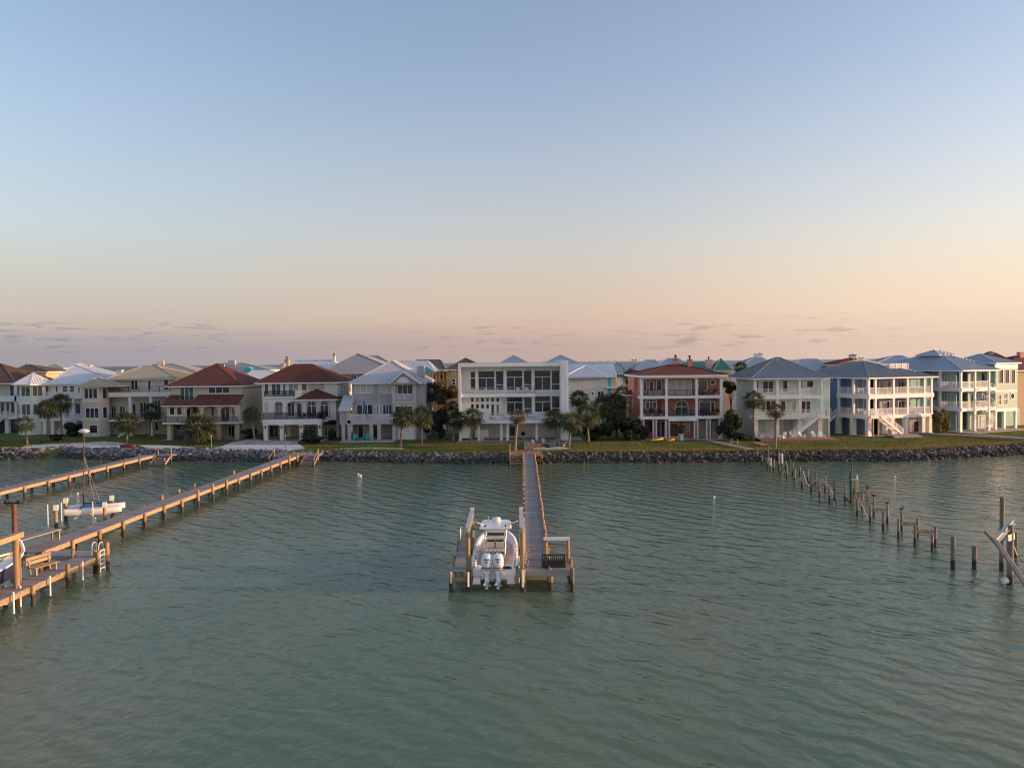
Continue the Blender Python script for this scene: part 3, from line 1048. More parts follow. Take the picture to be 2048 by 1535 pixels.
ngon_roof(h, cx, cv_, 3.9, zt, h.Z(745, 2.9, 79), 'roof_white_metal', seam=SEAM)
for k, (a0, nn) in enumerate(((-90, 2), (-45, 2), (-135, 1), (0, 1))):
    for y0, y1 in ((772, 792), (807, 829)):
        turret_win(h, cx, cv_, rr, R(a0), 1.75 if nn == 2 else 1.2, h.Z(y1, .3), h.Z(y0, .3), nn)
MB().box(h.U(95, 3), h.U(97, 3) + 12.5, 3.0, 3.25, 0, 0.02).build('plinth', 'concrete', h.root)
um0, um1 = h.U(96, 3.0), h.U(238, 3.0)
h.facade(3.0, 'white_stucco', 96, 238, 768, 800, [(97.5, 101, 772, 786), (111, 117, 771, 785), (125, 136.5, 771, 785, 1, 2, 'glass_teal'), (139, 150, 771, 785, 1, 2, 'glass_teal'), (156, 161, 773, 786)], z1=zt - .22)
h.facade(3.0, 'white_stucco', 96, 238, 800, 838, [(100, 110, 806, 834, 1, 1), (112, 122, 806, 834, 2, 1), (126, 138, 806, 834, 2, 1), (150, 161, 806, 830, 1, 1)])
h.facade(3.0, 'white_stucco', 96, 238, 840, 868, [(99, 122, 842, 866, 1, 1, 'curtain', 'white_paint', 'garage_door')], z0=0)
h.body(um0, um1, 3.25, 15, 0, zt - .22, 'white_stucco')
h.pbox('balcony_slab', 'white_paint', 88, 170, 793, 797, 0.9, 3.0)
h.rail([(h.U(88, 1), 1.0), (h.U(168, 1), 1.0)], h.Z(793, 1), 0.95)
h.pbox('deck_slab', 'white_paint', 78, 170, 837, 841, 0.9, 3.0)
h.rail([(h.U(84, 1), 1.0), (h.U(168, 1), 1.0)], h.Z(837, 1), 0.95)
for px in (88, 103, 126, 146): h.col(px, 1.0, 797, 837, 0.38); h.col(px, 1.0, 841, 868, 0.5, z0=0)
h.stairs((h.U(150, .2), 0.2, h.Z(838)), (h.U(139, .2) , -3.2, 0), 1.2, 12)
h.hip(h.U(96, 2.2), h.U(246, 2.2), 2.2, 16, zt, h.Z(728, 8.5, 148), (h.U(150, 8), 8.2), (h.U(150, 8) + .2, 10.5), 'roof_white_metal', seam=SEAM)
h.chimney(174, 182, 731, 742, 13, 'pale_cream', 1.0)

# ---- beige house with bay tower, terrace over an open porch
h = House('beige_tower_house', 'beige house with square bay tower and open columned porch', 250, 146)
zt = h.Z(771, 0, 190)
b0, b1 = h.U(164), h.U(199)
bz = h.Z(873, 0, 190)
zb = [(876 - 3, 838), (838, 801), (801, 771)]
hl = [(168, 195.5, 776, 797, 3, 1, 'glass_blue'), (170, 199 - 1.5, 815, 836, 3, 1, 'glass_blue'), (177, 194, 849, 866.5, 1, 1, 'glass_dark')]
h.facade(0, 'pale_cream', 164, 199, 771, 873, hl, z0=0, z1=zt - .22, name='bay_wall')
# chamfered right flank of the bay
dx = h.U(218, 1.9) - b1
mbw = MB(); mbw.prism([(b1, 0.0), (b1 + dx, 1.9), (b1 + dx, 2.15), (b1 - .0, 0.25)], 'z', 0, zt - .22); mbw.build('bay_flank', 'pale_cream', h.root, fix=True)
for y0, y1 in ((776, 797), (813, 836)):
    ang = math.atan2(1.9, dx)
    o = MB().box(0, 0.9, -0.05, 0.02, 0, h.Z(y0) - h.Z(y1)).build('window', 'white_paint', h.root, (b1 + dx * .3, 1.9 * .3, h.Z(y1)), ang)
    MB().box(0.08, 0.82, -0.065, -0.04, 0.08, h.Z(y0) - h.Z(y1) - .08).build('pane', 'glass_blue', o)
h.box('bay_side', 'pale_cream', b0, b0 + .25, .25, 6, 0, zt - .22)
h.pbox('string_course', 'white_stucco', 163, 200, 800, 804, -0.08, 0.0); h.pbox('string_course', 'white_stucco', 163, 200, 838, 841, -0.08, 0.0)
h.hip(h.U(156, -.8), h.U(240, -.8), -0.8, 6.5, zt, h.Z(754, 2.6, 195), (h.U(196, 2.6), 2.7), (h.U(196, 2.6), 2.7), 'roof_beige_metal', seam=SEAM, fascia='beige_stucco')
zu = h.Z(757, 4, 280)
h.facade(4.0, 'pale_cream', 205, 346, 757, 790, [(262, 277, 759, 780, 2, 1, 'glass_blue'), (296, 303, 760, 780), (328, 338, 758, 780)], z1=zu - .2)
h.facade(4.0, 'pale_cream', 212, 344, 790, 842, [(222, 232, 812, 836, 2, 1), (239, 250, 811, 836, 2, 1), (262, 272, 806, 836, 1, 1), (279, 300, 804, 836, 3, 1), (308, 322, 800, 836, 2, 1)])
h.facade(4.0, 'beige_stucco', 212, 344, 842, 873, [(224, 234, 848, 856), (266, 271, 846, 862), (308, 316, 843, 861)], z0=0)
h.body(h.U(205, 4), h.U(346, 4), 4.25, 17, 0, zu - .2, 'pale_cream')
h.pbox('terrace_slab', 'white_stucco', 217, 341, 784, 793, 0.6, 4.0)
h.rail([(h.U(217, .7), .7), (h.U(340, .7), .7), (h.U(340, .7), 3.9)], h.Z(784, .7), 1.05, 'dark_iron', 0.16, 0.022)
h.pbox('deck_slab', 'white_stucco', 217, 336, 838.5, 842, 0.6, 4.0)
h.rail([(h.U(218, .7), .7), (h.U(334, .7), .7)], h.Z(838.5, .7), 1.05, 'dark_iron', 0.16, 0.022)
for px in (259.5, 301, 336): h.col(px, .8, 793, 838.5, 0.5, 'white_stucco'); h.col(px, .8, 842, 873, 0.5, 'white_stucco', z0=0)
h.stairs((h.U(279, -.2), -0.2, h.Z(840)), (h.U(237, -.2), -0.2, 0), 1.2, 13, rails=False)
h.hip(h.U(212, 3), h.U(356, 3), 3.0, 17.5, zu, h.Z(732, 9, 290), (h.U(283, 9), 9.5), (h.U(313, 9), 9.5), 'roof_beige_metal', seam=SEAM, fascia='beige_stucco')
h.chimney(234, 244, 741, 757, 6.5, 'white_stucco', 1.0)

# ---- cream house with barrel-tile roof and arcaded porch
h = House('tile_roof_house', 'cream stucco house with red barrel tile roof and arched porch', 405, 138, -3)
ze = h.Z(771, 2.6, 410)
W0, W1 = h.U(341, 2.6), h.U(483, 2.6)
h.facade(2.6, 'cream_stucco', 341, 483, 771, 806, [(360, 388, 773, 800, 3, 1, 'glass_teal', 'white_paint', 'balcony_door'), (417, 460, 773.5, 786.5, 3, 1, 'glass_blue')], z1=ze - .2)
h.facade(2.6, 'cream_stucco', 341, 483, 806, 846, [(372, 381, 812, 842), (384, 396, 812, 842, 1, 1, 'brown_door', 'cream_stucco', 'door'), (421, 428, 812, 832), (441, 459, 813, 842, 2, 1), (462, 470, 812, 842)])
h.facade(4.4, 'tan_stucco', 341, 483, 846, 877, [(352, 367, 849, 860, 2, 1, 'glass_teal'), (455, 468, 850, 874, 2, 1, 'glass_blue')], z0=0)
h.body(W0, W1, 2.85, 14, 0, ze - .2, 'cream_stucco')
h.win(3.6, 4.5, h.Z(820, 3), h.Z(810, 3), 0, rz=90, u=W1 + 0.0)
h.hip(h.U(331, 2), h.U(487, 2), 1.7, 15, ze, h.Z(727.5, 8, 437), (h.U(437, 8) - .3, 7.9), (h.U(437, 8) - .1, 9.0), 'roof_red_tile', seam=TILE)
# tiled pent roof over the porch with the balcony cut into it
zp0, zp1 = h.Z(808, 0, 400), h.Z(789.5, 2.6, 400)
ua, ub = h.U(325), h.U(477)
un, uo = h.U(353, 1), h.U(388, 1)
mb = MB(); sb = MB()
for (a, b) in ((ua, un), (uo, ub)):
    mb.prism([(-0.5, zp0), (2.6, zp1), (2.6, zp1 - .2), (-0.5, zp0 - .2)], 'x', a, b)
    poly_ribs(sb, [(a, -.5, zp0), (b, -.5, zp0), (b, 2.6, zp1), (a, 2.6, zp1)], *TILE)
mb.prism([(-0.5, zp0), (0.9, zp0 + (zp1 - zp0) * .45), (0.9, zp0 + (zp1 - zp0) * .45 - .2), (-0.5, zp0 - .2)], 'x', un, uo)
poly_ribs(sb, [(un, -.5, zp0), (uo, -.5, zp0), (uo, .9, zp0 + (zp1 - zp0) * .45), (un, .9, zp0 + (zp1 - zp0) * .45)], *TILE)
po = mb.build('pent_roof', 'roof_red_tile', h.root); sb.build('roof_tiles', 'roof_red_tile', po)
MB().box(ua, ub, -.5, -.42, zp0 - .34, zp0 - .2).build('pent_fascia', 'white_stucco', h.root)
h.rail([(un + .1, .95), (uo - .1, .95)], h.Z(803, 1), 0.95, 'dark_iron', 0.12, 0.03)
h.box('balcony_floor', 'terracotta', un, uo, 0.92, 2.6, h.Z(804, 1) - .25, h.Z(804, 1) - .05)
h.arcade(333, 476, 811, 844, 0, [(337, 365, 813), (371.5, 400, 812.5), (405.5, 435, 812.5), (440, 469.5, 812.5)], 'cream_stucco', rise=0.30)
h.facade(0.05, 'cream_stucco', 337, 365, 813, 832, [(338, 349.5, 813.5, 830), (352.5, 364, 813.5, 830)], 0.2, 'window_bay')
h.pbox('bay_panel', 'cream_stucco', 337, 365, 832, 844, 0.04, 0.3)
ush = h.U(476)
h.box('porch_side_wall', 'cream_stucco', ush - .35, ush, .36, .9, h.Z(844), h.Z(811))
h.rail([(h.U(332), -.45), (ush, -.45)], h.Z(844), 0.95, 'dark_iron', 0.13, 0.022)
h.pbox('deck_slab', 'white_stucco', 324, 479, 844, 847.5, -.6, 2.6)
for px, w in ((336.5, .62), (375, .55), (435.5, .62), (472.5, .62)): h.col(px, 0, 847.5, 877, w, 'cream_stucco', z0=0)
h.box('patio', 'concrete', h.U(330), h.U(480), -1.0, 2.6, 0.0, 0.08)

# ---- white house, rust tile roof, arched veranda
h = House('rust_tile_house', 'white stucco house with rust tile roof and long arched veranda', 590, 137)
ze = h.Z(764, 2.2, 600)
h.facade(2.2, 'white_stucco', 524, 675, 764, 797, [(529, 538, 766, 790, 1, 1, 'glass_teal'), (543, 562, 765, 790, 2, 1, 'glass_teal', 'white_paint', 'balcony_door'), (566, 572, 766, 790, 1, 1, 'glass_teal'), (577, 597, 766, 790, 2, 1, 'glass_curtained', 'white_paint', 'balcony_door'), (604, 614, 766, 780, 1, 1, 'glass_teal', 'tan_stucco')], z1=ze - .2)
for a in (619, 629, 639): h.archwin(a, a + 8, 767, 777, 2.2, 'glass_curtained', 'tan_stucco', None, 1)
h.body(h.U(524, 2.2), h.U(675, 2.2), 2.45, 15, 0, ze - .2, 'white_stucco')
h.facade(5.0, 'cream_stucco', 672, 697, 764, 876, [(687, 692, 761, 766)], z0=0, z1=ze - .25, name='rear_wing_wall')
h.hip(h.U(509, 1.4), h.U(681, 1.4), 1.3, 16, ze, h.Z(728, 8.4, 607), (h.U(589, 8.5), 8.6), (h.U(625, 8.5), 8.6), 'roof_rust_tile', seam=TILE)
u0, u1 = h.U(525), h.U(658)
h.box('balcony_slab', 'white_stucco', u0, h.U(592), .6, 2.2, h.Z(796), h.Z(793))
h.rail([(u0 + .1, .7), (h.U(590), .7)], h.Z(793), 1.0, 'dark_iron', 0.11, 0.045)
h.pbox('balcony_pier', 'white_stucco', 590, 603, 780, 797, .5, 2.2)
# veranda roof with small hip over the bay
h.arcade(525, 672, 796, 840, 0.9, [(548, 566, 803), (571, 606, 802)], 'white_stucco', rise=0.34, th=0.4)
h.hip(h.U(591), h.U(677), -.2, 4.6, h.Z(798, 0, 630), h.Z(777.5, 2.2, 633), (h.U(633, 2.2), 2.2), (h.U(633, 2.2), 2.2), 'roof_rust_tile', seam=TILE)
h.facade(2.2, 'white_stucco', 525, 675, 797, 840, [(551, 564, 804, 832, 2, 1, 'glass_dark', 'white_paint', 'french_door'), (575, 589, 804, 832, 2, 1, 'glass_dark', 'white_paint', 'french_door'), (593, 603, 806, 832, 1, 1)])
h.pbox('window', 'window_shade', 529.5, 536.5, 803, 824, .84, .9)
for a, b in ((614.5, 632), (641, 656.5)): h.archwin(a, b, 802, 832, 0.9, 'glass_blue', 'white_paint', 'tan_stucco', 2)
h.box('veranda_floor', 'white_stucco', u0, h.U(660), -1.9, 2.2, h.Z(841), h.Z(840))
h.pbox('deck_fascia', 'white_stucco', 525, 642, 838, 849, -2.2, -1.9)
uf0, uf1 = h.U(525, -2.2), h.U(642, -2.2)
h.box('deck_side', 'white_stucco', uf1 - .3, uf1, -1.9, 2.2, h.Z(849, -2.2), h.Z(838, -2.2))
h.box('deck_soffit', 'white_stucco', uf0, uf1 - .3, -1.9, 2.2, h.Z(846, -2.2), h.Z(845, -2.2))
zr = h.Z(838.5, -2.2)
h.rail([(uf0 + .1, -2.1), (uf1 - .1, -2.1), (uf1 - .1, 0.8)], zr, 1.15, 'dark_iron', 0.11, 0.05)
for px in (530, 562, 601, 638.5): h.col(px, -2.1, 849, 880, .6, 'white_stucco', z0=-.05)
for px in (530, 562, 601, 638.5):
    o = MB().lathe((h.U(px, -2.2), -2.24, h.Z(853, -2.2) - .3), [(.05, 0), (.12, .12), (.12, .4), (.02, .5)], 8).build('wall_lantern', 'dark_iron', h.root)
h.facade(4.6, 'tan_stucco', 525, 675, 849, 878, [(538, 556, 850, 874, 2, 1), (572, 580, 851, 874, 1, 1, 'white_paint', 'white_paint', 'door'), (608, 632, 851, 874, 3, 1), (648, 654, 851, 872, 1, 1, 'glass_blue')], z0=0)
h.box('patio', 'concrete', u0, u1, -3.2, 2.2, 0, 0.07)

# ---- grey house with gabled balcony bay
h = House('grey_gable_house', 'pale grey house with white shingle hip roof and gabled balcony', 770, 134)
ze = h.Z(764.5, 1.5, 770)
h.facade(1.5, 'grey_siding', 704, 788, 764, 808, [(710, 745, 767.5, 786, 3, 1, 'window_shade'), (761, 784, 768, 787, 2, 1, 'window_shade')], z1=ze - .2)
h.facade(1.5, 'grey_stucco', 704, 788, 808, 845, [(713, 746, 806, 830, 3, 1, 'glass_dark'), (753, 757, 806, 830, 1, 1, 'glass_teal'), (765, 784, 806, 830, 3, 1, 'glass_dark')])
h.body(h.U(704, 1.5), h.U(850, 1.5), 1.75, 15, 0, ze - .2, 'grey_siding')
zb0 = h.Z(808, 0, 810)
h.facade(0, 'grey_stucco', 785, 832, 764, 769, z1=h.Z(763, 0, 810), name='bay_lintel')
for px in (787.5, 829): h.col(px, 0, 769, 808, .55, 'grey_stucco', 'bay_pier')
h.facade(1.5, 'grey_stucco', 788, 850, 764, 808, [(795, 826, 769, 788, 3, 1, 'glass_dark', 'white_paint', 'balcony_door')], z1=ze - .2)
h.pbox('bay_floor', 'grey_stucco', 784, 832, 800, 808, -.05, 1.5)
h.rail([(h.U(790), .1), (h.U(826), .1)], h.Z(800), 1.0, 'white_paint', .13, .045)
h.facade(0.05, 'grey_stucco', 785, 832, 808, 880, [(789, 826, 811, 840, 2, 1, 'glass_blue'), (795, 828, 852, 878, 1, 1, 'white_paint', 'white_paint', 'garage_door')], z0=0, name='bay_wall')
h.box('bay_side', 'grey_stucco', h.U(832) - .25, h.U(832), .3, 1.5, 0, h.Z(763))
h.box('right_wing', 'grey_stucco', h.U(832), h.U(850), 1.5, 1.75, 0, h.Z(808, 1.5))
h.hip(h.U(697, .6), h.U(851, .6), .6, 16.5, ze, h.Z(721, 8, 785), (h.U(786, 8), 7.6), (h.U(786, 8) + .2, 9.4), 'roof_pale_shingle')
h.gable(h.U(780), h.U(843), -.8, 8, h.Z(766, 0, 810), h.Z(746.5, 0, 808) + .35, 'roof_pale_shingle', 'grey_siding', uc=h.U(808))
mb = MB(); c0 = (h.U(807.5), h.Z(766.5)); mb.prism([(c0[0] + 1.05 * math.cos(t), c0[1] + .1 + .95 * math.sin(t)) for t in [math.pi * i / 10 for i in range(11)]], 'y', -.58, -.5); mb.build('gable_fan', 'white_stucco', h.root)
h.chimney(834, 848.5, 733, 757, 5, 'grey_siding', 1.6)
mb = MB().bar((h.U(758.5, 1.4), 1.4, h.Z(766, 1.4)), (h.U(758.5, 1.4), 1.4, h.Z(842, 1.4)), .1); mb.build('downpipe', 'white_paint', h.root)
# deck, left lean-to
h.pbox('deck_beam', 'grey_stucco', 695, 786, 840, 848, -1.6, 1.5)
zd = h.Z(840, -1.6)
h.rail([(h.U(701, -1.5), -1.5), (h.U(752, -1.5), -1.5)], zd, 1.0, 'white_paint', .13, .045)
h.rail([(h.U(760, -1.5), -1.5), (h.U(784, -1.5), -1.5)], zd, 1.0, 'white_paint', .13, .045)
h.col(756, -1.6, 826, 842, .55, 'grey_stucco', 'newel_post'); h.col(697, -1.6, 826, 848, .6, 'grey_stucco', 'newel_post')
mb = MB(); ua, ub = h.U(678, -1), h.U(702, -1)
mb.prism([(-1.9, h.Z(820.5, -1.9, 690)), (2.8, h.Z(790, 2.8, 700)), (2.8, h.Z(790, 2.8, 700) - .18), (-1.9, h.Z(820.5, -1.9, 690) - .18)], 'x', ua, ub); mb.build('lean_to_roof', 'roof_pale_shingle', h.root)
h.box('lean_to_wall', 'grey_siding', ua + .15, ub - .4, -1.5, 2.5, h.Z(848, -1.5), h.Z(821.5, -1.5))
for px in (685.5, 697.5, 741.5, 757, 787): h.col(px, -1.55, 848, 881, .55, 'grey_stucco', z0=0)
h.facade(2.6, 'grey_stucco', 704, 786, 848, 880, [(715, 726, 850, 876), (738, 742, 850, 876, 1, 1, 'white_paint', 'white_paint', 'door'), (745, 755, 850, 876)], z0=0)
h.box('patio', 'concrete', h.U(678, -4), h.U(786, -4), -4.2, 2.6, 0, .22)
H5 = h

# ---- modern white house
h = House('modern_house', 'modern flat-roofed white house with tall glass walls and open decks', 1024, 132)
zr0, zr1 = h.Z(732.5, -1.2, 1024), h.Z(725, -1.2, 1024)
uL, uR = h.U(917, -1.2), h.U(1137, -1.2)
h.box('roof_slab', 'modern_white', uL, h.U(1129, -1.2), -1.2, 15, zr0, zr1)
MB().box(uL + .3, h.U(1126, -1.2), 0, 14.6, zr1, zr1 + .05).build('roof_membrane', 'roof_grey_shingle', h.root)
h.box('fin_wall', 'modern_white', uL, uL + .42, -1.19, 14.9, 0, zr0)
fin = h.box('fin_wall', 'modern_white', h.U(1121, -1.3), uR, -1.3, 15, 0, h.Z(720, -1.3, 1130))
sb = MB()
for i in range(1, 6):
    x = h.U(1121, -1.3) + (uR - h.U(1121, -1.3)) * i / 6
    sb.box(x - .015, x + .015, -1.33, -1.3, 0.1, h.Z(720.5, -1.3, 1130))
sb.build('siding_batten', 'modern_white', fin)
V = 2.2
gl = 'glass_blue'
h.facade(V, 'modern_white', 921, 1121, 732, 787, [(941, 951.5, 742, 779, 1, 1, gl), (956.5, 990, 741, 780, 1, 1, gl), (991.5, 1008, 741, 780, 1, 1, gl), (1013, 1046, 740, 780, 1, 1, gl), (1047.5, 1064, 740, 780, 1, 1, gl), (1069, 1102, 740, 780, 1, 1, gl), (1103, 1120, 740, 780, 1, 1, gl)], z1=zr0)
bars = MB()
for (a, b, y) in ((941, 951.5, 755.5), (956.5, 990, 755.5), (1013, 1046, 754), (1069, 1102, 753.5), (991.5, 1008, 769), (1047.5, 1064, 769), (1103, 1120, 768)):
    z = h.Z(y, V, a); bars.box(h.U(a, V), h.U(b, V), V - .05, V + .05, z - .06, z + .06)
for (x, y0, y1) in ((973, 755.5, 780), (1029.5, 754, 780), (1085, 753.5, 780), (1029.5, 804, 826), (1085, 803, 824)):
    u = h.U(x, V); bars.box(u - .05, u + .05, V - .05, V + .055, h.Z(y1, V, x), h.Z(y0, V, x))
for (a, b, y) in ((1013, 1046, 804), (1069, 1102, 803), (1047.5, 1064, 817), (1103, 1120, 816)):
    z = h.Z(y, V, a); bars.box(h.U(a, V), h.U(b, V), V - .05, V + .05, z - .06, z + .06)
bars.build('glazing_bars', 'modern_white', h.root)
h.facade(V, 'modern_white', 1003, 1121, 787, 845, [(1013, 1046, 793, 829, 1, 1, gl), (1047.5, 1064, 793, 829, 1, 1, 'glass_teal'), (1069, 1102, 791, 824, 1, 1, 'glass_dark'), (1103, 1120, 791, 824, 1, 1, 'glass_dark')])
gw = []
for i in range(6):
    a = 941 + i * 10.15
    yb = 817.5 if i < 4 else 831
    gw += [(a, a + 7.2, 794, 804, 1, 1, 'glass_dark'), (a, a + 7.2, 807, yb, 1, 1, 'glass_dark')]
h.facade(.6, 'modern_white', 921, 1003, 792, 845, gw, name='window_grid_wall')
h.box('wall_return', 'modern_white', h.U(1003, .6) - .25, h.U(1003, .6), .85, V, h.Z(845), h.Z(792))
h.facade(V + 1.5, 'modern_white', 921, 1121, 845, 877, [(1018, 1032, 850, 872, 1, 1, 'glass_dark')], z0=0)
h.box('back_wall', 'modern_white', uL, uR, 14.6, 14.85, 0, zr0)
h.pbox('store_wall', 'modern_white', 921, 941, 845, 876, -.2, 1.5)
for px in (954, 1010.5, 1066): h.col(px, 1.2, 738, 787, .38, 'modern_white', z1=zr0)
h.pbox('balcony_slab', 'modern_white', 920, 1071, 787, 793.5, -.9, V)
h.rail([(h.U(921, -.8), -.8), (h.U(1070, -.8), -.8), (h.U(1070, -.8), V - .1)], h.Z(787, -.8), 1.05, 'galvanised', style='cable', post=1.9, pw=.07)
h.pbox('deck_slab', 'modern_white', 958, 1120, 840, 846, -1.6, V)
h.rail([(h.U(959, -1.5), -1.5), (h.U(1118, -1.5), -1.5)], h.Z(840, -1.5), 1.25, 'galvanised', style='cable', post=1.7, pw=.08)
for px in (957, 1002, 1014.5, 1073): h.col(px, -.6, 846, 877, .4, 'modern_white', z0=0)
h.col(1067, .8, 793, 840, .3, 'modern_white')
mb = MB(); ua, ub = h.U(914, -2), h.U(1165, -2)
mb.prism([(ua, -3.0), (h.U(1010, -3), -2.6), (ub, -1.6), (ub, 4), (ua, 4)], 'z', -0.25, .06); mb.build('terrace', 'concrete', h.root, fix=True)
h.pbox('outdoor_counter', 'modern_white', 950, 977, 859, 874, 1.0, 1.7)
HM = h

# ---- red brick house with white porches
h = House('red_brick_house', 'red brick house with two white columned porches and wine red roof', 1360, 131)
ze = h.Z(749.5, -.8, 1365)
V = 2.0
h.hip(h.U(1277, -.9), h.U(1457, -.9), -.9, 16, ze, h.Z(727, 7, 1352), (h.U(1352, 7) - .3, 6.8), (h.U(1352, 7) + .3, 6.8), 'roof_wine_shingle', ft=.36)
h.pbox('porch_beam', 'white_paint', 1281, 1446, 753, 757, -.1, .3)
h.facade(V, 'brick_red', 1281, 1446, 754, 794, [(1287, 1294, 761, 783, 1, 1), (1298, 1308, 762, 790, 1, 1, 'glass_dark', 'white_paint', 'door'), (1312.5, 1324, 760, 781, 1, 1), (1337, 1384, 760, 788, 3, 1, 'curtain'), (1397, 1415, 760, 781, 1, 1, 'glass_teal')], z1=ze - .36)
h.roundwin(1425.5, 764, 6, V)
h.facade(V, 'brick_red', 1281, 1446, 794, 836, [(1315, 1323, 799, 830, 1, 1, 'brown_door', 'brick_red', 'door'), (1421, 1430, 803, 830, 1, 1, 'glass_dark', 'white_paint', 'door')])
h.archwin(1292, 1312, 798, 816, V, 'glass_blue', 'white_paint', None, 3, flat=.45)
h.archwin(1351, 1375, 800.5, 828, V, 'glass_dark', 'white_paint', None, 2)
h.archwin(1399, 1420, 799, 826, V, 'glass_blue', 'white_paint', None, 1, flat=.6)
h.facade(V, 'brick_red', 1281, 1446, 836, 879, [(1290, 1305, 842, 863, 1, 1, 'glass_dark', 'brick_red'), (1313, 1330, 842, 874, 2, 1, 'glass_dark', 'white_paint', 'french_door'), (1339, 1357, 846, 874, 1, 1, 'brown_door', 'white_paint', 'door'), (1366, 1380, 846, 863, 1, 2), (1396, 1413, 840, 876, 1, 1, 'curtain', 'brick_red', 'door'), (1422, 1436, 841, 876, 1, 1, 'curtain', 'brick_red', 'door')], z0=0)
h.body(h.U(1281, V), h.U(1446, V), V + .25, 15, 0, ze - .36, 'salmon_stucco')
for px in (1283.5, 1333, 1393.5, 1442.5):
    h.col(px, -.1, 757, 792, .42); h.col(px, -.1, 796.5, 832, .42)
h.pbox('upper_slab', 'white_paint', 1279, 1446, 791, 796.5, -.15, V)
h.pbox('lower_slab', 'white_paint', 1281, 1449, 832, 837.5, -.35, V)
h.pbox('canopy_fascia', 'white_paint', 1337, 1393.5, 837.5, 841.5, -.45, .4)
h.rail([(h.U(1284), 0.05), (h.U(1442), 0.05)], h.Z(791), .98, 'dark_iron', .13, .022)
h.rail([(h.U(1283), 0.05), (h.U(1442), 0.05)], h.Z(832), .98, 'dark_iron', .13, .03)
for a, b in ((1282, 1287), (1306, 1312), (1331.5, 1338), (1388.5, 1395), (1413, 1420), (1438, 1441.5)):
    o = h.pbox('brick_pier', 'brick_red', a, b, 838, 878.5, -.1, .5)
    for e in (a, b): MB().box(h.U(e) - .09, h.U(e) + .09, -.14, .1, 0, h.Z(838)).build('pier_trim', 'white_paint', o)
h.chimney(1348, 1357, 719, 731, 6.4, 'salmon_stucco', .8, 'brick_red', True)
h.chimney(1376.5, 1385, 720, 737, 4.6, 'salmon_stucco', .8, 'brick_red', True)
h.box('side_block', 'salmon_stucco', h.U(1268, 5), h.U(1281, 5), 5, 12, 0, ze - .36)
h.box('side_bump', 'salmon_stucco', h.U(1258, 6), h.U(1268.5, 5), 6, 10, 0, h.Z(789, 6))
for px in (1265, 1267.5): MB().box(h.U(px, 5.9) - .06, h.U(px, 5.9) + .06, 5.9, 6, h.Z(825, 6), h.Z(793, 6)).build('side_shutter', 'white_paint', h.root)
h.hip(h.U(1250, 5), h.U(1272, 5), 5.2, 11, h.Z(788, 5), h.Z(779, 8), (h.U(1268, 5), 8), (h.U(1268, 5), 8.4), 'roof_wine_shingle')
h.box('patio', 'concrete', h.U(1279), h.U(1450), -1.6, V, 0, .07)
H6 = h

# ---- aqua house with double porch and outside stairs
h = House('aqua_house', 'pale aqua house with grey metal hip roof and white double porch', 1580, 130)
V = 2.2
ze = h.Z(755.5, -.7, 1580)
uA, uB = h.U(1508), h.U(1646)
h.hip(h.U(1502.5, -.7), h.U(1662, -.7), -.7, 14.5, ze, h.Z(714.5, 6.5, 1553), (h.U(1551, 6.5) - .1, 6.4), (h.U(1551, 6.5) + .7, 6.4), 'roof_grey_metal', seam=(0.46, .06, .09))
h.facade(V, 'aqua_siding', 1512, 1660, 755, 793, [(1513, 1518, 760, 783), (1525, 1548, 761, 785, 2, 1), (1551, 1554, 761, 783), (1565, 1576, 760, 783, 1, 1, 'glass_dark', 'white_paint', 'door'), (1596, 1606, 760, 778), (1613, 1627, 760, 775, 1, 1)], z1=ze - .22)
h.facade(V, 'aqua_siding', 1512, 1660, 793, 836, [(1521, 1552, 801, 824, 3, 1), (1561, 1572, 801, 824), (1583, 1593, 802, 826, 1, 1, 'glass_dark', 'white_paint', 'door'), (1602, 1622, 801, 826, 2, 1)])
h.facade(V + .8, 'aqua_siding', 1512, 1660, 836, 876, [(1531, 1552, 840, 872, 1, 1, 'white_paint', 'white_paint', 'garage_door'), (1568, 1586, 842, 873, 1, 1, 'grey_stucco', 'grey_stucco', 'garage_door'), (1600, 1616, 842, 873, 1, 1, 'window_shade', 'white_paint', 'door')], z0=0)
uw0, uw1 = h.U(1512, V), h.U(1660, V)
h.body(uw0, uw1, V + .25, 13.8, 0, ze - .22, 'aqua_siding')
for v0 in (3.6, 6.3, 9.6): h.win(v0, v0 + .7, h.Z(783), h.Z(759), 0, rz=-90, u=uw0 + 0.0)
h.win(9.0, 10.2, h.Z(806), h.Z(799), 0, rz=-90, u=uw0)
for px in (1510.5, 1555.2, 1600, 1644):
    h.col(px, -.1, 757, 791, .4, z1=ze - .22); h.col(px, -.1, 797.5, 833, .4)
for px, w in ((1512, .7), (1555.5, .48), (1600, .55), (1640.5, .7)): h.col(px, -.1, 838, 876, w, z0=0)
h.pbox('upper_slab', 'white_paint', 1507, 1647, 790.5, 797.5, -.2, V)
h.pbox('lower_slab', 'white_paint', 1507, 1651, 832, 838, -.5, V)
h.rail([(uA, 0), (uB, 0), (uB, V)], h.Z(790.5), 1.05, 'white_paint', .15, .03, 2.1)
h.rail([(uA, -.3), (h.U(1634), -.3)], h.Z(832), 1.1, 'white_paint', .15, .03, 2.1)
h.box('landing', 'white_paint', h.U(1630), h.U(1652), -1.8, -.5, h.Z(836), h.Z(832.5))
h.rail([(h.U(1633, -1.7), -1.7), (h.U(1652, -1.7), -1.7), (h.U(1652, -1.7), -.4)], h.Z(832.5), 1.1, 'white_paint', .13)
h.ucol(h.U(1650, -1.6), -1.7, 0, h.Z(836), .16, 'timber', 'post', False)
h.stairs((h.U(1633, -1.2), -1.2, h.Z(832.5)), (h.U(1581, -1.2), -1.2, .15), 1.15, 15)
H7 = h

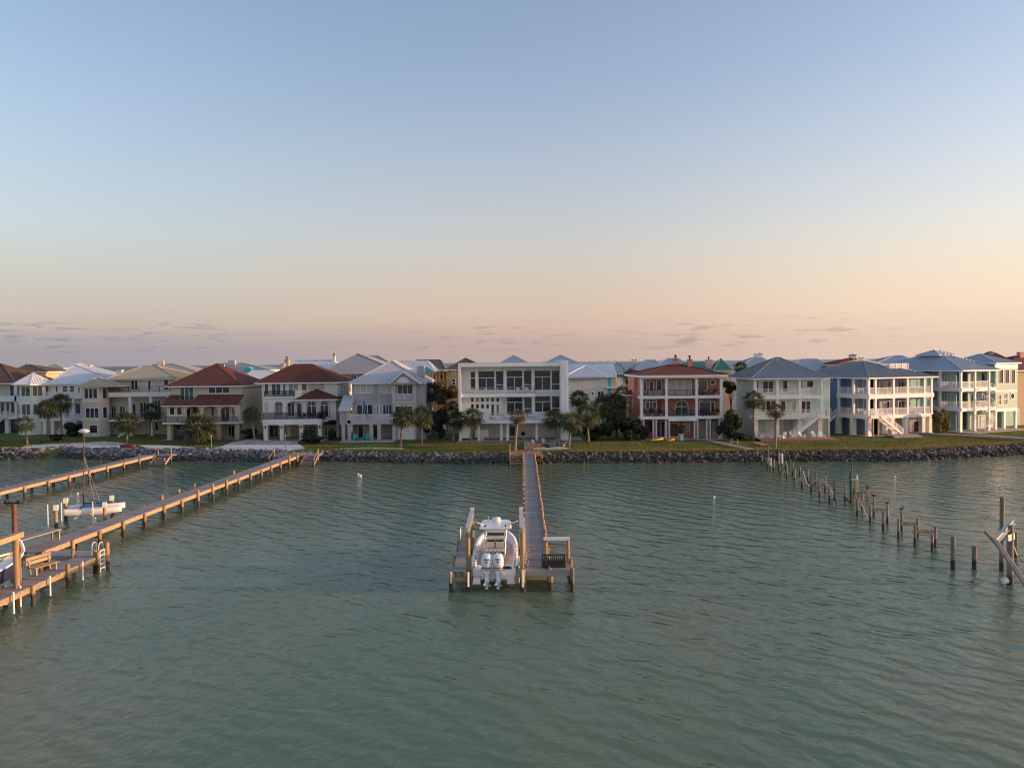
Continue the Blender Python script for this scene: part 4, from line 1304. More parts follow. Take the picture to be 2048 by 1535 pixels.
# ---- lavender-blue corner house with wrap-around porches
h = House('blue_house', 'blue house with wrap-around white porches and rooftop deck', 1738, 132, 22)
V = 2.2
ze = h.Z(755, -.5, 1738)
uR_ = h.U(1866)
Ld = 7.0
uw0, uw1 = 2.2, uR_ - .2
h.facade(V, 'lavender_blue_siding', 1757, 1864, 755, 793, [(1759, 1768, 762, 785, 1, 1), (1775, 1790, 762, 785, 2, 1), (1795, 1815, 762, 785, 3, 1, 'glass_dark')], z1=ze - .22)
h.facade(V, 'lavender_blue_siding', 1757, 1864, 793, 836, [(1759, 1768, 801, 827, 1, 1), (1773, 1792, 801, 827, 3, 1), (1796, 1815, 801, 827, 3, 1, 'glass_dark')])
h.facade(V, 'grey_siding', 1757, 1864, 836, 872, [(1764, 1780, 842, 870, 1, 1, 'white_paint', 'white_paint', 'door'), (1826, 1850, 840, 870, 2, 1, 'glass_dark')], z0=0)
for y0, y1 in ((757, 789), (799, 831)):      # teal screened bays at the right end of the porch
    for a, b in ((1821, 1832), (1835, 1847), (1852, 1860)): h.pbox('teal_screen', 'teal_siding', a, b, y0, y1 - 13, .3, .36)
h.body(uw0, uw1, V + .25, 16, 0, ze - .22, 'lavender_blue_siding')
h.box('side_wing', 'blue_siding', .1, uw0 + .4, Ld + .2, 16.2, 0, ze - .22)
h.win(Ld + 1.2, Ld + 2.2, h.Z(765), h.Z(757), 0, rz=-90, u=.1)
for i, (v0, v1) in enumerate(((2.6, 3.4), (4.6, 5.4))):
    for y0, y1 in ((760, 788), (800, 830)): h.win(v0, v1, h.Z(y1), h.Z(y0), 0, rz=-90, u=uw0, glass='glass_dark')
h.hip(-.6, uR_ + .7, -.6, 17, ze, h.Z(722.5, 6, 1700), (uR_ * .42, 7.0), (uR_ * .5, 9.5), 'roof_grey_metal', seam=(.46, .05, .07))
fr = [1738.5, 1752, 1788, 1816, 1849.5, 1864]
for px in fr:
    u = h.U(px)
    h.ucol(u, 0, h.Z(789), ze - .22, .36); h.ucol(u, 0, h.Z(831), h.Z(797.5), .36)
for v in (3.3, 6.6):
    h.ucol(0.15, v, h.Z(789), ze - .22, .36); h.ucol(.15, v, h.Z(831), h.Z(797.5), .36); h.ucol(.25, v, 0, h.Z(838), .75)
for px in (1740, 1786, 1814, 1848, 1862): h.ucol(h.U(px, .1), .1, 0, h.Z(838), .72)
for y0, y1 in ((789, 797.5), (831, 838)):
    z0, z1 = h.Z(y1), h.Z(y0)
    h.box('porch_slab', 'white_paint', -.15, uR_ + .1, -.15, V, z0, z1)
    h.box('porch_slab', 'white_paint', -.15, uw0, V, Ld, z0, z1)
    h.rail([(.1, Ld - .1), (.1, .1), (uR_, .1)], z1, 1.1, 'white_paint', .14, .035, 2.2)
zs = h.Z(832)
h.box('landing', 'white_paint', h.U(1741, -1.4), h.U(1757, -1.4), -1.5, -.15, zs - .25, zs)
h.rail([(h.U(1741, -1.4), -.2), (h.U(1741, -1.4), -1.4), (h.U(1755, -1.4), -1.4)], zs, 1.0, 'white_paint', .14)
for px in (1746, 1757): h.ucol(h.U(px, -1.3), -1.4, 0, zs - .25, .2, 'timber', 'post', False)
h.stairs((h.U(1757, -.9), -.9, zs), (h.U(1801, -.9), -.9, .2), 1.2, 14, tread='timber', side='white_paint')
h.stairs((-.2, Ld + .6, zs), (-4.2, Ld + .6, .1), 1.1, 14)
# rooftop deck
h.pbox('roof_deck', 'white_paint', 1789, 1817, 741, 754, 3.2, 6.0)
dz = h.Z(741, 3.2, 1800)
ua, ub = h.U(1763, 5), h.U(1817, 3.2)
h.box('roof_deck_floor', 'white_paint', ua, ub, 3.2, 7.6, dz - .12, dz)
h.rail([(ua, 7.5), (ua, 3.3), (ub, 3.3), (ub, 7.5)], dz, 1.25, 'white_paint', .13, .05, 1.6, .14)
h.box('patio', 'concrete', -.4, uR_ + .4, -.4, V, 0, .08)
H8 = h

# ---- teal house with tower and spiral stairs
h = House('teal_tower_house', 'teal house with blue metal roof, sunlit tower and spiral stairs', 1923, 137.4, 26)
V = 2.4
ze = h.Z(740, -.5, 1923)
uP = h.U(1990)
uT1 = h.U(2035, .3)
Ld = 8.5
h.hip(-.7, uP + .6, -.7, 18, ze, h.Z(703, 8, 1893), (uP * .42, 7.2), (uP * .48, 8.6), 'roof_blue_metal', seam=SEAM)
mb = MB(); ngx, ngv, ngz = uP * .45, 7.9, h.Z(706, 8, 1893)
h.hip(ngx - 2.4, ngx + 2.4, ngv - 2.4, ngv + 2.4, ngz - .35, h.Z(699.5, 8, 1893), (ngx - .4, ngv), (ngx + .4, ngv), 'roof_blue_metal', ft=.1, name='upper_roof')
h.facade(V, 'pale_teal', 1936, 1989, 740, 779, [(1941, 1955, 745, 773, 2, 1), (1962, 1979, 745, 773, 2, 1)], z1=ze - .22)
h.facade(V, 'pale_teal', 1936, 1989, 779, 820, [(1941, 1950, 787, 815, 1, 1), (1962, 1983, 787, 815, 2, 1)])
h.facade(V + .5, 'pale_teal', 1936, 1989, 820, 860, [(1943, 1962, 829, 858, 1, 1, 'window_shade', 'white_paint', 'garage_door')], z0=0)
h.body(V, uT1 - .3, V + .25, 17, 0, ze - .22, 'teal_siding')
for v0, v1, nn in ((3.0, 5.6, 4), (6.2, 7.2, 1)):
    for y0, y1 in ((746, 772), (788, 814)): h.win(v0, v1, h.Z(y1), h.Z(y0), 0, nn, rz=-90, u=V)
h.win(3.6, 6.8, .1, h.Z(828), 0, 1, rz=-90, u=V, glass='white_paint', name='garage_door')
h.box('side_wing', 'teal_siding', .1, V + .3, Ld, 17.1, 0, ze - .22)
for px in (1923, 1951, 1979):
    u = h.U(px); h.ucol(u, 0, h.Z(776), ze - .22, .36); h.ucol(u, 0, h.Z(816), h.Z(783), .36); h.ucol(u, 0, 0, h.Z(822), .5)
for v in (4.0, 8.0): h.ucol(.2, v, h.Z(776), ze - .22, .36); h.ucol(.2, v, h.Z(816), h.Z(783), .36); h.ucol(.2, v, 0, h.Z(822), .5)
for y0, y1 in ((776, 783), (816, 822.5)):
    z0, z1 = h.Z(y1), h.Z(y0)
    h.box('porch_slab', 'white_paint', -.15, uP, -.15, V, z0, z1); h.box('porch_slab', 'white_paint', -.15, V, V, Ld, z0, z1)
    h.rail([(.1, Ld - .1), (.1, .1), (h.U(1978), .1)], z1, 1.1, 'white_paint', .14, .035, 2.2)
# tower
ut0 = h.U(1991, .3)
tz0, tz1 = h.Z(817, .3, 2012), h.Z(725, .3, 2012)
h.facade(.3, 'pale_teal', 1991, 2035, 725, 817, [(1997, 2006.5, 738, 767, 1, 1, 'glass_blue'), (2009, 2018, 738, 767, 1, 1, 'glass_blue'), (2021.5, 2030, 738, 767, 1, 1, 'glass_blue'), (1996, 2003, 788, 810, 1, 2, 'glass_curtained'), (2006.5, 2015.5, 786, 809, 1, 2, 'glass_curtained')], name='tower_wall')
h.roundwin(2024.5, 791.5, 4.5, .3)
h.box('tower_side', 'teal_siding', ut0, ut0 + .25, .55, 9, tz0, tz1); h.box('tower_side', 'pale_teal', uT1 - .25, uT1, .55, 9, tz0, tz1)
h.pbox('tower_band', 'white_paint', 1991, 2035, 780, 783, .24, .3); h.pbox('tower_cornice', 'white_paint', 1990, 2036, 725, 737, .22, .3)
h.pbox('tower_base', 'white_paint', 1991, 2035, 816, 822, .2, 9)
h.hip(ut0 - .7, uT1 + .3, -.3, 9.2, tz1 + .02, h.Z(707.5, 4, 1985), ((ut0 + uT1) / 2 - .9, 4.5), ((ut0 + uT1) / 2 - .8, 5), 'roof_blue_metal', seam=SEAM)
for px in (1993, 2010, 2033):
    h.ucol(h.U(px, .4), .4, 0, tz0 - .3, .42)
h.facade(4.5, 'teal_siding', 1991, 2040, 818, 860, z0=0, name='undercroft_wall')
# spiral staircase
c = (h.U(1977, -1.3), -1.3)
sp_z = h.Z(776)
o = MB().tube([(c[0], c[1], 0), (c[0], c[1], sp_z + 1.0)], .11, 8).build('spiral_pole', 'white_paint', h.root)
n = 44
mb = MB(); prev = None
for i in range(n):
    t = i * R(24.5) + 1.0; z = sp_z * (i + 1) / n
    d = Vector((math.cos(t), math.sin(t), 0))
    MB().bar(Vector((*c, z)), Vector((*c, z)) + d * .95, .28, .05).build('spiral_tread', 'white_paint', o)
    p = Vector((*c, z)) + d * .97
    mb.bar(p, p + Vector((0, 0, .95)), .035)
    if prev: mb.bar(prev + Vector((0, 0, .95)), p + Vector((0, 0, .95)), .05)
    prev = p
mb.build('spiral_railing', 'white_paint', o)
h.box('patio', 'concrete', -.3, uT1 + .3, -2.2, 9, 0, .08)
H9 = h

# ---- tan house cut by the right edge
h = House('tan_house', 'tan house with rust red roof cut off by the right edge', 2040, 152, 20)
h.facade(0, 'tan_stucco', 2022, 2300, 741, 858, z0=0)
h.body(h.U(2022), h.U(2300), .25, 14, 0, h.Z(741), 'tan_stucco')
for y in (776, 818): h.pbox('string_course', 'tan_stucco', 2022, 2300, y, y + 2, -.05, 0)
h.hip(h.U(2014, -.8), h.U(2310, -.8), -.8, 15, h.Z(740), h.Z(711.5, 7, 2030), (h.U(2030, 7), 7), (h.U(2200, 7), 7), 'roof_wine_shingle')
h.chimney(2040, 2047, 705, 716, 6, 'salmon_stucco', .8, 'brick_red')

# ================================================================ houses behind the front row
def back_house(name, label, D, e0, e1, ey, r0, r1, ry, roof, wall, depth=11, wins=(), ridge='u', seam=None, rot=0, w0=None, w1=None):
    h = House(name, label, (e0 + e1) / 2, D, rot, group='houses behind the front row')
    ze = h.Z(ey, -.6)
    vm = depth / 2
    zr = h.Z(ry, vm, (r0 + r1) / 2)
    if ridge == 'u': ra, rb = (h.U(r0, vm), vm), (h.U(r1, vm), vm)
    else: ra, rb = (h.U(r0, vm * .7), vm * .7), (h.U(r0, vm * .7) + .01, vm * 1.5)
    if ridge == 'u' and r0 == r1: rb = ra
    h.hip(h.U(e0, -.6), h.U(e1, -.6), -.6, depth + .6, ze, zr, ra, rb, roof, seam=seam)
    a, b = (w0 or e0 + 4), (w1 or e1 - 4)
    h.facade(0, wall, a, b, ey, ey + 60, wins, z0=0, z1=ze - .22)
    h.body(h.U(a), h.U(b), .25, depth, 0, ze - .22, wall)
    return h


SB = (0.5, .06, .07)
back_house('brown_hip_house', 'small dark brown hip roof behind the leftmost house', 190, 20, 97, 743, 56, 58, 728, 'roof_brown', 'peach_stucco')
back_house('far_grey_house', 'low grey roof on the horizon left of the white metal roof', 300, 86, 128, 736, 104, 114, 728.5, 'roof_beige_metal', 'pale_cream')
h = back_house('tan_ridge_house', 'tan long-ridged roof with white chimney behind the beige tower house', 198, 268, 394, 743, 313, 347, 727, 'roof_beige_metal', 'white_stucco', 13)
h.chimney(316, 326, 722.5, 731, 5, 'white_stucco', 1.0)
MB().tube([(h.U(328, 5), 5.2, h.Z(730, 5)), (h.U(328, 5), 5.2, h.Z(721, 5))], .2, 8).build('vent_pipe', 'galvanised', h.root)
h = back_house('green_grey_house', 'grey roof with square chimney right behind the red barrel tile roof', 205, 425, 540, 740, 446, 488, 726, 'roof_grey_metal', 'white_stucco', 13)
h.chimney(458, 471, 721.5, 732, 5, 'grey_stucco', 1.0)
MB().prism([(h.U(490), h.Z(742)), (h.U(500), h.Z(733)), (h.U(512), h.Z(742))], 'y', -1.2, 4).build('dormer', 'turquoise_paint', h.root)
back_house('low_white_roof_house', 'low white roof between the two red tile roofs', 186, 484, 566, 757, 505, 540, 740, 'roof_white_metal', 'white_stucco', 11, seam=SB)
h = back_house('long_white_roof_house', 'long pale blue roof with white chimney behind the rust tile roof', 190, 566, 704, 747, 594, 664, 720, 'roof_white_metal', 'pink_stucco', 13, seam=SB)
h.chimney(665, 671.5, 713, 728, 5.5, 'white_stucco', .9, None, True)
h.chimney(570, 578.5, 719, 740, 3, 'tan_stucco', 1.0, 'brick_red', True)
h.chimney(561, 570, 728, 745, 2, 'pink_stucco', 1.2)
h = back_house('big_grey_hip_house', 'large grey hip roof with arched attic window above the rust tile house', 166, 636, 805, 745, 717, 717, 707, 'roof_grey_shingle', 'rose_siding', 15, ridge='v', w0=652, w1=790)
h.archwin(703.5, 713, 746, 757, 0, 'glass_dark', 'white_paint', None, 2)
back_house('grey_back_ridge_house', 'grey roof ridge showing just right of the large grey hip roof', 186, 705, 800, 737, 734, 757, 711, 'roof_grey_shingle', 'pink_stucco', 12)
back_house('pale_ridge_house', 'pale blue roof behind the chimney of the grey gabled house', 196, 776, 872, 744, 800, 856, 721, 'roof_white_metal', 'white_stucco', 12, seam=SB)
h = back_house('slate_gable_house', 'dark slate roof with yellow gable left of the modern house', 232, 822, 892, 739, 834, 881, 719, 'roof_slate', 'yellow_siding', 12)
h = House('yellow_pergola_house', 'yellow house with white pergola posts and turquoise shade sail', 874, 184, group='houses behind the front row')
h.facade(3, 'yellow_siding', 846, 898, 742, 860, [(868, 875, 748, 758), (880, 888, 748, 758), (878, 888, 775, 790)], z0=0)
h.body(h.U(846, 3), h.U(898, 3), 3.25, 12, 0, h.Z(742, 3), 'yellow_siding')
for px in (858, 866, 873, 880, 887, 894): h.col(px, .3, 742, 800, .3, 'peach_stucco', 'pergola_post', z0=0)
mb = MB(); mb.prism([(h.U(866), h.Z(745)), (h.U(899), h.Z(738)), (h.U(899), h.Z(736.5)), (h.U(866), h.Z(743))], 'y', -.3, 3); mb.build('pergola_beam', 'white_paint', h.root)
mb = MB(); mb.prism([(h.U(851), h.Z(745)), (h.U(870), h.Z(743)), (h.U(853), h.Z(732))], 'y', -.4, -.3); mb.build('shade_sail', 'turquoise_paint', h.root)
back_house('olive_house', 'olive yellow house with brown roof at the left side of the modern house', 183, 891, 975, 738, 931, 933, 716, 'roof_brown', 'olive_siding', 12, [(904, 911.5, 740, 749, 1, 2), (904, 911.5, 757, 770, 1, 2)])
back_house('blue_peak_house', 'pale blue roof peak over the middle of the flat modern roof', 200, 990, 1064, 729, 1026, 1028, 710, 'roof_blue_metal', 'white_stucco', 11, seam=SB)
back_house('deep_blue_peak_house', 'blue roof peak behind the right fin of the modern house', 205, 1078, 1166, 729, 1119, 1121, 709, 'roof_blue_metal', 'blue_siding', 11, seam=SB)
h = back_house('white_side_house', 'white house with pale metal roof beside the right wall of the modern house', 166, 1112, 1233, 753, 1118, 1226, 727.5, 'roof_white_metal', 'white_stucco', 12, [(1183.5, 1188, 783, 790), (1195, 1208, 782, 796, 2, 1), (1145, 1155, 783, 792)], seam=SB, w1=1217)
h.hip(h.U(1126, -1.2), h.U(1214, -1.2), -1.2, 5, h.Z(753.2, -1.2), h.Z(730.5, 2.5, 1171), (h.U(1171, 2.5), 2.5), (h.U(1171, 2.5), 2.6), 'roof_white_metal', seam=SB, name='front_roof')
h.pbox('turquoise_panel', 'turquoise_paint', 1216, 1223, 752, 800, -.1, .3); h.pbox('peach_wall', 'peach_stucco', 1223, 1232, 752, 850, -.05, .5)
h.pbox('balcony_shelf', 'white_paint', 1213, 1235, 773, 776, -.9, -.12)
h = back_house('railed_roof_house', 'grey house with a railing on its roof right of the white house', 201, 1182, 1258, 746, 1196, 1240, 727, 'roof_grey_metal', 'white_stucco', 12, [(1234, 1251, 741.5 + 6, 752 + 4, 3, 1)], w1=1252)
zz = h.Z(727, 6)
h.rail([(h.U(1193, 6), 6), (h.U(1233, 6), 6), (h.U(1233, 6), 9)], zz - .1, .9, 'white_paint', .3, .05)
back_house('blue_low_house', 'low pale blue roof left of the brick house roof with beige wall', 212, 1268, 1332, 738, 1292, 1310, 719.5, 'roof_blue_metal', 'tan_stucco', 11, seam=SB)
back_house('blue_wide_house', 'wide pale blue roof behind the two brick chimneys', 232, 1296, 1392, 737, 1334, 1356, 716, 'roof_blue_metal', 'white_stucco', 12, seam=SB)
h = back_house('green_roof_house', 'green metal roof with pink chimney and peaked turret behind the brick house', 186, 1356, 1440, 741, 1372, 1408, 724, 'roof_green_metal', 'pink_stucco', 11, seam=SB)
h.chimney(1413.5, 1425, 720, 745, 1, 'pink_stucco', 1.6, None, True)
h.hip(h.U(1425.5, -.5), h.U(1466, -.5), -.5, 4.5, h.Z(741, -.5), h.Z(716.5, 2, 1441), (h.U(1442, 2), 2), (h.U(1442, 2), 2), 'roof_green_metal', seam=SB, name='turret_roof')
h.facade(0, 'peach_stucco', 1430, 1462, 741, 860, [(1452, 1457, 753, 757)], z0=0, name='turret_wall'); h.body(h.U(1430), h.U(1462), .25, 4, 0, h.Z(741), 'peach_stucco')


def cupola(h, px0, px1, py0, py1, v, roof):
    u0, u1 = h.U(px0, v), h.U(px1, v)
    w = u1 - u0
    z1, z0 = h.Z(py0, v), h.Z(py1, v)
    h.box('cupola', 'white_paint', u0 + w * .15, u1 - w * .15, v - w * .35, v + w * .35, z0 - .3, z0 + (z1 - z0) * .55)
    h.hip(u0, u1, v - w / 2, v + w / 2, z0 + (z1 - z0) * .55, z1, ((u0 + u1) / 2, v), ((u0 + u1) / 2, v), roof, ft=.1, name='cupola_roof')


h = back_house('cupola_house', 'pale blue roof with a cupola left of the grey aqua house roof', 201, 1478, 1556, 733, 1512, 1520, 712, 'roof_blue_metal', 'white_stucco', 12, seam=SB)
cupola(h, 1508.5, 1525, 705.5, 712, 6, 'roof_blue_metal')
back_house('pale_blue_roof_house', 'flat-ridged pale blue roof right behind the aqua house roof', 212, 1566, 1672, 740, 1601, 1634, 717.5, 'roof_blue_metal', 'white_stucco', 12, seam=SB)
h = back_house('red_cupola_house', 'dark red roof with white cupola behind the blue house', 206, 1668, 1740, 729, 1703, 1707, 714.5, 'roof_wine_shingle', 'tan_stucco', 11)
cupola(h, 1698, 1711.5, 707.5, 715, 5.5, 'roof_grey_metal')
back_house('right_blue_roof_house', 'pale blue roof between the blue house and the teal house', 216, 1752, 1842, 726, 1788, 1803, 710.5, 'roof_blue_metal', 'white_stucco', 12, seam=SB)
h = back_house('red_ridge_house', 'dark red roof with white cupola behind the teal tower', 192, 1946, 2034, 727, 1972, 1992, 706, 'roof_wine_shingle', 'tan_stucco', 12)
cupola(h, 1973, 1986, 702.5, 708.5, 6, 'roof_wine_shingle')

# twin-headed flood lamps on tall posts
for px, D, yt, lab in ((1268, 214, 720.5, 'thin twin-headed lamp post against the sea left of the brick roof'), (1722, 230, 716, 'thin twin-headed lamp post behind the blue house roof')):
    p = at_y(px, yt, D)
    o = empty('lamp_post', (p.x, D, BASE), 0, lab, 'lamp post', 'lamp posts behind the houses')
    zt = p.z - BASE
    MB().tube([(0, 0, 0), (0, 0, zt)], [.14, .09], 8).build('post', 'rusty_steel', o)
    MB().bar((-.55, 0, zt), (.55, 0, zt), .08).build('cross_arm', 'rusty_steel', o)
    for sx in (-.5, .5): MB().box(sx - .22, sx + .22, -.2, .2, zt + .03, zt + .25).build('lamp_head', 'dark_iron', o)

# ================================================================ shore: sand, bank, rocks
def on_ground(px, py):
    z = 1.2
    for _ in range(6):
        p = at_z(px, py, z); z = ground_z(p.x, p.y)
    return Vector((p.x, p.y, z))


def patch(name, pts, m, lift=.05, wob=.35, kind='structure', label=None, cat=None):
    P = [on_ground(*q) for q in pts]
    out = []
    rnd = random.Random(len(pts) * 7 + int(pts[0][0]))
    for i in range(len(P)):
        a, b = P[i], P[(i + 1) % len(P)]
        n = max(1, int((b - a).length / 1.2))
        for k in range(n):
            q = a.lerp(b, k / n)
            q = Vector((q.x + rnd.uniform(-wob, wob), q.y + rnd.uniform(-wob, wob), 0))
            out.append((q.x, q.y, ground_z(q.x, q.y) + lift))
    bm = bmesh.new()
    bm.faces.new([bm.verts.new(p) for p in out])
    bmesh.ops.triangulate(bm, faces=bm.faces)
    bmesh.ops.recalc_face_normals(bm, faces=bm.faces)
    me = bpy.data.meshes.new(name)
    if sum(f.normal.z for f in bm.faces) < 0: bmesh.ops.reverse_faces(bm, faces=bm.faces)
    bm.to_mesh(me); bm.free()
    me.materials.append(M[m])
    return tag(link(name, me), label, cat, kind=kind)


patch('sand_beach', [(28, 897), (56, 890), (102, 887.5), (171, 885), (208, 883), (239, 885), (253, 888), (299, 890), (349, 892), (392, 895), (392, 899), (349, 900), (308, 899), (272, 902), (239, 900), (171, 897), (109, 893)], 'sand')
patch('sand_path', [(415, 899), (440, 893), (501, 876.5), (527, 880), (590, 884), (606, 893), (610, 903), (556, 903), (536, 902), (471, 899)], 'sand')
patch('sand_strip', [(668, 896.5), (735, 894.5), (806, 895.5), (808, 898.5), (735, 898), (672, 899)], 'sand', .05, .15)
patch('garden_path', [(884, 842), (904, 842), (906, 858), (882, 858)], 'sand', .05, .2)


def rock_mesh(seed, name):
    rs = np.random.RandomState(seed)
    bm = bmesh.new()
    n = 13
    for _ in range(n):
        v = rs.randn(3); v /= np.linalg.norm(v)
        v *= rs.uniform(.75, 1.0)
        bm.verts.new((v[0] * .58, v[1] * .5, v[2] * .40))
    bmesh.ops.convex_hull(bm, input=bm.verts)
    loose = [v for v in bm.verts if not v.link_faces]
    bmesh.ops.delete(bm, geom=loose, context='VERTS')
    me = bpy.data.meshes.new(name)
    bm.to_mesh(me); bm.free()
    return me


def rock_mat():
    m, nt, b = new_mat('shore_rock')
    at = nt.nodes.new('ShaderNodeAttribute'); at.attribute_name = 'tone'
    g = nt.nodes.new('ShaderNodeNewGeometry'); sp = nt.nodes.new('ShaderNodeSeparateXYZ'); nt.links.new(g.outputs['Position'], sp.inputs[0])
    isl = g.outputs['Random Per Island']
    tone = ramp(nt, isl, 0, 1, .45, 1.3)
    side_ = ramp(nt, sp.outputs[0], -34, 10)
    c = nmix(nt, ramp(nt, noise(nt, 2.5, 5, .65, coord='World'), .3, .7), nmix(nt, side_, (.16, .155, .165), (.085, .074, .07)), nmix(nt, side_, (.29, .28, .30), (.17, .152, .148)))
    hsv = nt.nodes.new('ShaderNodeHueSaturation'); nt.links.new(tone, hsv.inputs['Value']); nt.links.new(c, hsv.inputs['Color'])
    zz = nmath(nt, 'ADD', sp.outputs[2], nmath(nt, 'MULTIPLY', nmath(nt, 'SUBTRACT', noise(nt, .6, 3, coord='World'), .5), .5))
    wet = ramp(nt, zz, .45, .85, .85, 0)
    c2 = nmix(nt, wet, hsv.outputs[0], (.045, .037, .028))
    nt.links.new(c2, b.inputs['Base Color'])
    b.inputs['Roughness'].default_value = .85
    bn = nt.nodes.new('ShaderNodeBump'); bn.inputs['Strength'].default_value = .6; bn.inputs['Distance'].default_value = .05
    nt.links.new(noise(nt, 7, 5, .7, coord='World'), bn.inputs['Height']); nt.links.new(bn.outputs[0], b.inputs['Normal'])
    M['shore_rock'] = m


rock_mat()
ROCKS = [rock_mesh(100 + i, 'stone') for i in range(14)]
for me in ROCKS: me.materials.append(M['shore_rock'])


def revetment(label, x0, x1, n_, seed, wmul=1.0, n_parts=110, gaps=(), big=1.0):
    rs = random.Random(seed)
    root = empty('rock_revetment', ((x0 + x1) / 2, shore_y((x0 + x1) / 2) + 1, 0), 0, label, 'rock bank', 'rock banks along the shore')
    spots = []
    n = int(n_ * 2.4)
    for i in range(n):
        x = rs.uniform(x0, x1)
        if any(a < x < b for a, b in gaps): continue
        f = rs.random()
        d = -0.6 + 4.1 * wmul * f
        y = shore_y(x) + d
        s = (rs.uniform(.30, .68) if rs.random() < .85 else rs.uniform(.7, 1.0)) * big * (1.15 if d < 1 else 1)
        z = ground_z(x, y) + .04 + rs.uniform(-.05, .2) * (1 if d < 4 else .3)
        spots.append((x, y, z, s, rs.uniform(0, 6.28), rs.uniform(-.5, .5), rs.uniform(-.5, .5), rs.randrange(14)))
    spots.sort(key=lambda q: -q[3] * (1 if q[2] > .5 else .6))
    inv = Vector(root.location)
    for q in spots[:n_parts]:
        o = link('stone', ROCKS[q[7]], root, Vector(q[:3]) - inv)
        o.rotation_euler = (q[5], q[6], q[4]); o.scale = (q[3],) * 3
    vs, fs, off = [], [], 0
    cache = [(np.array([v.co[:] for v in me.vertices]), [tuple(p.vertices) for p in me.polygons]) for me in ROCKS]
    for q in spots[n_parts:]:
        V_, F_ = cache[q[7]]
        Rm = np.array(Matrix.Rotation(q[4], 3, 'Z') @ Matrix.Rotation(q[5], 3, 'X') @ Matrix.Rotation(q[6], 3, 'Y'))
        W = V_ @ Rm.T * q[3] + np.array(q[:3]) - np.array(inv)
        vs.extend(map(tuple, W)); fs.extend([tuple(i + off for i in f) for f in F_]); off += len(V_)
    mb = MB(); mb.add(vs, fs)
    tag(mb.build('small_stones', 'shore_rock', root), kind='stuff')


xa = [at_z(p, y, 0).x for p, y in ((-120, 918), (58, 919), (72, 915), (270, 921), (305, 921), (560, 925), (632, 922), (1020, 928), (1072, 927), (1515, 924), (1560, 924), (2200, 905))]
revetment('short grey rock bank at the left edge beside the inlet', xa[0], xa[1], 260, 1, 1.2, 50)
revetment('grey rock bank below the sand left of the far left pier', xa[2], xa[3], 420, 2, 1.25, 80)
revetment('pale rock bank between the two left piers', xa[4], xa[5], 520, 3, 1.3, 90)
revetment('dark rock bank below the grey and modern houses left of the centre pier', xa[6], xa[7], 620, 4, .85, 90)
revetment('dark rock bank below the brick house right of the centre pier', xa[8], xa[9], 700, 5, .85, 90)
revetment('long brown rock bank on the right below the aqua and blue houses', xa[10], xa[11], 1000, 6, .9, 110)
# a few odd rocks under pier ends
revetment('rocks under the shore stairs of the long left pier', xa[5], xa[6], 70, 8, .9, 10)
revetment('rocks behind the stairs of the centre pier', xa[7], xa[8], 60, 9, .9, 10)
revetment('rocks under the foot of the far left pier', xa[3], xa[4], 60, 10, 1.0, 10)
revetment('rocks behind the first broken pilings', xa[9], xa[10], 70, 11, .9, 10)

# ================================================================ piers
DZ = 1.3


def plank_run(root, p0, dirv, width, n, sp, z, m='deck_wood', thick=.05, cap=300, seed=1, gap=.015):
    """planks across a run: p0 start centre (local), dirv unit vector of the run; nearest ones single, the rest joined"""
    rs = random.Random(seed)
    d = Vector((dirv[0], dirv[1], 0)).normalized()
    a = math.atan2(d.y, d.x) - math.pi / 2
    me = MB().box(-width / 2, width / 2, -(sp - gap) / 2, (sp - gap) / 2, -thick, 0).mesh('plank', m)
    mb = MB()
    for i in range(n):
        c = Vector((p0[0], p0[1], z)) + d * (sp * (i + .5))
        if i < cap:
            o = link('plank', me, root, c + Vector((rs.uniform(-.02, .02) * abs(d.y), 0, rs.uniform(-.006, .006))), a)
        else:
            w = Vector((-d.y, d.x, 0)) * width / 2
            mb.bar(c - w - Vector((0, 0, thick / 2)), c + w - Vector((0, 0, thick / 2)), sp - gap, thick)
    if mb.v: tag(mb.build('far_planks', m, root), kind='stuff')


PILE_CACHE = {}


def pile(root, x, y, zt, r=.14, m='pile_wood', zb=-1.5, lean=(0, 0), name='pile', inv=Vector((0, 0, 0))):
    mb = MB()
    mb.tube([(0, 0, zb), (lean[0] * .6, lean[1] * .6, zb + (zt - zb) * .6), (lean[0], lean[1], zt)], [r * 1.04, r, r * .96], 10)
    return mb.build(name, m, root, Vector((x, y, 0)) - inv)


def pier(name, label, A, B, width, z=DZ, sp=.2, pile_sp=3.2, over=.3, m='deck_wood', beam='timber', piles=True, r=.13, seed=1, cap=300, pm='pile_wood', overs=None):
    A, B = Vector((A[0], A[1], 0)), Vector((B[0], B[1], 0))
    rz = math.atan2(B.y - A.y, B.x - A.x) - math.pi / 2
    L = (B - A).length
    root = empty(name, A, rz, label, 'pier')
    plank_run(root, (0, 0), (0, 1), width, int(L / sp), sp, z, m, seed=seed, cap=cap)
    for sx in (-1, 1):
        MB().box(sx * (width / 2 - .04) - .045, sx * (width / 2 - .04) + .045, 0.01, L, z - .36, z - .055).build('stringer', beam, root)
    if piles:
        rs = random.Random(seed + 5)
        n = max(1, int(L / pile_sp))
        for i in range(n + 1):
            y = min(L - .1, i * pile_sp + .1)
            for sx in (-1, 1):
                t = z + (over if overs is None else rs.choice(overs)) + rs.uniform(-.05, .06)
                pile(root, sx * (width / 2 + r * .9), y, t, r, pm, lean=(rs.uniform(-.03, .03), rs.uniform(-.03, .03)))
            MB().box(-width / 2 + .06, width / 2 - .06, y - .06, y + .06, z - .6, z - .37).build('cross_beam', beam, root)
    return root


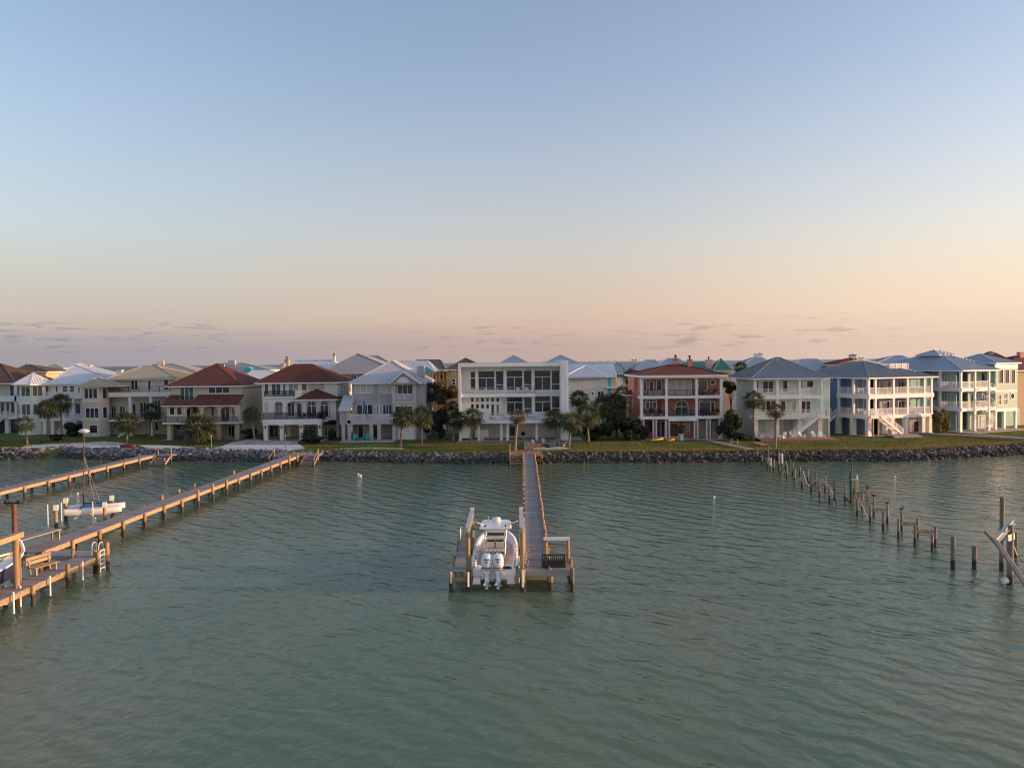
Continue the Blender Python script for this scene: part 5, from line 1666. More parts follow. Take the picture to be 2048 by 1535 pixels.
def steps(root, x, y0, y1, z0, z1, width, n, m='timber'):
    """open wooden steps in local coordinates from (y0, z0) top to (y1, z1) bottom"""
    st = empty('steps', (0, 0, 0)); st.parent = root
    for sx in (-1, 1):
        MB().bar((x + sx * width / 2, y0, z0 - .12), (x + sx * width / 2, y1, z1 - .12), .06, .28).build('stringer', m, st)
    for i in range(n):
        f = (i + .5) / n
        MB().box(x - width / 2 + .04, x + width / 2 - .04, y0 + (y1 - y0) * f - .15, y0 + (y1 - y0) * f + .15, z0 + (z1 - z0) * f - .05, z0 + (z1 - z0) * f).build('tread', m, st)


# ---- centre pier
cp = pier('centre_pier', 'long narrow plank pier running from the boat lift to the modern house', (1.44, 49.3), (2.28, 112.0), 1.42, pile_sp=2.6, over=.22, r=.12, seed=3, overs=(.12, .2, .28))
a_l = Vector((1.56, 49.3, 0))
for sx in (.80,):
    for i in range(24):
        MB().box(sx - .05, sx + .05, .2 + i * 2.6, 2.62 + i * 2.6, DZ + .004, DZ + .13).build('kerb_rail', 'timber', cp)
# widened end platform to the right
plat = empty('end_platform', (0, 0, 0)); plat.parent = cp
plank_run(plat, (1.44, .02), (0, 1), 1.32, 8, .2, DZ, seed=9)
MB().box(-.72, 2.12, -.09, -.02, DZ - .34, DZ + .0).build('front_beam', 'deck_wood', plat)
MB().box(.78, 2.1, 1.6, 1.68, DZ - .3, DZ - .06).build('rear_beam', 'timber', plat)
MB().box(2.04, 2.12, 0, 1.58, DZ - .3, DZ - .06).build('side_beam', 'timber', plat)
for x, y, zt in ((-.84, -.15, 1.45), (2.2, -.1, 1.5), (2.2, 1.7, 1.6), (.9, .3, 1.0)): pile(cp, x, y, zt, .13)
MB().box(2.25, 2.32, -.3, -.2, .5, 1.45).build('pile_sleeve', 'plastic_white', cp)
MB().tube([(-.9, -.31, .35), (-.9, -.31, 1.42)], .06, 8).build('pile_sleeve', 'plastic_white', cp)
# shore platform and stairs
sp0 = at_z(1020, 909, DZ); sp1 = at_z(1088, 909, DZ)
dk = empty('shore_deck', ((sp0.x + sp1.x) / 2, 112.1, 0), 0, 'reddish plank deck across the shore end of the centre pier', 'deck')
wd = sp1.x - sp0.x
plank_run(dk, (-wd / 2, 2.6), (1, 0), 5.2, int(wd / .2), .2, DZ + .03, 'deck_wood_new', seed=4)
for y in (.05, 5.1): MB().box(-wd / 2, wd / 2, y - .05, y + .05, DZ - .3, DZ - .03).build('joist', 'deck_wood_new', dk)
MB().box(.2, wd / 2 - .1, 5.25, 5.6, DZ + .35, DZ + .42).build('bench_seat', 'deck_wood_new', dk)
MB().box(.2, wd / 2 - .1, 5.62, 5.68, DZ + .5, DZ + .85).build('bench_back', 'deck_wood_new', dk)
for x in (.4, wd / 2 - .3): MB().box(x, x + .1, 5.3, 5.6, DZ + .03, DZ + .35).build('bench_leg', 'deck_wood_new', dk)
steps(dk, -wd / 2 + 1.05, -.1, -2.2, DZ, .05, 1.95, 7)
for x in (-wd / 2 - .05, ): 
    for y, zt in ((-.1, DZ + 1.5), (-2.3, .9)): pile(dk, x, y, zt, .11, 'pile_grey')
    MB().bar((x, -.1, DZ + .85), (x, -2.3, .85), .07, .12).build('handrail', 'timber', dk)
for x, y in ((wd / 2 - .3, .2), (wd / 2 - 1.8, .2)): pile(dk, x, y, DZ - .05, .11)
hp = at_z(1057, 880, 1.35)
pier('house_walkway', 'grey plank walkway between the shore deck and the modern house', (at_z(1057, 898, DZ).x, 117.3), (hp.x, 129.0), 1.45, DZ + .12, piles=False, seed=12)['category'] = 'walkway'

# ---- boat lift beside the centre pier
bl = empty('boat_lift', (-1.17, 52.6, 0), 0, 'boat lift with galvanised beams holding the white fishing boat', 'boat lift')
LX = (-1.72, 1.72)
for i, sx in enumerate(LX):
    for y in (-2.6, 2.8): pile(bl, sx, y, 3.62, .15, 'pile_wood')
    MB().box(sx - .14, sx + .14, -2.95, 3.05, 3.64, 3.70).build('top_beam', 'galvanised', bl)
    MB().box(sx - .03, sx + .03, -2.95, 3.05, 3.705, 3.90).build('beam_web', 'galvanised', bl)
    MB().box(sx - .14, sx + .14, -2.95, 3.05, 3.905, 3.95).build('beam_flange', 'galvanised', bl)
    for y in (-1.6, 1.9):
        MB().tube([(sx - (.2 if i == 0 else -.2), y, .42), (sx - (.2 if i == 0 else -.2), y, 3.66)], .018, 6).build('cable', 'galvanised', bl)
    MB().box(sx - .12, sx + .14, 2.7, 3.1, 3.96, 4.12).build('motor_box', 'plastic_white', bl)
    MB().tube([(sx, -2.7, 3.8), (sx, 2.9, 3.8)], .06, 8).build('drive_pipe', 'galvanised', bl)
for y in (-1.6, 1.9): MB().box(-1.6, 1.6, y - .09, y + .09, .26, .46).build('cradle_beam', 'galvanised', bl)
for sx in (-.55, .55): MB().bar((sx, -2.3, .50), (sx, 2.8, .52), .12, .1).build('bunk', 'rubber_black', bl)
for sx, y, zt in ((-1.5, -2.4, 2.0), (1.5, -2.4, 2.0)): MB().tube([(sx, y, .3), (sx, y, zt)], .045, 8).build('guide_post', 'plastic_white', bl)

# ---- narrow finger pier on the boat's left
fp = pier('finger_pier', 'narrow grey finger pier along the left side of the boat', (-3.40, 49.3), (-3.50, 58.0), .82, pile_sp=4.3, over=-.1, m='deck_wood', seed=21)
for sx in (-.38, .38):
    MB().tube([(sx, 8.6, DZ), (sx, 8.6, DZ + .8), (sx * .95, 8.75, DZ + .95), (sx * .9, 9.1, DZ + .95), (sx * .9, 9.3, DZ + .8), (sx * .9, 9.3, .2)], .04, 8).build('ladder_rail', 'aluminium', fp)
MB().tube([(-.52, -.12, .6), (-.52, -.12, 1.3)], .06, 8).build('pile_sleeve', 'plastic_white', fp)
MB().tube([(.55, -.25, .4), (.55, -.25, 1.3)], .07, 8).build('pile_sleeve', 'plastic_white', fp)

# ---- black bench and cleaning frame on the end platform
bn_ = empty('dock_bench', (at_y(1107.5, 1120, 49.85).x, 49.85, DZ + .003), 0, 'black slatted bench seen from behind at the pier end', 'bench')
MB().box(-.75, .75, 0, .05, .02, .42).build('back_panel', 'bench_black', bn_)
MB().box(-.75, .75, -.01, .06, .80, .88).build('top_rail', 'bench_black', bn_)
MB().box(-.75, .75, 0, .05, .43, .48).build('mid_rail', 'bench_black', bn_)
for i in range(12): MB().box(-.73 + i * .128, -.68 + i * .128, .005, .045, .48, .80).build('slat', 'bench_black', bn_)
MB().box(-.75, .75, .06, .55, .40, .45).build('seat', 'bench_black', bn_)
for sx in (-.72, .66):
    MB().box(sx, sx + .06, .06, .55, .60, .66).build('armrest', 'bench_black', bn_)
    MB().box(sx, sx + .06, .49, .55, 0, .60).build('leg', 'bench_black', bn_)
fr = empty('gear_rack', (at_y(1091.7, 1078, 52.4).x, 52.4, 0), 0, 'white-topped timber frame standing in the water behind the bench', 'frame')
fw_ = at_y(1136, 1078, 52.4).x - fr.location.x
for x in (0, fw_): pile(fr, x, 0, 2.5, .11)
MB().box(-.15, fw_ + .12, -.22, .22, 2.52, 2.66).build('white_beam', 'plastic_white', fr)
for z in (2.05, 1.5): MB().tube([(0, 0, z), (fw_, 0, z)], .03, 6).build('rail', 'timber', fr)
mb = MB()
pts = []
for i in range(40):
    t = i / 39
    pts.append((.07 * math.sin(t * 18), .45 * t - .2 + .06 * math.cos(t * 18), 2.3 - 1.1 * t + .16 * math.sin(t * 11)))
mb.tube(pts, .035, 6)
tag(mb.build('rope', 'cushion', None, (at_y(1052, 1090, 50.6).x + .05, 50.4, 0)), 'loose pale rope hanging on the lift piling beside the pier', 'rope')
mb = MB()
for k in range(3): mb.tube([(.3 * math.cos(t) * (1 - .1 * k), .16 * math.sin(t), .02 + .03 * k) for t in [2 * math.pi * i / 14 for i in range(15)]], .025, 6)
tag(mb.build('rope_coil', 'rubber_black', None, (-.42, 50.35, 1.19)), 'dark rope coil lying on the stern of the fishing boat', 'rope')

# ---- long left pier and its boat slip
A = (-34.12, 55.5); B = (-31.27, 117.0)
l1 = pier('left_pier', 'long sunlit plank pier running from the lower left to the rust tile house', A, B, 1.75, pile_sp=3.55, over=.12, r=.14, seed=31, overs=(-.05, .0, .45))
MB().box(-.8, .8, 60.5, 61.4, 1.20, 1.29).build('shore_ramp', 'deck_wood', l1)
steps(l1, -2.0, 58.6, 56.6, 1.25, .15, 1.6, 6, 'deck_wood')
steps(l1, 2.6, 58.2, 56.0, 1.25, .1, 1.9, 7, 'deck_wood')
MB().box(.9, 3.6, 58.25, 60.6, 1.12, 1.28).build('landing', 'deck_wood', l1); MB().box(-2.8, -.9, 58.65, 60.6, 1.12, 1.28).build('landing', 'deck_wood', l1)
for x, y, z in ((-2.9, 58.6, 2.2), (3.6, 58.2, 2.2), (3.6, 56.0, 1.1), (-2.9, 56.6, 1.1)): pile(l1, x, y, z, .09, 'pile_wood')
for x0 in (-2.9, 3.6): MB().bar((x0, 58.5, 2.1), (x0, 56.2, 1.05), .06, .1).build('handrail', 'timber', l1)
# near platform
npf = pier('left_platform', 'low plank platform with bench and swim ladder in front of the left pier', (-29.85, 43.8), (-29.62, 55.2), 1.5, 1.12, pile_sp=3.6, over=.35, seed=37, overs=(.05, .4, .5))
MB().box(-4.1, .75, 11.3, 12.7, 1.06, 1.13).build('cross_deck', 'deck_wood', npf)
MB().box(-4.1, .75, 11.22, 11.3, .8, 1.12).build('cross_beam', 'deck_wood', npf)
for x, y, z in ((.95, 11.95, 1.9), (.55, 11.1, 1.55), (-3.9, 12.9, 1.3)): pile(npf, x, y, z, .15)
for x in (.15, .62):
    MB().tube([(x, 11.45, 1.1), (x, 11.45, 1.75), (x + .02, 11.55, 1.95), (x + .05, 11.75, 1.98), (x + .07, 11.90, 1.8), (x + .07, 11.90, .2)], .035, 8).build('ladder_hoop', 'plastic_white', npf)
lf = MB()
for z in (.2, .5, .8, 1.1): lf.box(.82, .88, 11.15, 11.70, z, z + .06)
lf.box(.8, .9, 11.10, 11.16, -.1, 1.5); lf.box(.8, .9, 11.70, 11.76, -.1, 1.5); lf.box(.8, .9, 11.16, 11.70, 1.44, 1.5)
lf.build('swim_ladder', 'plastic_white', npf)
for y in (1.6, 5.1, 8.7): MB().tube([(.96, y + .1, .1), (.96, y + .1, 1.35)], .06, 8).build('pile_sleeve', 'plastic_white', npf)
lb = empty('wooden_bench', (-30.1, 50.7, 1.125), R(74), 'pale wooden bench on the left platform', 'bench')
for k, (v, z) in enumerate(((.12, .44), (-.12, .44), (.34, .44))): MB().box(-.95, .95, v - .1, v + .1, z, z + .05).build('seat_board', 'timber', lb)
for z in (.62, .88): MB().box(-.95, .95, .48, .53, z, z + .2).build('back_board', 'timber', lb)
for x in (-.75, .75):
    MB().box(x - .05, x + .05, -.15, -.07, 0, .44).build('leg', 'timber', lb); MB().bar((x, .36, 0), (x, .52, 1.08), .1, .08).build('leg', 'timber', lb)
tb = empty('dock_table', (-34.7, 57.6, DZ), R(80), 'long grey work table on the left pier', 'table')
MB().box(-2.0, 2.0, -.4, .4, .75, .83).build('table_top', 'deck_wood', tb)
for x in (-1.8, 1.8):
    for y in (-.3, .3): MB().box(x - .05, x + .05, y - .05, y + .05, 0, .75).build('leg', 'timber', tb)
# slip piles, beam and tall lamp piling
sl = empty('left_boat_lift', (at_y(33, 1140, 47.2).x, 47.2, 0), 0, 'tall timber boat lift posts with top beam at the left edge', 'boat lift')
pile(sl, 0, 0, 4.05, .175); pile(sl, -.1, -5.2, 4.0, .17)
pile(sl, -4.6, 0, 4.0, .2)
MB().box(-.2, .2, -5.6, .5, 4.07, 4.38).build('top_beam', 'timber', sl)
MB().box(-4.8, -4.4, -5.6, .5, 4.07, 4.38).build('top_beam', 'timber', sl)
MB().tube([(.22, -.05, -.3), (.22, -.05, 1.25)], .06, 8).build('pile_sleeve', 'plastic_white', sl)
MB().box(-4.4, -.2, -.8, -.6, .3, .5).build('cradle_beam', 'galvanised', sl)
lp = empty('lamp_piling', (at_y(28, 1010, 56.5).x, 56.5, 0), 0, 'tall dark piling with two floodlights at the left edge', 'lamp post')
pile(lp, 0, 0, 4.6, .17, 'rusty_steel', name='post')
MB().bar((-.55, 0, 4.62), (.4, 0, 4.62), .08).build('cross_arm', 'dark_iron', lp)
for x in (-.55, .38): MB().lathe((x, 0, 4.55), [(.04, 0), (.16, .05), (.19, .2), (.1, .27)], 10).build('flood_light', 'dark_iron', lp)

# ---- far left pier
l0 = pier('far_left_pier', 'plain plank pier behind the catamaran mast at far left', (-55.0, 70.0), (-53.0, 116.0), 1.7, pile_sp=4.1, over=-.05, r=.15, seed=41, overs=(-.08, -.03, .05), cap=230)
steps(l0, 2.2, 45.5, 43.4, 1.25, .15, 2.2, 6, 'deck_wood')
MB().box(.9, 3.4, 45.55, 47.2, 1.12, 1.28).build('landing', 'deck_wood', l0)
for x, y, z in ((1.0, 46.4, 2.2), (3.4, 45.4, 2.2), (3.4, 43.4, 1.1)): pile(l0, x, y, z, .09)
MB().bar((1.0, 46.4, 2.1), (3.4, 45.4, 1.9), .06, .1).build('handrail', 'timber', l0)

# ================================================================ broken pier on the right
rp0 = at_z(1515, 921, 0)
rp = empty('broken_pier', (rp0.x, rp0.y, 0), 0, 'broken pier of weathered pilings without decking on the right', 'pier')
inv = Vector((rp0.x, rp0.y, 0))


def z4(x, y): return 1480 + x / 6.827, 870 + y / 6.827
def z5(x, y): return 1740 + x / 6.396, 940 + y / 6.396


def ruin_pile(conv, x, yt, yb, r=.105, m='pile_grey', name='pile', root=rp, iv=inv):
    px, pb = conv(x, yb); _, pt = conv(x, yt)
    b = at_z(px, pb, 0)
    t = at_y(px, pt, b.y)
    rs = random.Random(int(x * 3 + yb))
    return pile(root, b.x, b.y, t.z, r, m, lean=(rs.uniform(-.05, .05), rs.uniform(-.05, .05)), name=name, inv=iv), b, t.z


for q in ((237, 150, 350), (303, 280, 415), (390, 155, 400), (374, 300, 455), (460, 335, 500), (530, 235, 460), (548, 440, 550), (625, 345, 480), (640, 410, 600), (718, 375, 555), (742, 455, 655), (815, 420, 555), (925, 465, 640), (970, 565, 780), (1033, 510, 690), (1088, 615, 850), (1160, 560, 780), (1225, 690, 920), (1430, 685, 910), (1605, 860, 1110), (1668, 780, 1010), (1780, 950, 1200), (1825, 850, 1100), (1955, 1040, 1300), (2012, 950, 1210)):
    ruin_pile(z4, *q)
for q in ((412, 310, 485), (575, 250, 450)): ruin_pile(z4, *q, .15, 'pile_white')
ruin_pile(z4, 1292, 620, 940, .15); ruin_pile(z4, 850, 610, 720, .15); ruin_pile(z4, 1515, 500, 930, .14, 'green_pile'); ruin_pile(z4, 1555, 720, 940, .07, 'rusty_steel')
for q in ((363, 615, 880), (405, 520, 770), (575, 700, 970), (612, 610, 850), (800, 820, 1030), (832, 715, 980)): ruin_pile(z5, *q)


def ruin_beam(conv, x0, y0, x1, y1, dz, m='pile_grey', w=.12, hh=.22, name='cross_beam', root=rp, iv=inv):
    """beam between two points whose distance follows from their height dz above the water"""
    a, b = at_z(*conv(x0, y0), dz), at_z(*conv(x1, y1), dz)
    return MB().bar(a - iv, b - iv, w, hh).build(name, m, root)


for q in ((980, 622, 1170, 618), (1095, 677, 1290, 675), (1240, 742, 1430, 740), (1610, 922, 1840, 918), (1800, 1018, 2030, 1014)): ruin_beam(z4, *q, 1.05)
for q in ((380, 688, 620, 684), (580, 788, 850, 784)): ruin_beam(z5, *q, 1.05)
for q in ((735, 635, 850, 575), (550, 540, 610, 480), (1430, 850, 1500, 920), (920, 630, 1030, 690), (320, 310, 370, 385)): ruin_beam(z4, *q, .35, hh=.14)
# drooping water hose and utility box with its thin pole
pts = [(860, 485, 1.7), (885, 580, 1.1), (915, 660, .6), (960, 705, .35), (1010, 700, .35), (1060, 672, .7), (1100, 660, 1.1), (1160, 660, 1.15), (1215, 690, 1.2), (1260, 780, .9), (1280, 880, .4), (1288, 965, .0)]
mb = MB(); mb.tube([at_z(*z4(a, b), c) - inv for a, b, c in pts], .055, 6); mb.build('water_hose', 'hose_pale', rp)
mb = MB(); mb.tube([at_z(*z4(a, b), c) - inv for a, b, c in ((1620, 890, 1.2), (1665, 950, .9), (1700, 1040, .5), (1750, 1150, .1))], .05, 6); mb.build('water_hose', 'hose_pale', rp)
p = at_z(*z4(1590, 945), 0)
ub = empty('utility_box', (p.x, p.y, 0), 0, 'tan utility box on a steel stand among the broken pilings', 'utility box')
for x in (-.35, .2): MB().tube([(x, 0, -1), (x, 0, 1.14)], .05, 8).build('leg', 'rusty_steel', ub)
MB().box(-.35, .75, -.2, .2, 1.14, 1.22).build('shelf', 'rusty_steel', ub)
MB().box(-.14, .2, -.17, .17, 1.22, 2.42).build('cabinet', 'box_tan', ub)
MB().box(-.5, .24, -.15, .15, 2.43, 2.5).build('cabinet_lid', 'hose_pale', ub)
MB().lathe((.05, 0, 2.5), [(.07, 0), (.07, .28), (.03, .4)], 8).build('lamp_globe', 'plastic_white', ub)
MB().bar((1.0, 0, 1.2), (2.4, .3, 1.0), .07, .09).build('arm', 'pile_grey', ub); MB().box(.72, 1.05, -.08, .08, 1.12, 1.26).build('arm_joint', 'pile_grey', ub); MB().box(.95, 1.15, -.1, .1, 1.5, 1.85).build('arm_bucket', 'rusty_steel', ub)
MB().tube([(1.05, 0, -1), (1.05, 0, 1.5)], .06, 8).build('arm_post', 'pile_grey', ub)
p = at_z(*z4(1535, 930), 0); t = at_y(*z4(1540, 295), p.y)
tag(pile(None, p.x + .1, p.y + .4, t.z, .06, 'green_pile', name='marker_pole'), 'thin tall grey-green pole rising among the broken pilings', 'pole')
# lone pilings nearer the camera
for q, lab, r_ in (((1060, 845, 1260), 'grey piling standing alone, left one of the pair near the fallen lift', .15), ((1335, 965, 1260), 'short grey piling standing alone, right one of the pair near the fallen lift', .16), ((1685, 340, 1280), 'very tall thin piling behind the fallen lift on the right', .15), ((1865, 800, 1110), 'short dark piling at the far right behind the fallen lift', .11)):
    px, pb = z5(q[0], q[2]); b = at_z(px, pb, 0); t = at_y(px, z5(q[0], q[1])[1], b.y)
    tag(pile(None, b.x, b.y, t.z, r_, 'pile_grey', name='lone_piling'), lab, 'piling', 'lone pilings on the right')
p = at_z(*z5(1790, 1460), 0)
fl = empty('fallen_boat_lift', (p.x, p.y, 0), 0, 'fallen boat lift with tilted metal beams at the right edge', 'boat lift')
iv = Vector((p.x, p.y, 0))
t = at_y(*z5(1800, 700), p.y)
pile(fl, 0, 0, t.z, .19, 'pile_grey')
MB().tube([(-.5, -.05, .25), (-.2, -.05, .3)], .2, 8).build('pulley', 'plastic_white', fl)


def yb(conv, x0, y0, d0, x1, y1, d1, w, hh, m, name, up=(0, 0, 1)):
    a, b = at_y(*conv(x0, y0), d0), at_y(*conv(x1, y1), d1)
    return MB().bar(a - iv, b - iv, w, hh, up).build(name, m, fl)


Y = p.y
yb(z5, 1610, 912, Y - 1.2, 1835, 665, Y + .6, .06, .30, 'galvanised', 'beam_web', (0, 1, .4))
yb(z5, 1605, 908, Y - 1.22, 1830, 661, Y + .58, .34, .05, 'galvanised', 'beam_flange', (0, 1, .4))
yb(z5, 1690, 800, Y - .5, 1780, 665, Y + 1.2, .5, .06, 'roof_blue_metal', 'side_plate', (0, 1, 1))
yb(z5, 1600, 905, Y - 1.2, 2150, 1690, Y - 5.4, .22, .16, 'pile_grey', 'fallen_arm')
yb(z5, 1625, 900, Y - 1.1, 2170, 1680, Y - 5.3, .06, .22, 'galvanised', 'fallen_arm_edge')
yb(z5, 1470, 778, Y - .6, 1630, 965, Y - 1.25, .12, .14, 'pile_grey', 'broken_strut')
yb(z5, 1800, 900, Y + .1, 1880, 1090, Y + .8, .1, .16, 'pile_grey', 'brace')
yb(z5, 1800, 830, Y + .2, 1720, 860, Y - .1, .5, .4, 'galvanised', 'gear_box')
mb = MB(); mb.tube([at_y(*z5(a, b), Y + .8) - iv for a, b in ((1870, 1060), (1900, 1110), (1950, 1160), (2010, 1215))], .03, 6); mb.build('cable', 'rusty_steel', fl)

# ================================================================ boats
def loft(name, m, rows, parent, closed=False, smooth=True, cap=False):
    n = len(rows[0])
    vs = [p for r in rows for p in r]
    fs = []
    for i in range(len(rows) - 1):
        for k in range(n if closed else n - 1):
            k2 = (k + 1) % n
            fs.append((i * n + k, i * n + k2, (i + 1) * n + k2, (i + 1) * n + k))
    mb = MB(); mb.add(vs, fs, smooth)
    if cap:
        mb.add(rows[0], [tuple(reversed(range(n)))]); mb.add(rows[-1], [tuple(range(n))])
    return mb.build(name, m, parent, fix=True)


def fishing_boat():
    b = empty('fishing_boat', (-1.24, 50.0, 0), 0, 'white centre console fishing boat with twin outboards hanging in the boat lift', 'boat')
    L = 10.4
    st = [0, .08, .2, .35, .5, .62, .74, .84, .92, .97, 1.0]
    hb = [1.38, 1.44, 1.49, 1.52, 1.53, 1.49, 1.35, 1.08, .70, .36, .05]
    def gz(t): return 1.14 + .62 * t ** 1.5
    def kz(t): return .42 + .02 * t + .95 * max(0, t - .6) ** 2 * 4
    rows = []
    for t, w in zip(st, hb):
        y = L * t; g, k = gz(t), kz(t)
        c = w * (.90 - .25 * max(0, t - .5)); cz = k + (.26 + .25 * max(0, t - .5))
        r = [(-w, y, g), (-w * .985, y, g - .12), (-c, y, min(cz, g - .15)), (-c * .5, y, k + (cz - k) * .5), (0, y, k), (c * .5, y, k + (cz - k) * .5), (c, y, min(cz, g - .15)), (w * .985, y, g - .12), (w, y, g)]
        rows.append(r)
    loft('hull', 'gelcoat', rows, b)
    # transom and rub rail
    MB().add(rows[0], [tuple(range(9))]).build('transom', 'gelcoat', b)
    cap, inner, side = [], [], []
    FZ = .78
    for t, w in zip(st, hb):
        y = L * t; g = gz(t)
        iw = max(.02, w - .26)
        cap.append([(-w - .03, y, g - .03), (-w - .03, y, g + .02), (-iw, y, g + .03), (-iw, y, g - .03)])
        inner.append(iw)
    for sg in (1, -1):
        loft('gunwale', 'gelcoat', [[(p[0] * sg, p[1], p[2]) for p in r] for r in cap[1:]], b, True)
        loft('cockpit_liner', 'gelcoat', [[(-iw * sg, L * t, gz(t) - .02), (-(iw - .05) * sg, L * t, FZ + .1), (-(iw - .1) * sg, L * t, FZ)] for t, iw in list(zip(st, inner))[1:9]], b)
        mb = MB(); mb.tube([(-(w + .035) * sg, L * t, gz(t) - .06) for t, w in zip(st, hb)], .03, 6); mb.build('rub_rail', 'rubber_black', b)
    fl = [[(-(iw - .06), L * t, FZ + (.3 if t > .72 else 0)), ((iw - .06), L * t, FZ + (.3 if t > .72 else 0))] for t, iw in list(zip(st, inner))[1:10]]
    loft('cockpit_floor', 'boat_deck', fl, b, smooth=False)
    # stern deck, engine well, platform
    MB().box(-1.36, -.95, -.02, 1.35, .80, 1.17).build('stern_quarter', 'gelcoat', b)
    MB().box(.72, 1.36, -.02, 1.35, .80, 1.17).build('stern_quarter', 'gelcoat', b)
    MB().box(-.95, .72, .55, 1.35, .80, 1.12).build('transom_bench', 'gelcoat', b)
    MB().box(-.95, .72, -.05, .55, .80, .93).build('engine_well', 'gelcoat', b)
    for sx in (-1.1, 1.05): MB().prism([(sx - .25, .42), (sx + .25, .42), (sx + .2, .78), (sx - .2, .78)], 'y', -.5, -.02).build('swim_step', 'gelcoat', b)
    MB().box(-1.3, 1.3, -.12, -.02, .62, .68).build('transom_stripe', 'gelcoat_cool', b)
    for sx in (-.75, -.05, .95): MB().box(sx, sx + .14, -.135, -.12, .52, .60).build('through_hull', 'rubber_black', b)
    for sg in (-1, 1):
        for y in (.75, 1.35, 2.0, 2.7, 3.3, 3.9, 4.5): MB().tube([(sg * 1.31, y, 1.19 + .02 * y), (sg * 1.31, y, 1.235 + .025 * y)], .055, 8).build('rod_holder', 'rubber_black', b)
        MB().box(sg * 1.28 - .012, sg * 1.28 + .012, .2, .75, 1.175, 1.2).build('cleat', 'aluminium', b)
    # leaning post with livewell, two helm seats, console, bow seat
    MB().box(-.62, .62, 3.0, 3.7, FZ, 1.75).build('leaning_post', 'gelcoat', b)
    MB().box(-.6, .6, 2.35, 2.98, FZ, 1.42).build('bait_station', 'gelcoat', b)
    MB().box(-.5, .45, 2.30, 2.345, 1.05, 1.30).build('tackle_drawer', 'gelcoat_cool', b)
    MB().box(-.62, .62, 2.6, 2.75, 1.43, 1.75).build('rocket_rail', 'aluminium', b)
    for i in range(5):
        MB().tube([(-.52 + i * .26, 2.62, 1.5), (-.52 + i * .26, 2.55, 1.92)], .045, 8).build('rocket_launcher', 'gelcoat', b)
        MB().box(-.58 + i * .26, -.46 + i * .26, 2.50, 2.60, 1.60, 1.70).build('launcher_base', 'rubber_black', b)
    for sx in (-.32, .32):
        s_ = MB().box(sx - .27, sx + .27, 3.1, 3.7, 1.76, 1.90).build('helm_seat', 'cushion', b)
        MB().box(sx - .27, sx + .27, 3.06, 3.18, 1.90, 2.25).build('seat_back', 'boat_deck', s_)
    MB().prism([(4.1, FZ), (4.05, 2.15), (4.35, 2.35), (5.3, 2.2), (5.7, FZ)], 'x', -.68, .68).build('console', 'gelcoat', b)
    MB().box(-.6, .6, 3.97, 4.04, 1.5, 2.28).build('dashboard', 'box_tan', b)
    MB().box(-.5, -.06, 3.93, 3.965, 2.0, 2.2).build('chart_plotter', 'glass_dark', b); MB().box(.06, .5, 3.93, 3.965, 2.0, 2.2).build('chart_plotter', 'glass_dark', b)
    MB().tube([(.16 + .2 * math.cos(t), 3.88 + .04 * math.sin(t), 1.82 + .2 * math.sin(t)) for t in [2 * math.pi * i / 16 for i in range(17)]], .025, 6).build('steering_wheel', 'rubber_black', b)
    MB().prism([(5.75, FZ + .31), (5.75, 1.5), (6.4, 1.5), (6.9, FZ + .31)], 'x', -.5, .5).build('bow_seat', 'gelcoat', b)
    # hardtop on pipework
    hz = 2.88
    top = [(-1.08, 4.05), (1.08, 4.05), (1.12, 4.5), (1.06, 6.4), (.9, 6.85), (-.9, 6.85), (-1.06, 6.4), (-1.12, 4.5)]
    mbt = MB(); n = len(top)
    lo = [(x * .95, 5.5 + (y - 5.5) * .97, hz) for x, y in top]; mid = [(x, y, hz + .06) for x, y in top]; hi = [(x * .93, 5.5 + (y - 5.5) * .93, hz + .16) for x, y in top]
    mbt.add(lo + mid + hi, [tuple(reversed(range(n))), tuple(range(2 * n, 3 * n))] + [(i, (i + 1) % n, n + (i + 1) % n, n + i) for i in range(n)] + [(n + i, n + (i + 1) % n, 2 * n + (i + 1) % n, 2 * n + i) for i in range(n)])
    mbt.build('hardtop', 'gelcoat_cool', b)
    for sg in (-1, 1):
        MB().tube([(sg * .66, 3.85, FZ), (sg * .66, 4.0, 1.9), (sg * .72, 4.3, 2.5), (sg * .78, 4.6, hz + .02)], .045, 8).build('top_leg', 'aluminium', b)
        MB().tube([(sg * .66, 5.2, FZ), (sg * .68, 5.3, 1.9), (sg * .78, 5.9, hz + .02)], .045, 8).build('top_leg', 'aluminium', b)
        MB().tube([(sg * .66, 4.0, 1.7), (sg * .7, 5.3, 1.9)], .03, 6).build('top_brace', 'aluminium', b)
        MB().tube([(sg * .85, 5.0, hz + .16), (sg * 1.5, 4.2, hz + .55)], .03, 6).build('outrigger', 'aluminium', b)
        MB().tube([(sg * .7, 4.3, hz + .16), (sg * .7, 4.3, hz + .28)], .06, 8).build('spreader_light', 'rubber_black', b)
    MB().box(-.7, .7, 4.2, 4.28, hz - .22, hz - .02).build('electronics_box', 'gelcoat', b)
    MB().prism([(4.7, 2.34), (4.76, 2.34), (5.0, 2.6), (4.94, 2.6)], 'x', -.6, .6).build('windshield', 'glass_teal', b)
    MB().lathe((.05, 6.2, hz + .16), [(.26, 0), (.31, .06), (.31, .2), (.22, .28), (.05, .3)], 16).build('radar_dome', 'gelcoat', b)
    MB().tube([(-.5, 6.0, hz + .15), (-.55, 6.0, hz + .55)], .02, 6).build('antenna', 'plastic_white', b)
    # bow rail
    for sg in (-1, 1): MB().tube([(-.9 * sg, 8.6, gz(.84) + .02), (-.8 * sg, 8.9, gz(.85) + .28), (-.4 * sg, 9.8, gz(.95) + .3), (-.1 * sg, 10.2, gz(1) + .05)], .025, 6).build('bow_rail', 'aluminium', b)
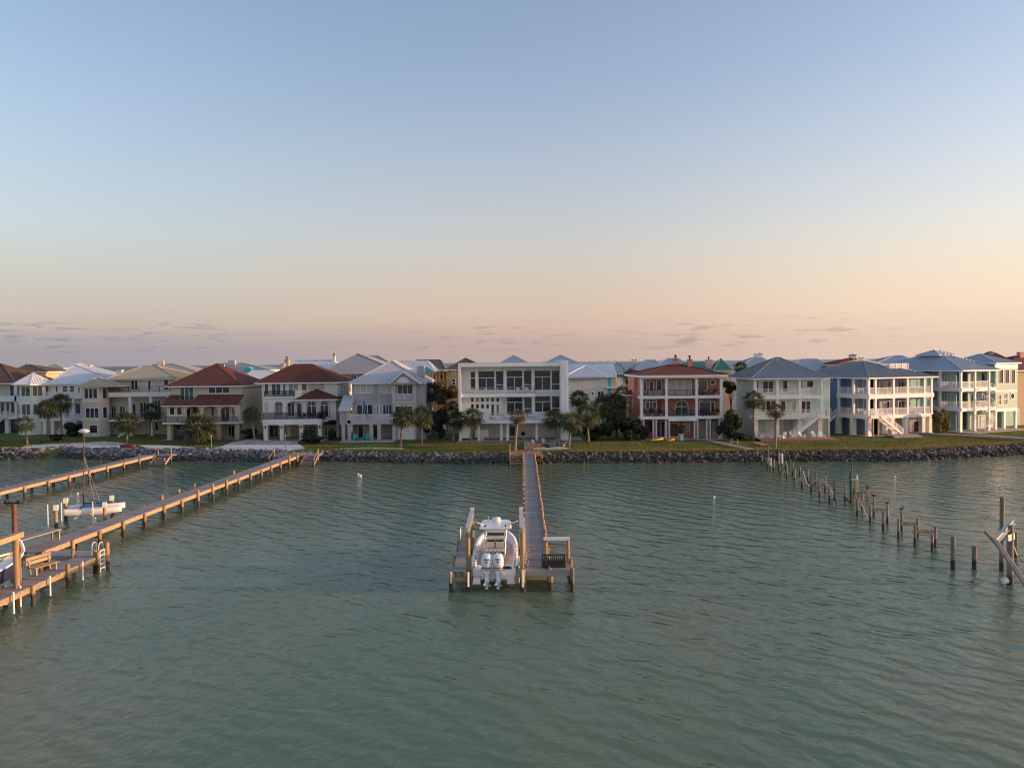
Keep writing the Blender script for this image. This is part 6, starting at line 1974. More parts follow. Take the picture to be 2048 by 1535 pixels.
    # twin outboards
    for ex in (-.45, .26):
        e_ = empty('outboard', (ex, -.05, -.10)); e_.parent = b
        prof = [(.17, 1.40, .14), (.30, 1.47, .32), (.345, 1.70, .46), (.35, 1.98, .52), (.325, 2.2, .50), (.26, 2.32, .42), (.14, 2.38, .26)]
        rows = []
        for hw, z, hd in prof:
            r = []
            for i in range(14):
                t = 2 * math.pi * i / 14
                cx_, sx_ = math.cos(t), math.sin(t)
                r.append((hw * math.copysign(abs(cx_) ** .7, cx_), -.30 + hd * math.copysign(abs(sx_) ** .7, sx_) * .95 - (2.38 - z) * .04, z))
            rows.append(r)
        loft('cowling', 'gelcoat_cool', rows, e_, True, True, True)
        MB().box(-.33, .33, -.79, .15, 1.60, 1.62).build('cowling_seam', 'rubber_black', e_)
        rows = []
        for hw, y0, y1, z in ((.2, -.5, .05, 1.52), (.16, -.46, 0, 1.2), (.12, -.42, -.08, .95), (.10, -.44, -.1, .72)):
            rows.append([(-hw, y0, z), (hw, y0, z), (hw * .9, y1, z), (-hw * .9, y1, z)])
        loft('midsection', 'gelcoat_cool', rows, e_, True, False, True)
        MB().box(-.15, .15, -.62, -.02, .68, .71).build('anti_ventilation_plate', 'gelcoat_cool', e_)
        rows = []
        for r_, y in ((.03, -.72), (.09, -.62), (.11, -.4), (.09, -.1), (.02, .08)):
            rows.append([(r_ * math.cos(2 * math.pi * i / 10), y, .50 + r_ * math.sin(2 * math.pi * i / 10)) for i in range(10)])
        loft('gearcase', 'gelcoat_cool', rows, e_, True, True, True)
        MB().prism([(-.5, .68), (-.06, .68), (-.12, .5), (-.45, .5)], 'x', -.045, .045).build('gearcase_strut', 'gelcoat_cool', e_)
        MB().prism([(-.5, .42), (-.15, .42), (-.28, .18), (-.42, .18)], 'x', -.02, .02).build('skeg', 'gelcoat_cool', e_)
        pr = MB()
        for k in range(3):
            t = 2 * math.pi * k / 3 + .4
            d = Vector((math.cos(t), 0, math.sin(t))); q = Vector((-math.sin(t), 0, math.cos(t)))
            c0 = Vector((0, -.75, .5))
            pr.add([c0 + d * .04 - q * .05, c0 + d * .2 - q * .13 + Vector((0, .05, 0)), c0 + d * .25 + q * .02, c0 + d * .2 + q * .12 - Vector((0, .05, 0)), c0 + d * .04 + q * .05], [(0, 1, 2, 3, 4)])
        pr.tube([(0, -.85, .5), (0, -.66, .5)], .06, 8)
        pr.build('propeller', 'aluminium', e_)
        MB().box(-.17, .17, 0, .28, .8, 1.45).build('mounting_bracket', 'gelcoat_cool', e_)
        for sx in (-.09, .05): MB().box(sx, sx + .06, -.52, -.50, 1.38, 1.44).build('grab_hole', 'rubber_black', e_)
        for k in range(6):   # maker's lettering across the back of the cowling
            MB().box(-.17 + k * .058, -.125 + k * .058, -.845, -.82, 2.12, 2.19).build('letter_mark', 'logo_navy', e_)
        MB().box(-.05, .05, -.855, -.82, 1.95, 2.05).build('badge', 'logo_navy', e_)
        MB().tube([(0, .1, 1.3), (.05, .4, 1.25), (.1, .6, 1.05)], .05, 8).build('rigging_hose', 'rubber_black', e_)
    return b


fishing_boat()


def cat_hull(L, w, hgt, m, parent, off, name='hull'):
    rows = []
    for t in (0, .04, .12, .3, .5, .7, .85, .94, 1.0):
        ww = w * (.35 + .65 * math.sin(math.pi * (.12 + .80 * t)) ** .7) * (.12 if t == 1 else 1)
        rock = .20 * (2 * t - .9) ** 2 * hgt
        zt = hgt * (1.0 + .10 * abs(2 * t - 1))
        rows.append([(off + ww * a, L * (t - .5), z) for a, z in ((-1, zt), (-1.05, zt * .65), (-.75, rock + .12 * hgt), (0, rock), (.75, rock + .12 * hgt), (1.05, zt * .65), (1, zt))])
    return loft(name, m, rows, parent, True, True, True)


p = at_y(190, 1018, 72)
ct = empty('catamaran', (p.x, 72, .95), R(-72), 'small white catamaran with bare mast on a lift beside the left pier', 'sailboat')
for off in (-1.05, 1.05): cat_hull(4.7, .27, .62, 'gelcoat', ct, off)
for y in (-1.0, .9): MB().tube([(-1.05, y, .72), (1.05, y, .72)], .06, 8).build('cross_beam', 'rubber_black', ct)
MB().box(-.98, .98, -.95, .85, .71, .735).build('trampoline', 'umbrella_blue', ct)
MB().bar((.1, -.8, .98), (.25, 1.5, .95), .12, .09).build('boom', 'rubber_black', ct)
mt = at_y(174, 863, 72).z - .95
MB().tube([(0, -.9, .78), (.02, -.85, mt * .5), (.04, -.72, mt - .1)], [.06, .05, .04], 8).build('mast', 'rusty_steel', ct)
MB().tube([(0, -.9, .8), (.005, -.895, 1.8)], .085, 8).build('mast_sleeve', 'rubber_black', ct)
mf_ = MB().lathe((0, 0, 0), [(.02, -.55), (.16, -.35), (.22, -.05), (.17, .3), (.03, .5)], 12).build('mast_float', 'gelcoat', ct, (.04, -.72, mt + .08))
mf_.rotation_euler = (R(90), 0, R(160))
for q in ((1.05, .3, .7), (-1.05, .3, .7), (0, -2.3, .75)): MB().tube([(.03, -.78, mt - 2.2), q], .008, 5).build('stay', 'galvanised', ct)
cl_ = empty('catamaran_lift', (p.x, 72, 0), R(-72), 'timber lift posts with white motor caps under the catamaran', 'boat lift')
for x, y in ((1.9, -2.75), (1.9, 1.1), (-1.9, -2.75), (-1.9, 1.1)):
    pile(cl_, x, y, 1.72, .15)
    o = MB().box(x - .17, x + .17, y - .17, y + .17, 1.73, 2.2).build('motor_cap', 'plastic_white', cl_)
    MB().box(x - .6, x - .23, y - .12, y + .12, 1.85, 2.08).build('motor', 'plastic_white', cl_)
for y in (-1.3, 1.2): MB().box(-1.8, 1.8, y - .08, y + .08, .72, .94).build('cradle_beam', 'galvanised', cl_)
for x, y in ((2.3, -3.3), (2.2, .2), (1.5, -2.4)): MB().tube([(x, y, .3), (x, y, 2.35)], .05, 8).build('guide_post', 'plastic_white', cl_)

# dark-hulled boat in the slip at the left edge
sb_ = empty('navy_boat', (-31.75, 44.6, .75), 0, 'navy hulled boat with white gunwale cut off by the left edge', 'boat')
rows = []
for t, w in ((0, 1.1), (.2, 1.2), (.45, 1.22), (.7, 1.0), (.88, .55), (1, .06)):
    y = 6.4 * t; g = 1.35 + .35 * t
    rows.append([(-w, y, g), (-w * .9, y, .55 + .3 * t * t), (0, y, .05 + .8 * t ** 3), (w * .9, y, .55 + .3 * t * t), (w, y, g)])
loft('hull', 'navy_hull', rows, sb_)
MB().add(rows[0], [tuple(range(5))]).build('transom', 'navy_hull', sb_)
for sg in (-1, 1): MB().tube([(sg * abs(r[4][0]) , r[4][1], r[4][2]) for r in rows], .07, 6).build('gunwale', 'gelcoat', sb_)
dk_ = [[(r[0][0] * .95, r[0][1], r[0][2] - .12), (r[4][0] * .95, r[4][1], r[4][2] - .12)] for r in rows]
loft('deck', 'gelcoat_cool', dk_, sb_, smooth=False)
MB().prism([(1.5, 1.3), (1.5, 2.1), (1.9, 2.2), (2.8, 1.5)], 'x', -.5, .5).build('console', 'gelcoat', sb_)
MB().bar((.9, -1.8, .9), (1.15, 4.2, 2.35), .09, .09).build('bunk_guide', 'kayak_yellow', sb_)
bw = empty('bow_guard', (at_y(36, 1090, 48.6).x + .1, 48.6, 0), 0, 'white and red rounded fender board behind the tall left post', 'fender')
MB().prism([(-.12, 3.75), (.08, 3.6), (.24, 3.2), (.26, 3.0), (.1, 2.75), (-.12, 2.7)], 'y', 0, .12).build('fender_board', 'gelcoat', bw)
MB().prism([(-.14, 3.6), (-.02, 3.45), (.1, 3.1), (.02, 2.82), (-.14, 2.75)], 'y', -.04, -.003).build('fender_face', 'red_paint', bw)
MB().box(-.16, -.08, .13, .25, -.5, 3.7).build('fender_post', 'pile_wood', bw)

# mooring buoys
for (px, py), s, lab in (((716.5, 948.5), .22, 'small white buoy floating left of centre, the far one of a pair'), ((721, 952), .26, 'small white buoy floating left of centre, the near one of a pair'), ((1428, 994), .2, 'lone white buoy floating in the middle right water'), ((1790, 953), .2, 'lone white float far out near the right shore'), ((155, 987), .2, 'tiny white float between the two left piers'), ((190, 1036), .16, 'tiny white float below the catamaran')):
    p = at_z(px, py, 0); s *= .58
    o = empty('mooring_buoy', p, 0, lab, 'buoy', 'white mooring buoys')
    MB().lathe((0, 0, -.1), [(.05, -.1), (.9 * s, 0), (1.15 * s, .8 * s), (1.1 * s, 1.3 * s), (.6 * s, 2.0 * s), (.1 * s, 2.2 * s)], 12).build('float', 'plastic_white', o)
    MB().tube([(0, 0, 1.9 * s), (0, 0, 2.5 * s)], .03, 6).build('ring', 'rusty_steel', o)

# birds resting on the broken pilings
def bird(px, py, d, rz, lab, m='feather_dark', s=1.0):
    p = at_y(px, py, d)
    o = empty('bird', p, rz, lab, 'bird', 'birds on the broken pilings')
    rows = []
    for x, zc, r in ((-.20, .14, .02), (-.12, .16, .07), (0, .17, .10), (.10, .20, .085), (.16, .27, .045), (.19, .31, .05), (.23, .32, .04), (.26, .315, .012)):
        rows.append([(x * s, r * s * math.cos(2 * math.pi * i / 8), (zc + r * math.sin(2 * math.pi * i / 8)) * s) for i in range(8)])
    body = loft('body', m, rows, o, True, True, True)
    MB().prism([(.25 * s, .325 * s), (.34 * s, .30 * s), (.25 * s, .30 * s)], 'y', -.012, .012).build('beak', 'kayak_yellow', o)
    MB().prism([(-.18 * s, .15 * s), (-.34 * s, .11 * s), (-.17 * s, .12 * s)], 'y', -.05 * s, .05 * s).build('tail', m, o)
    for y in (-.04, .04): MB().tube([(0, y * s, 0), (0, y * s, .1 * s)], .012, 5).build('leg', 'rusty_steel', o)


for (cx_, cy_, yb_), cv2, rz, lab, m_ in (((1825, 852, 1100), z4, 2.6, 'dark bird perched nearest the tan utility box', 'feather_dark'), ((2012, 952, 1210), z4, .3, 'dark bird perched in the middle of the three birds on the pilings', 'feather_dark'), ((405, 522, 770), z5, .2, 'bird facing right on the first piling left of the two nearest cross beams', 'feather_dark')):
    px, pb = cv2(cx_, yb_); b_ = at_z(px, pb, 0)
    bird(px, cv2(cx_, cy_)[1], b_.y, rz, lab, m_, 1.15)

# ================================================================ palms, shrubs, grass
def fan_crown(seed, nf=30, droop=1.0, gold=False):
    """sabal palm head of radius about 1: stalks carrying fans of folded leaflets"""
    rs = random.Random(seed)
    mb = MB()
    for i in range(nf):
        az = i * 2.39996 + rs.uniform(-.25, .25)
        el = R(78) - R(135) * (i / nf) ** .85 + rs.uniform(-.15, .15)
        d = Vector((math.cos(az) * math.cos(el), math.sin(az) * math.cos(el), math.sin(el)))
        ln = rs.uniform(.42, .58)
        tip = d * ln
        side = d.cross(Vector((0, 0, 1)))
        if side.length < .1: side = Vector((1, 0, 0))
        side.normalize()
        nrm = side.cross(d).normalized()
        mb.add([side * -.012, side * .012, tip + side * .012, tip - side * .012], [(0, 1, 2, 3)])
        nl = 13
        for k in range(nl):
            a = R(-105) + R(210) * k / (nl - 1) + rs.uniform(-.06, .06)
            fd = (d * math.cos(a) + side * math.sin(a)).normalized()
            L = rs.uniform(.42, .56) * (1 - .25 * abs(a) / R(105))
            w = .030
            pw = fd.cross(nrm).normalized() * w
            sag = Vector((0, 0, -1))
            m1 = tip + fd * L * .55 + sag * .05 * droop + nrm * (.04 * math.cos(k * 2.1))
            m2 = tip + fd * L + sag * (.20 + rs.uniform(0, .12)) * droop
            mb.add([tip, m1 - pw, m1 + pw, m2], [(0, 1, 2), (1, 3, 2)])
    return mb


def dead_skirt(seed):
    rs = random.Random(seed)
    mb = MB()
    for i in range(26):
        az = rs.uniform(0, 6.28); d = Vector((math.cos(az), math.sin(az), 0))
        a = d * .1 + Vector((0, 0, rs.uniform(-.1, .1)))
        b = d * rs.uniform(.22, .36) + Vector((0, 0, rs.uniform(-.55, -.3)))
        c = d * rs.uniform(.2, .34) + Vector((0, 0, rs.uniform(-1.05, -.6)))
        w = d.cross(Vector((0, 0, 1))) * rs.uniform(.05, .1)
        mb.add([a, b - w, b + w, c], [(0, 1, 2), (1, 3, 2)])
    return mb


CROWNS = [fan_crown(s, nf).mesh('crown', 'palm_leaf') for s, nf in ((1, 44), (2, 40), (3, 48), (4, 42))]
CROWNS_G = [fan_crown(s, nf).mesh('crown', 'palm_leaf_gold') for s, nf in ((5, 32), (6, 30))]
SKIRTS = [dead_skirt(s).mesh('dead_fronds', 'dead_frond') for s in (1, 2, 3)]


def palm(px, cy, rpx, lab, by=None, D=None, gold=False, r=.17, skirt=True, lean=0.0):
    if D is None:
        b = on_ground(px, by); D = b.y
    c = at_y(px, cy, D)
    if lean == 0.0: lean = random.Random(int(px * 7)).uniform(-.55, .55)
    gx = c.x - lean
    gz_ = ground_z(gx, D)
    rad = rpx * D / FPX * 1.42
    rs = random.Random(int(px * 13 + cy))
    o = empty('palm_tree', (gx, D, gz_), 0, lab, 'palm tree', 'palms around the houses')
    H = c.z - gz_
    mb = MB()
    n = 7
    pts = [(lean * (i / n) ** 1.6 + rs.uniform(-.03, .03), rs.uniform(-.03, .03), -.1 + (H + .1) * i / n) for i in range(n + 1)]
    mb.tube(pts, [r * (1.15 if i == 0 else 1.0 if i < n - 1 else 1.3) * rs.uniform(.94, 1.06) for i in range(n + 1)], 9)
    mb.build('trunk', 'palm_trunk', o)
    cr = link('crown', rs.choice(CROWNS_G if gold else CROWNS), o, (lean, 0, H), rs.uniform(0, 6.28))
    cr.scale = (rad, rad, rad * rs.uniform(.85, 1.0))
    if skirt:
        sk = link('dead_fronds', rs.choice(SKIRTS), o, (lean, 0, H), rs.uniform(0, 6.28))
        sk.scale = (rad * .8, rad * .8, rad * .75)
    return o


PALMS = [
    (48, 846, 18, 'small palm by the left edge in front of the white roofed house', 893, None),
    (94, 816, 20, 'left one of two palms in front of the white roofed house', 881, None),
    (121, 804, 20, 'right one of two palms in front of the white roofed house', 876, None),
    (256, 843, 23, 'palm on the sand in front of the beige tower house', 890, None),
    (303, 822, 19, 'palm close to the porch of the beige tower house', None, 143.5),
    (397, 853, 31, 'wide short palm in front of the arched porch', 887, None),
    (502, 828, 17, 'palm with a brown skirt between the two tile roofed houses', None, 134.5),
    (807, 832, 24, 'left one of two palms on the lawn beside the grey gabled house', 896, None),
    (844, 832, 21, 'right one of two palms on the lawn beside the grey gabled house', 893, None),
    (858, 782, 22, 'tall palm behind the right corner of the grey gabled house', None, 140),
    (912, 838, 20, 'palm at the left corner of the modern house', 884, None),
    (946, 832, 20, 'palm in front of the store wall of the modern house', 885, None),
    (1108, 836, 21, 'palm in front of the right end of the modern house', 881, None),
    (1144, 842, 22, 'palm beside the blue chairs right of the walkway', 893, None),
    (1158, 796, 19, 'tall palm in front of the white side house', None, 142),
    (1174, 828, 24, 'palm right of the modern house behind the chairs', 884, None),
    (1206, 812, 26, 'left one of the dark palm pair between modern and brick house', 876, None),
    (1229, 808, 27, 'right one of the dark palm pair between modern and brick house', 875, None),
    (1262, 752, 17, 'far palm crown behind the left side of the brick house', None, 170),
    (1507, 798, 20, 'palm leaning on the left corner of the aqua house', 880, None),
    (1482, 734, 13, 'far palm crown left of the aqua roof', None, 175),
    (1246, 785, 17, 'palm behind the side wing of the brick house', None, 150),
]
for px, cy, rp_, lab, by, D in PALMS: palm(px, cy, rp_, lab, by, D)
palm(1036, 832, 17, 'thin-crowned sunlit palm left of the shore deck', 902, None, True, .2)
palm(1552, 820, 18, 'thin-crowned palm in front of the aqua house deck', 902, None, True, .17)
palm(618, 868, 15, 'low young palm on the sand beside the rust tile house', 886, None, False, .12, False)
palm(1363, 857, 9, 'potted palm in a white urn at the brick house', None, 128.7, False, .06, False)


def leaf_mass(seed, n, lobes=7, size=.13):
    """unit crown made of separate leaves gathered in uneven clumps"""
    rs = random.Random(seed)
    L = [(Vector((rs.uniform(-.6, .6), rs.uniform(-.6, .6), rs.uniform(-.45, .6))), rs.uniform(.28, .5)) for _ in range(lobes)]
    mb = MB()
    for i in range(n):
        c, r = rs.choice(L)
        d = Vector((rs.gauss(0, 1), rs.gauss(0, 1), rs.gauss(0, 1))).normalized()
        p = c + d * r * rs.uniform(.55, 1.05) ** .6
        a = Vector((rs.gauss(0, 1), rs.gauss(0, 1), rs.gauss(0, .6) + .2)).normalized()
        b = d.cross(a)
        if b.length < .05: continue
        b.normalize()
        s = size * rs.uniform(.6, 1.3)
        mb.add([p - a * s, p + b * s * .45, p + a * s, p - b * s * .45], [(0, 1, 2, 3)])
    return mb


LEAVES = [leaf_mass(s, 2600, 9).mesh('foliage', 'shrub_leaf') for s in (1, 2, 3)]
LEAVES_G = [leaf_mass(s, 2000, 8, .12).mesh('foliage', 'shrub_leaf_gold') for s in (4, 5)]


def shrub(px, cy, rx, ry, lab, by=None, D=None, gold=False, cat='shrub', name='shrub', trunk=False):
    if D is None: D = on_ground(px, by).y
    c = at_y(px, cy, D)
    gz_ = ground_z(c.x, D)
    o = empty(name, (c.x, D, gz_), 0, lab, cat, 'shrubs and trees between the houses')
    rs = random.Random(int(px + cy))
    sx, sz = rx * D / FPX * 1.25, ry * D / FPX * 1.15
    f = link('foliage', rs.choice(LEAVES_G if gold else LEAVES), o, (0, 0, c.z - gz_), rs.uniform(0, 6.28))
    f.scale = (sx, sx * .9, sz)
    mb = MB()
    for k in range(4):
        a = k * 1.6
        mb.tube([(0, 0, -.05), (.1 * math.cos(a), .1 * math.sin(a), (c.z - gz_) * .55), (sx * .4 * math.cos(a), sx * .4 * math.sin(a), c.z - gz_ + sz * .2)], [.12 if trunk else .06, .08 if trunk else .045, .03], 6)
    mb.build('stems', 'bark', o)


for q in ((150, 858, 18, 13, 'dark bush below the stairs of the white roofed house', 872), (118, 875, 14, 7, 'low rounded bush on the lawn at left', 881), (400, 872, 24, 12, 'bush at the foot of the wide short palm', 882),
          (868, 850, 20, 32, 'tall dark hedge bush right of the grey gabled house', 879), (882, 838, 14, 24, 'dark bush behind the hedge beside the modern house', 868),
          (1200, 860, 26, 20, 'dark bush under the palm pair left of the brick house', 880), (1256, 858, 26, 24, 'dark bush against the left corner of the brick house', 880), (1232, 852, 20, 26, 'dark bush between the palm pair and the brick house', 878),
          (1462, 848, 21, 32, 'tall dark shrub between the brick house and the aqua house', 878), (1448, 860, 12, 20, 'small dark shrub against the right corner of the brick house', 879),
          (1484, 874, 14, 7, 'low bush at the left foot of the aqua house', 882), (625, 880, 20, 7, 'low planting on the sand beside the rust tile house', 888), (665, 868, 8, 10, 'green bush between the rust tile and grey houses', 880),
          (505, 868, 16, 10, 'dark bush under the skirted palm', 877), (1290, 866, 9, 14, 'leafy plants beside the first brick pier', 879)):
    shrub(*q[:5], by=q[5])
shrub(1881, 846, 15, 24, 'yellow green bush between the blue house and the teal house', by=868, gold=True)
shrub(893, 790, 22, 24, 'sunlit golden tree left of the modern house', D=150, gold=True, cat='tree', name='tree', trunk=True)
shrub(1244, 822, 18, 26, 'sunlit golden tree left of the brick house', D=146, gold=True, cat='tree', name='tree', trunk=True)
shrub(1462, 775, 16, 14, 'far green tree right of the brick house', D=165, cat='tree', name='tree', trunk=True)
shrub(1262, 800, 16, 22, 'dark tree behind the side wing of the brick house', D=158, cat='tree', name='tree', trunk=True)
shrub(905, 815, 16, 16, 'dark green tree behind the golden tree', D=160, cat='tree', name='tree', trunk=True)


def grass(sun_tint=False):
    rs = np.random.RandomState(12 if sun_tint else 11)
    n = 34000 if sun_tint else 110000
    x = rs.uniform(8, 100, n) if sun_tint else rs.uniform(-95, 95, n)
    d = 3.0 + (rs.beta(1.2, 1.6, n) * (3.6 + 1.2 * np.sin(x * .33) + .8 * np.sin(x * .9 + 1)) if sun_tint else 17 * rs.beta(1.0, 1.5, n))
    y = np.interp(x, SX, SY) + d
    keep = np.ones(n, bool)
    for (px0, px1, dmax) in ((20, 400, 9.0), (405, 618, 11.0)):
        a, b = at_y(px0, 890, 125).x, at_y(px1, 890, 122).x
        keep &= ~((x > a) & (x < b) & (d < dmax))
    x, y, d = x[keep], y[keep], d[keep]
    z = np.where(d < 14, 1.15 + (BASE - 1.15) * (d - 3.4) / 10.6, BASE)
    n = len(x)
    hgt = np.where(d < 6, rs.uniform(.12, .32, n), rs.uniform(.06, .14, n))
    a = rs.uniform(0, 6.28, n); w = rs.uniform(.04, .09, n)
    lx, ly = rs.uniform(-.08, .08, n), rs.uniform(-.08, .08, n)
    v = np.empty((n, 3, 3))
    v[:, 0] = np.stack([x - w * np.cos(a), y - w * np.sin(a), z - .02], -1)
    v[:, 1] = np.stack([x + w * np.cos(a), y + w * np.sin(a), z - .02], -1)
    v[:, 2] = np.stack([x + lx, y + ly, z + hgt], -1)
    me = bpy.data.meshes.new('lawn_grass')
    me.vertices.add(n * 3); me.vertices.foreach_set('co', v.ravel())
    me.loops.add(n * 3); me.loops.foreach_set('vertex_index', np.arange(n * 3))
    me.polygons.add(n); me.polygons.foreach_set('loop_start', np.arange(n) * 3)
    me.update(); me.validate()
    return me


m, nt, b = new_mat('grass_blade')
f1 = ramp(nt, noise(nt, .22, 6, .6, coord='World'), .35, .65)
g = nt.nodes.new('ShaderNodeNewGeometry')
c = nmix(nt, f1, (.10, .155, .034), (.22, .19, .055))
hsv = nt.nodes.new('ShaderNodeHueSaturation'); nt.links.new(ramp(nt, g.outputs['Random Per Island'], 0, 1, .6, 1.4), hsv.inputs['Value']); nt.links.new(c, hsv.inputs['Color'])
nt.links.new(hsv.outputs[0], b.inputs['Base Color']); b.inputs['Roughness'].default_value = .8
tr = nt.nodes.new('ShaderNodeBsdfTranslucent'); nt.links.new(hsv.outputs[0], tr.inputs[0])
mx = nt.nodes.new('ShaderNodeMixShader'); mx.inputs[0].default_value = .35
nt.links.new(b.outputs[0], mx.inputs[1]); nt.links.new(tr.outputs[0], mx.inputs[2]); nt.links.new(mx.outputs[0], nt.nodes['Material Output'].inputs[0])
M['grass_blade'] = m
leaf_mat('sun_tint_blade', (.22, .17, .05), (.40, .28, .09), .35)  # low sun on the right lawn edge, painted into the blade colour
me = grass(True); me.materials.append(M['sun_tint_blade'])
tag(link('sun_tint_grass', me), 'grass fringe with low sunlight painted in as gold along the top of the rocks on the right', 'grass', kind='stuff')
me = grass(); me.materials.append(m)
tag(link('lawn_grass', me), 'grass on the lawns between the rocks and the houses', 'grass', kind='stuff')

# ================================================================ yard and porch things
def adirondack(m):
    o = empty('garden_chair', (0, 0, 0))
    for k in range(5): MB().bar((-.24 + k * .12, .28, .26), (-.24 + k * .12 + (-.03 + .015 * k) * 2, .68, 1.02 + .05 * (2 - abs(k - 2))), .105, .03).build('back_slat', m, o)
    MB().prism([(-.30, .36), (.32, .22), (.32, .25), (-.30, .40)], 'x', -.28, .28).build('seat', m, o)
    for sx in (-1, 1):
        MB().box(sx * .38 - .07, sx * .38 + .07, -.34, .40, .56, .59).build('armrest', m, o)
        MB().box(sx * .33 - .035, sx * .33 + .035, -.32, -.22, 0, .56).build('leg', m, o)
        MB().bar((sx * .33, -.25, .30), (sx * .33, .62, .04), .05, .12).build('leg', m, o)
        MB().box(sx * .36 - .03, sx * .36 + .03, .30, .38, .1, .56).build('leg', m, o)
    return o


def place(proto, used, P, rz, lab, cat, group):
    o = proto if not used else copy_tree(proto)
    o.location = P; o.rotation_euler = (0, 0, rz)
    tag(o, lab, cat, group)
    used.append(1)
    return o


def set_chairs(m, items, cat, group, mk=adirondack):
    pr, used = mk(m), []
    for (px, py, D, z, rz, lab) in items:
        p = at_y(px, py, D)
        place(pr, used, (p.x, D, z), R(rz), lab, cat, group)


b5 = BASE + .225
set_chairs('plastic_green', [(711, 878, 131.6, b5, 15, 'left one of two bright green chairs on the grey house patio'), (732.5, 878, 131.6, b5, -20, 'right one of two bright green chairs on the grey house patio')], 'chair', 'green patio chairs')
p = at_y(722, 878, 131.3)
o = empty('side_table', (p.x, 131.3, b5), 0, 'small bright green table between the two green chairs', 'table')
MB().lathe((0, 0, 0), [(.3, .48), (.3, .53)], 12).build('table_top', 'plastic_green', o)
for sx in (-.2, .2):
    for sy in (-.15, .15): MB().bar((sx, sy, 0), (sx * .8, sy * .8, .48), .05).build('leg', 'plastic_green', o)
dk7 = BASE + .35
# wooden deck in front of the aqua house
a0, a1 = at_y(1515, 884, 127).x, at_y(1669, 884, 127).x
wdk = empty('timber_deck', ((a0 + a1) / 2, 125.3, BASE), 0, 'low reddish timber deck carrying white chairs below the aqua house', 'deck')
hw = (a1 - a0) / 2
plank_run(wdk, (-hw, 2.2), (1, 0), 4.4, int(2 * hw / .2), .2, .34, 'deck_wood_new', seed=51)
MB().box(-hw, hw, -.06, -.005, .0, .34).build('fascia', 'deck_wood_new', wdk)
for i in range(7): MB().box(-hw + .2 + i * (2 * hw - .5) / 6, -hw + .4 + i * (2 * hw - .5) / 6, .1, .3, -.15, .28).build('post', 'timber', wdk)
rp_ = empty('timber_ramp', (at_y(1523, 890, 122).x, 119.6, 0), R(2), 'reddish plank ramp from the aqua house deck to the broken pier', 'ramp')
plank_run(rp_, (0, 0), (0, 1), 1.45, 28, .2, 1.42, 'deck_wood_new', seed=52)
for sx in (-.68, .68): MB().box(sx - .04, sx + .04, 0, 5.6, 1.15, 1.36).build('stringer', 'deck_wood_new', rp_)
for x in (-.6, .6): pile(rp_, x, .2, 1.35, .09)
set_chairs('plastic_white', [(1545, 880, 126.4, dk7, 160, 'white garden chair left of the palm trunk on the timber deck'), (1565, 880, 126.6, dk7, -60, 'white garden chair right of the palm trunk on the timber deck'), (1589, 879, 126.8, dk7, 60, 'white garden chair under the foot of the outside stairs'), (1606, 879, 126.8, dk7, 50, 'white garden chair just right of the stair foot'), (1630, 879, 126.8, dk7, 20, 'left one of the last two white garden chairs on the deck'), (1645, 879, 126.6, dk7, 10, 'rightmost white garden chair on the timber deck'), (1523, 876, 128.0, dk7, 100, 'leftmost white garden chair beside the table on the deck'), (1537, 876, 128.2, dk7, -90, 'white garden chair right of the table near the aqua house corner')], 'chair', 'white chairs on the timber deck')
p = at_y(1556, 880, 126.0)
o = empty('picnic_table', (p.x, 126.1, dk7), R(20), 'low white table by the palm trunk on the timber deck', 'table')
MB().box(-.5, .5, -.3, .3, .42, .47).build('table_top', 'plastic_white', o)
for sx in (-.4, .4): MB().bar((sx, -.25, 0), (sx, .25, .42), .06).build('leg', 'plastic_white', o); MB().bar((sx, .25, 0), (sx, -.25, .42), .06).build('leg', 'plastic_white', o)
p = at_y(1530, 875, 128.3)
o = empty('patio_table', (p.x, 128.4, dk7), 0, 'round white patio table at the left end of the timber deck', 'table')
MB().lathe((0, 0, 0), [(.5, .70), (.52, .74)], 14).build('table_top', 'plastic_white', o)
for k in range(4): MB().bar((.32 * math.cos(k * 1.57), .32 * math.sin(k * 1.57), 0), (.2 * math.cos(k * 1.57), .2 * math.sin(k * 1.57), .7), .04).build('leg', 'plastic_white', o)
g0 = on_ground(1110, 893)
set_chairs('plastic_blue', [(1072, 893, 122.2, 1.28, 60, 'pale blue chair nearest the walkway in the circle of chairs'), (1089, 890, 123.6, 1.29, 20, 'second blue chair from the walkway in the circle of chairs'), (1114, 891, 123.2, 1.29, -10, 'broad blue chair in the middle of the circle of chairs'), (1127, 894, 121.6, 1.27, -50, 'blue chair at the right end of the circle of chairs'), (1104, 896, 120.9, 1.26, 180, 'dark blue chair with its back to the water')], 'chair', 'blue chairs around the fire pit')
p = on_ground(1097, 896)
o = empty('fire_pit', (p.x, p.y + .8, p.z), 0, 'dark round fire pit inside the circle of blue chairs', 'fire pit')
MB().lathe((0, 0, 0), [(.3, 0), (.5, .1), (.55, .38), (.48, .38), (.4, .2)], 14).build('bowl', 'dark_iron', o)
patch('fire_pit_sand', [(1066, 897), (1092, 892), (1120, 893), (1140, 896), (1136, 899), (1100, 901), (1072, 901)], 'sand', .05, .12)
set_chairs('plastic_white', [(963, 875, HM.P.y - .3, BASE + .06, 70, 'white plastic chair beside the counter under the modern house')], 'chair', None)
# chairs and loungers on the modern balcony and deck
zb_ = HM.Z(787, -.8) + BASE


def lounger(m):
    o = empty('lounge_chair', (0, 0, 0))
    MB().box(-.32, .32, -.9, .35, .30, .36).build('seat', m, o)
    MB().bar((0, .33, .34), (0, .8, .95), .62, .06).build('backrest', m, o)
    for sx in (-.28, .28):
        for sy in (-.8, .25): MB().box(sx - .03, sx + .03, sy - .03, sy + .03, 0, .30).build('leg', m, o)
    return o


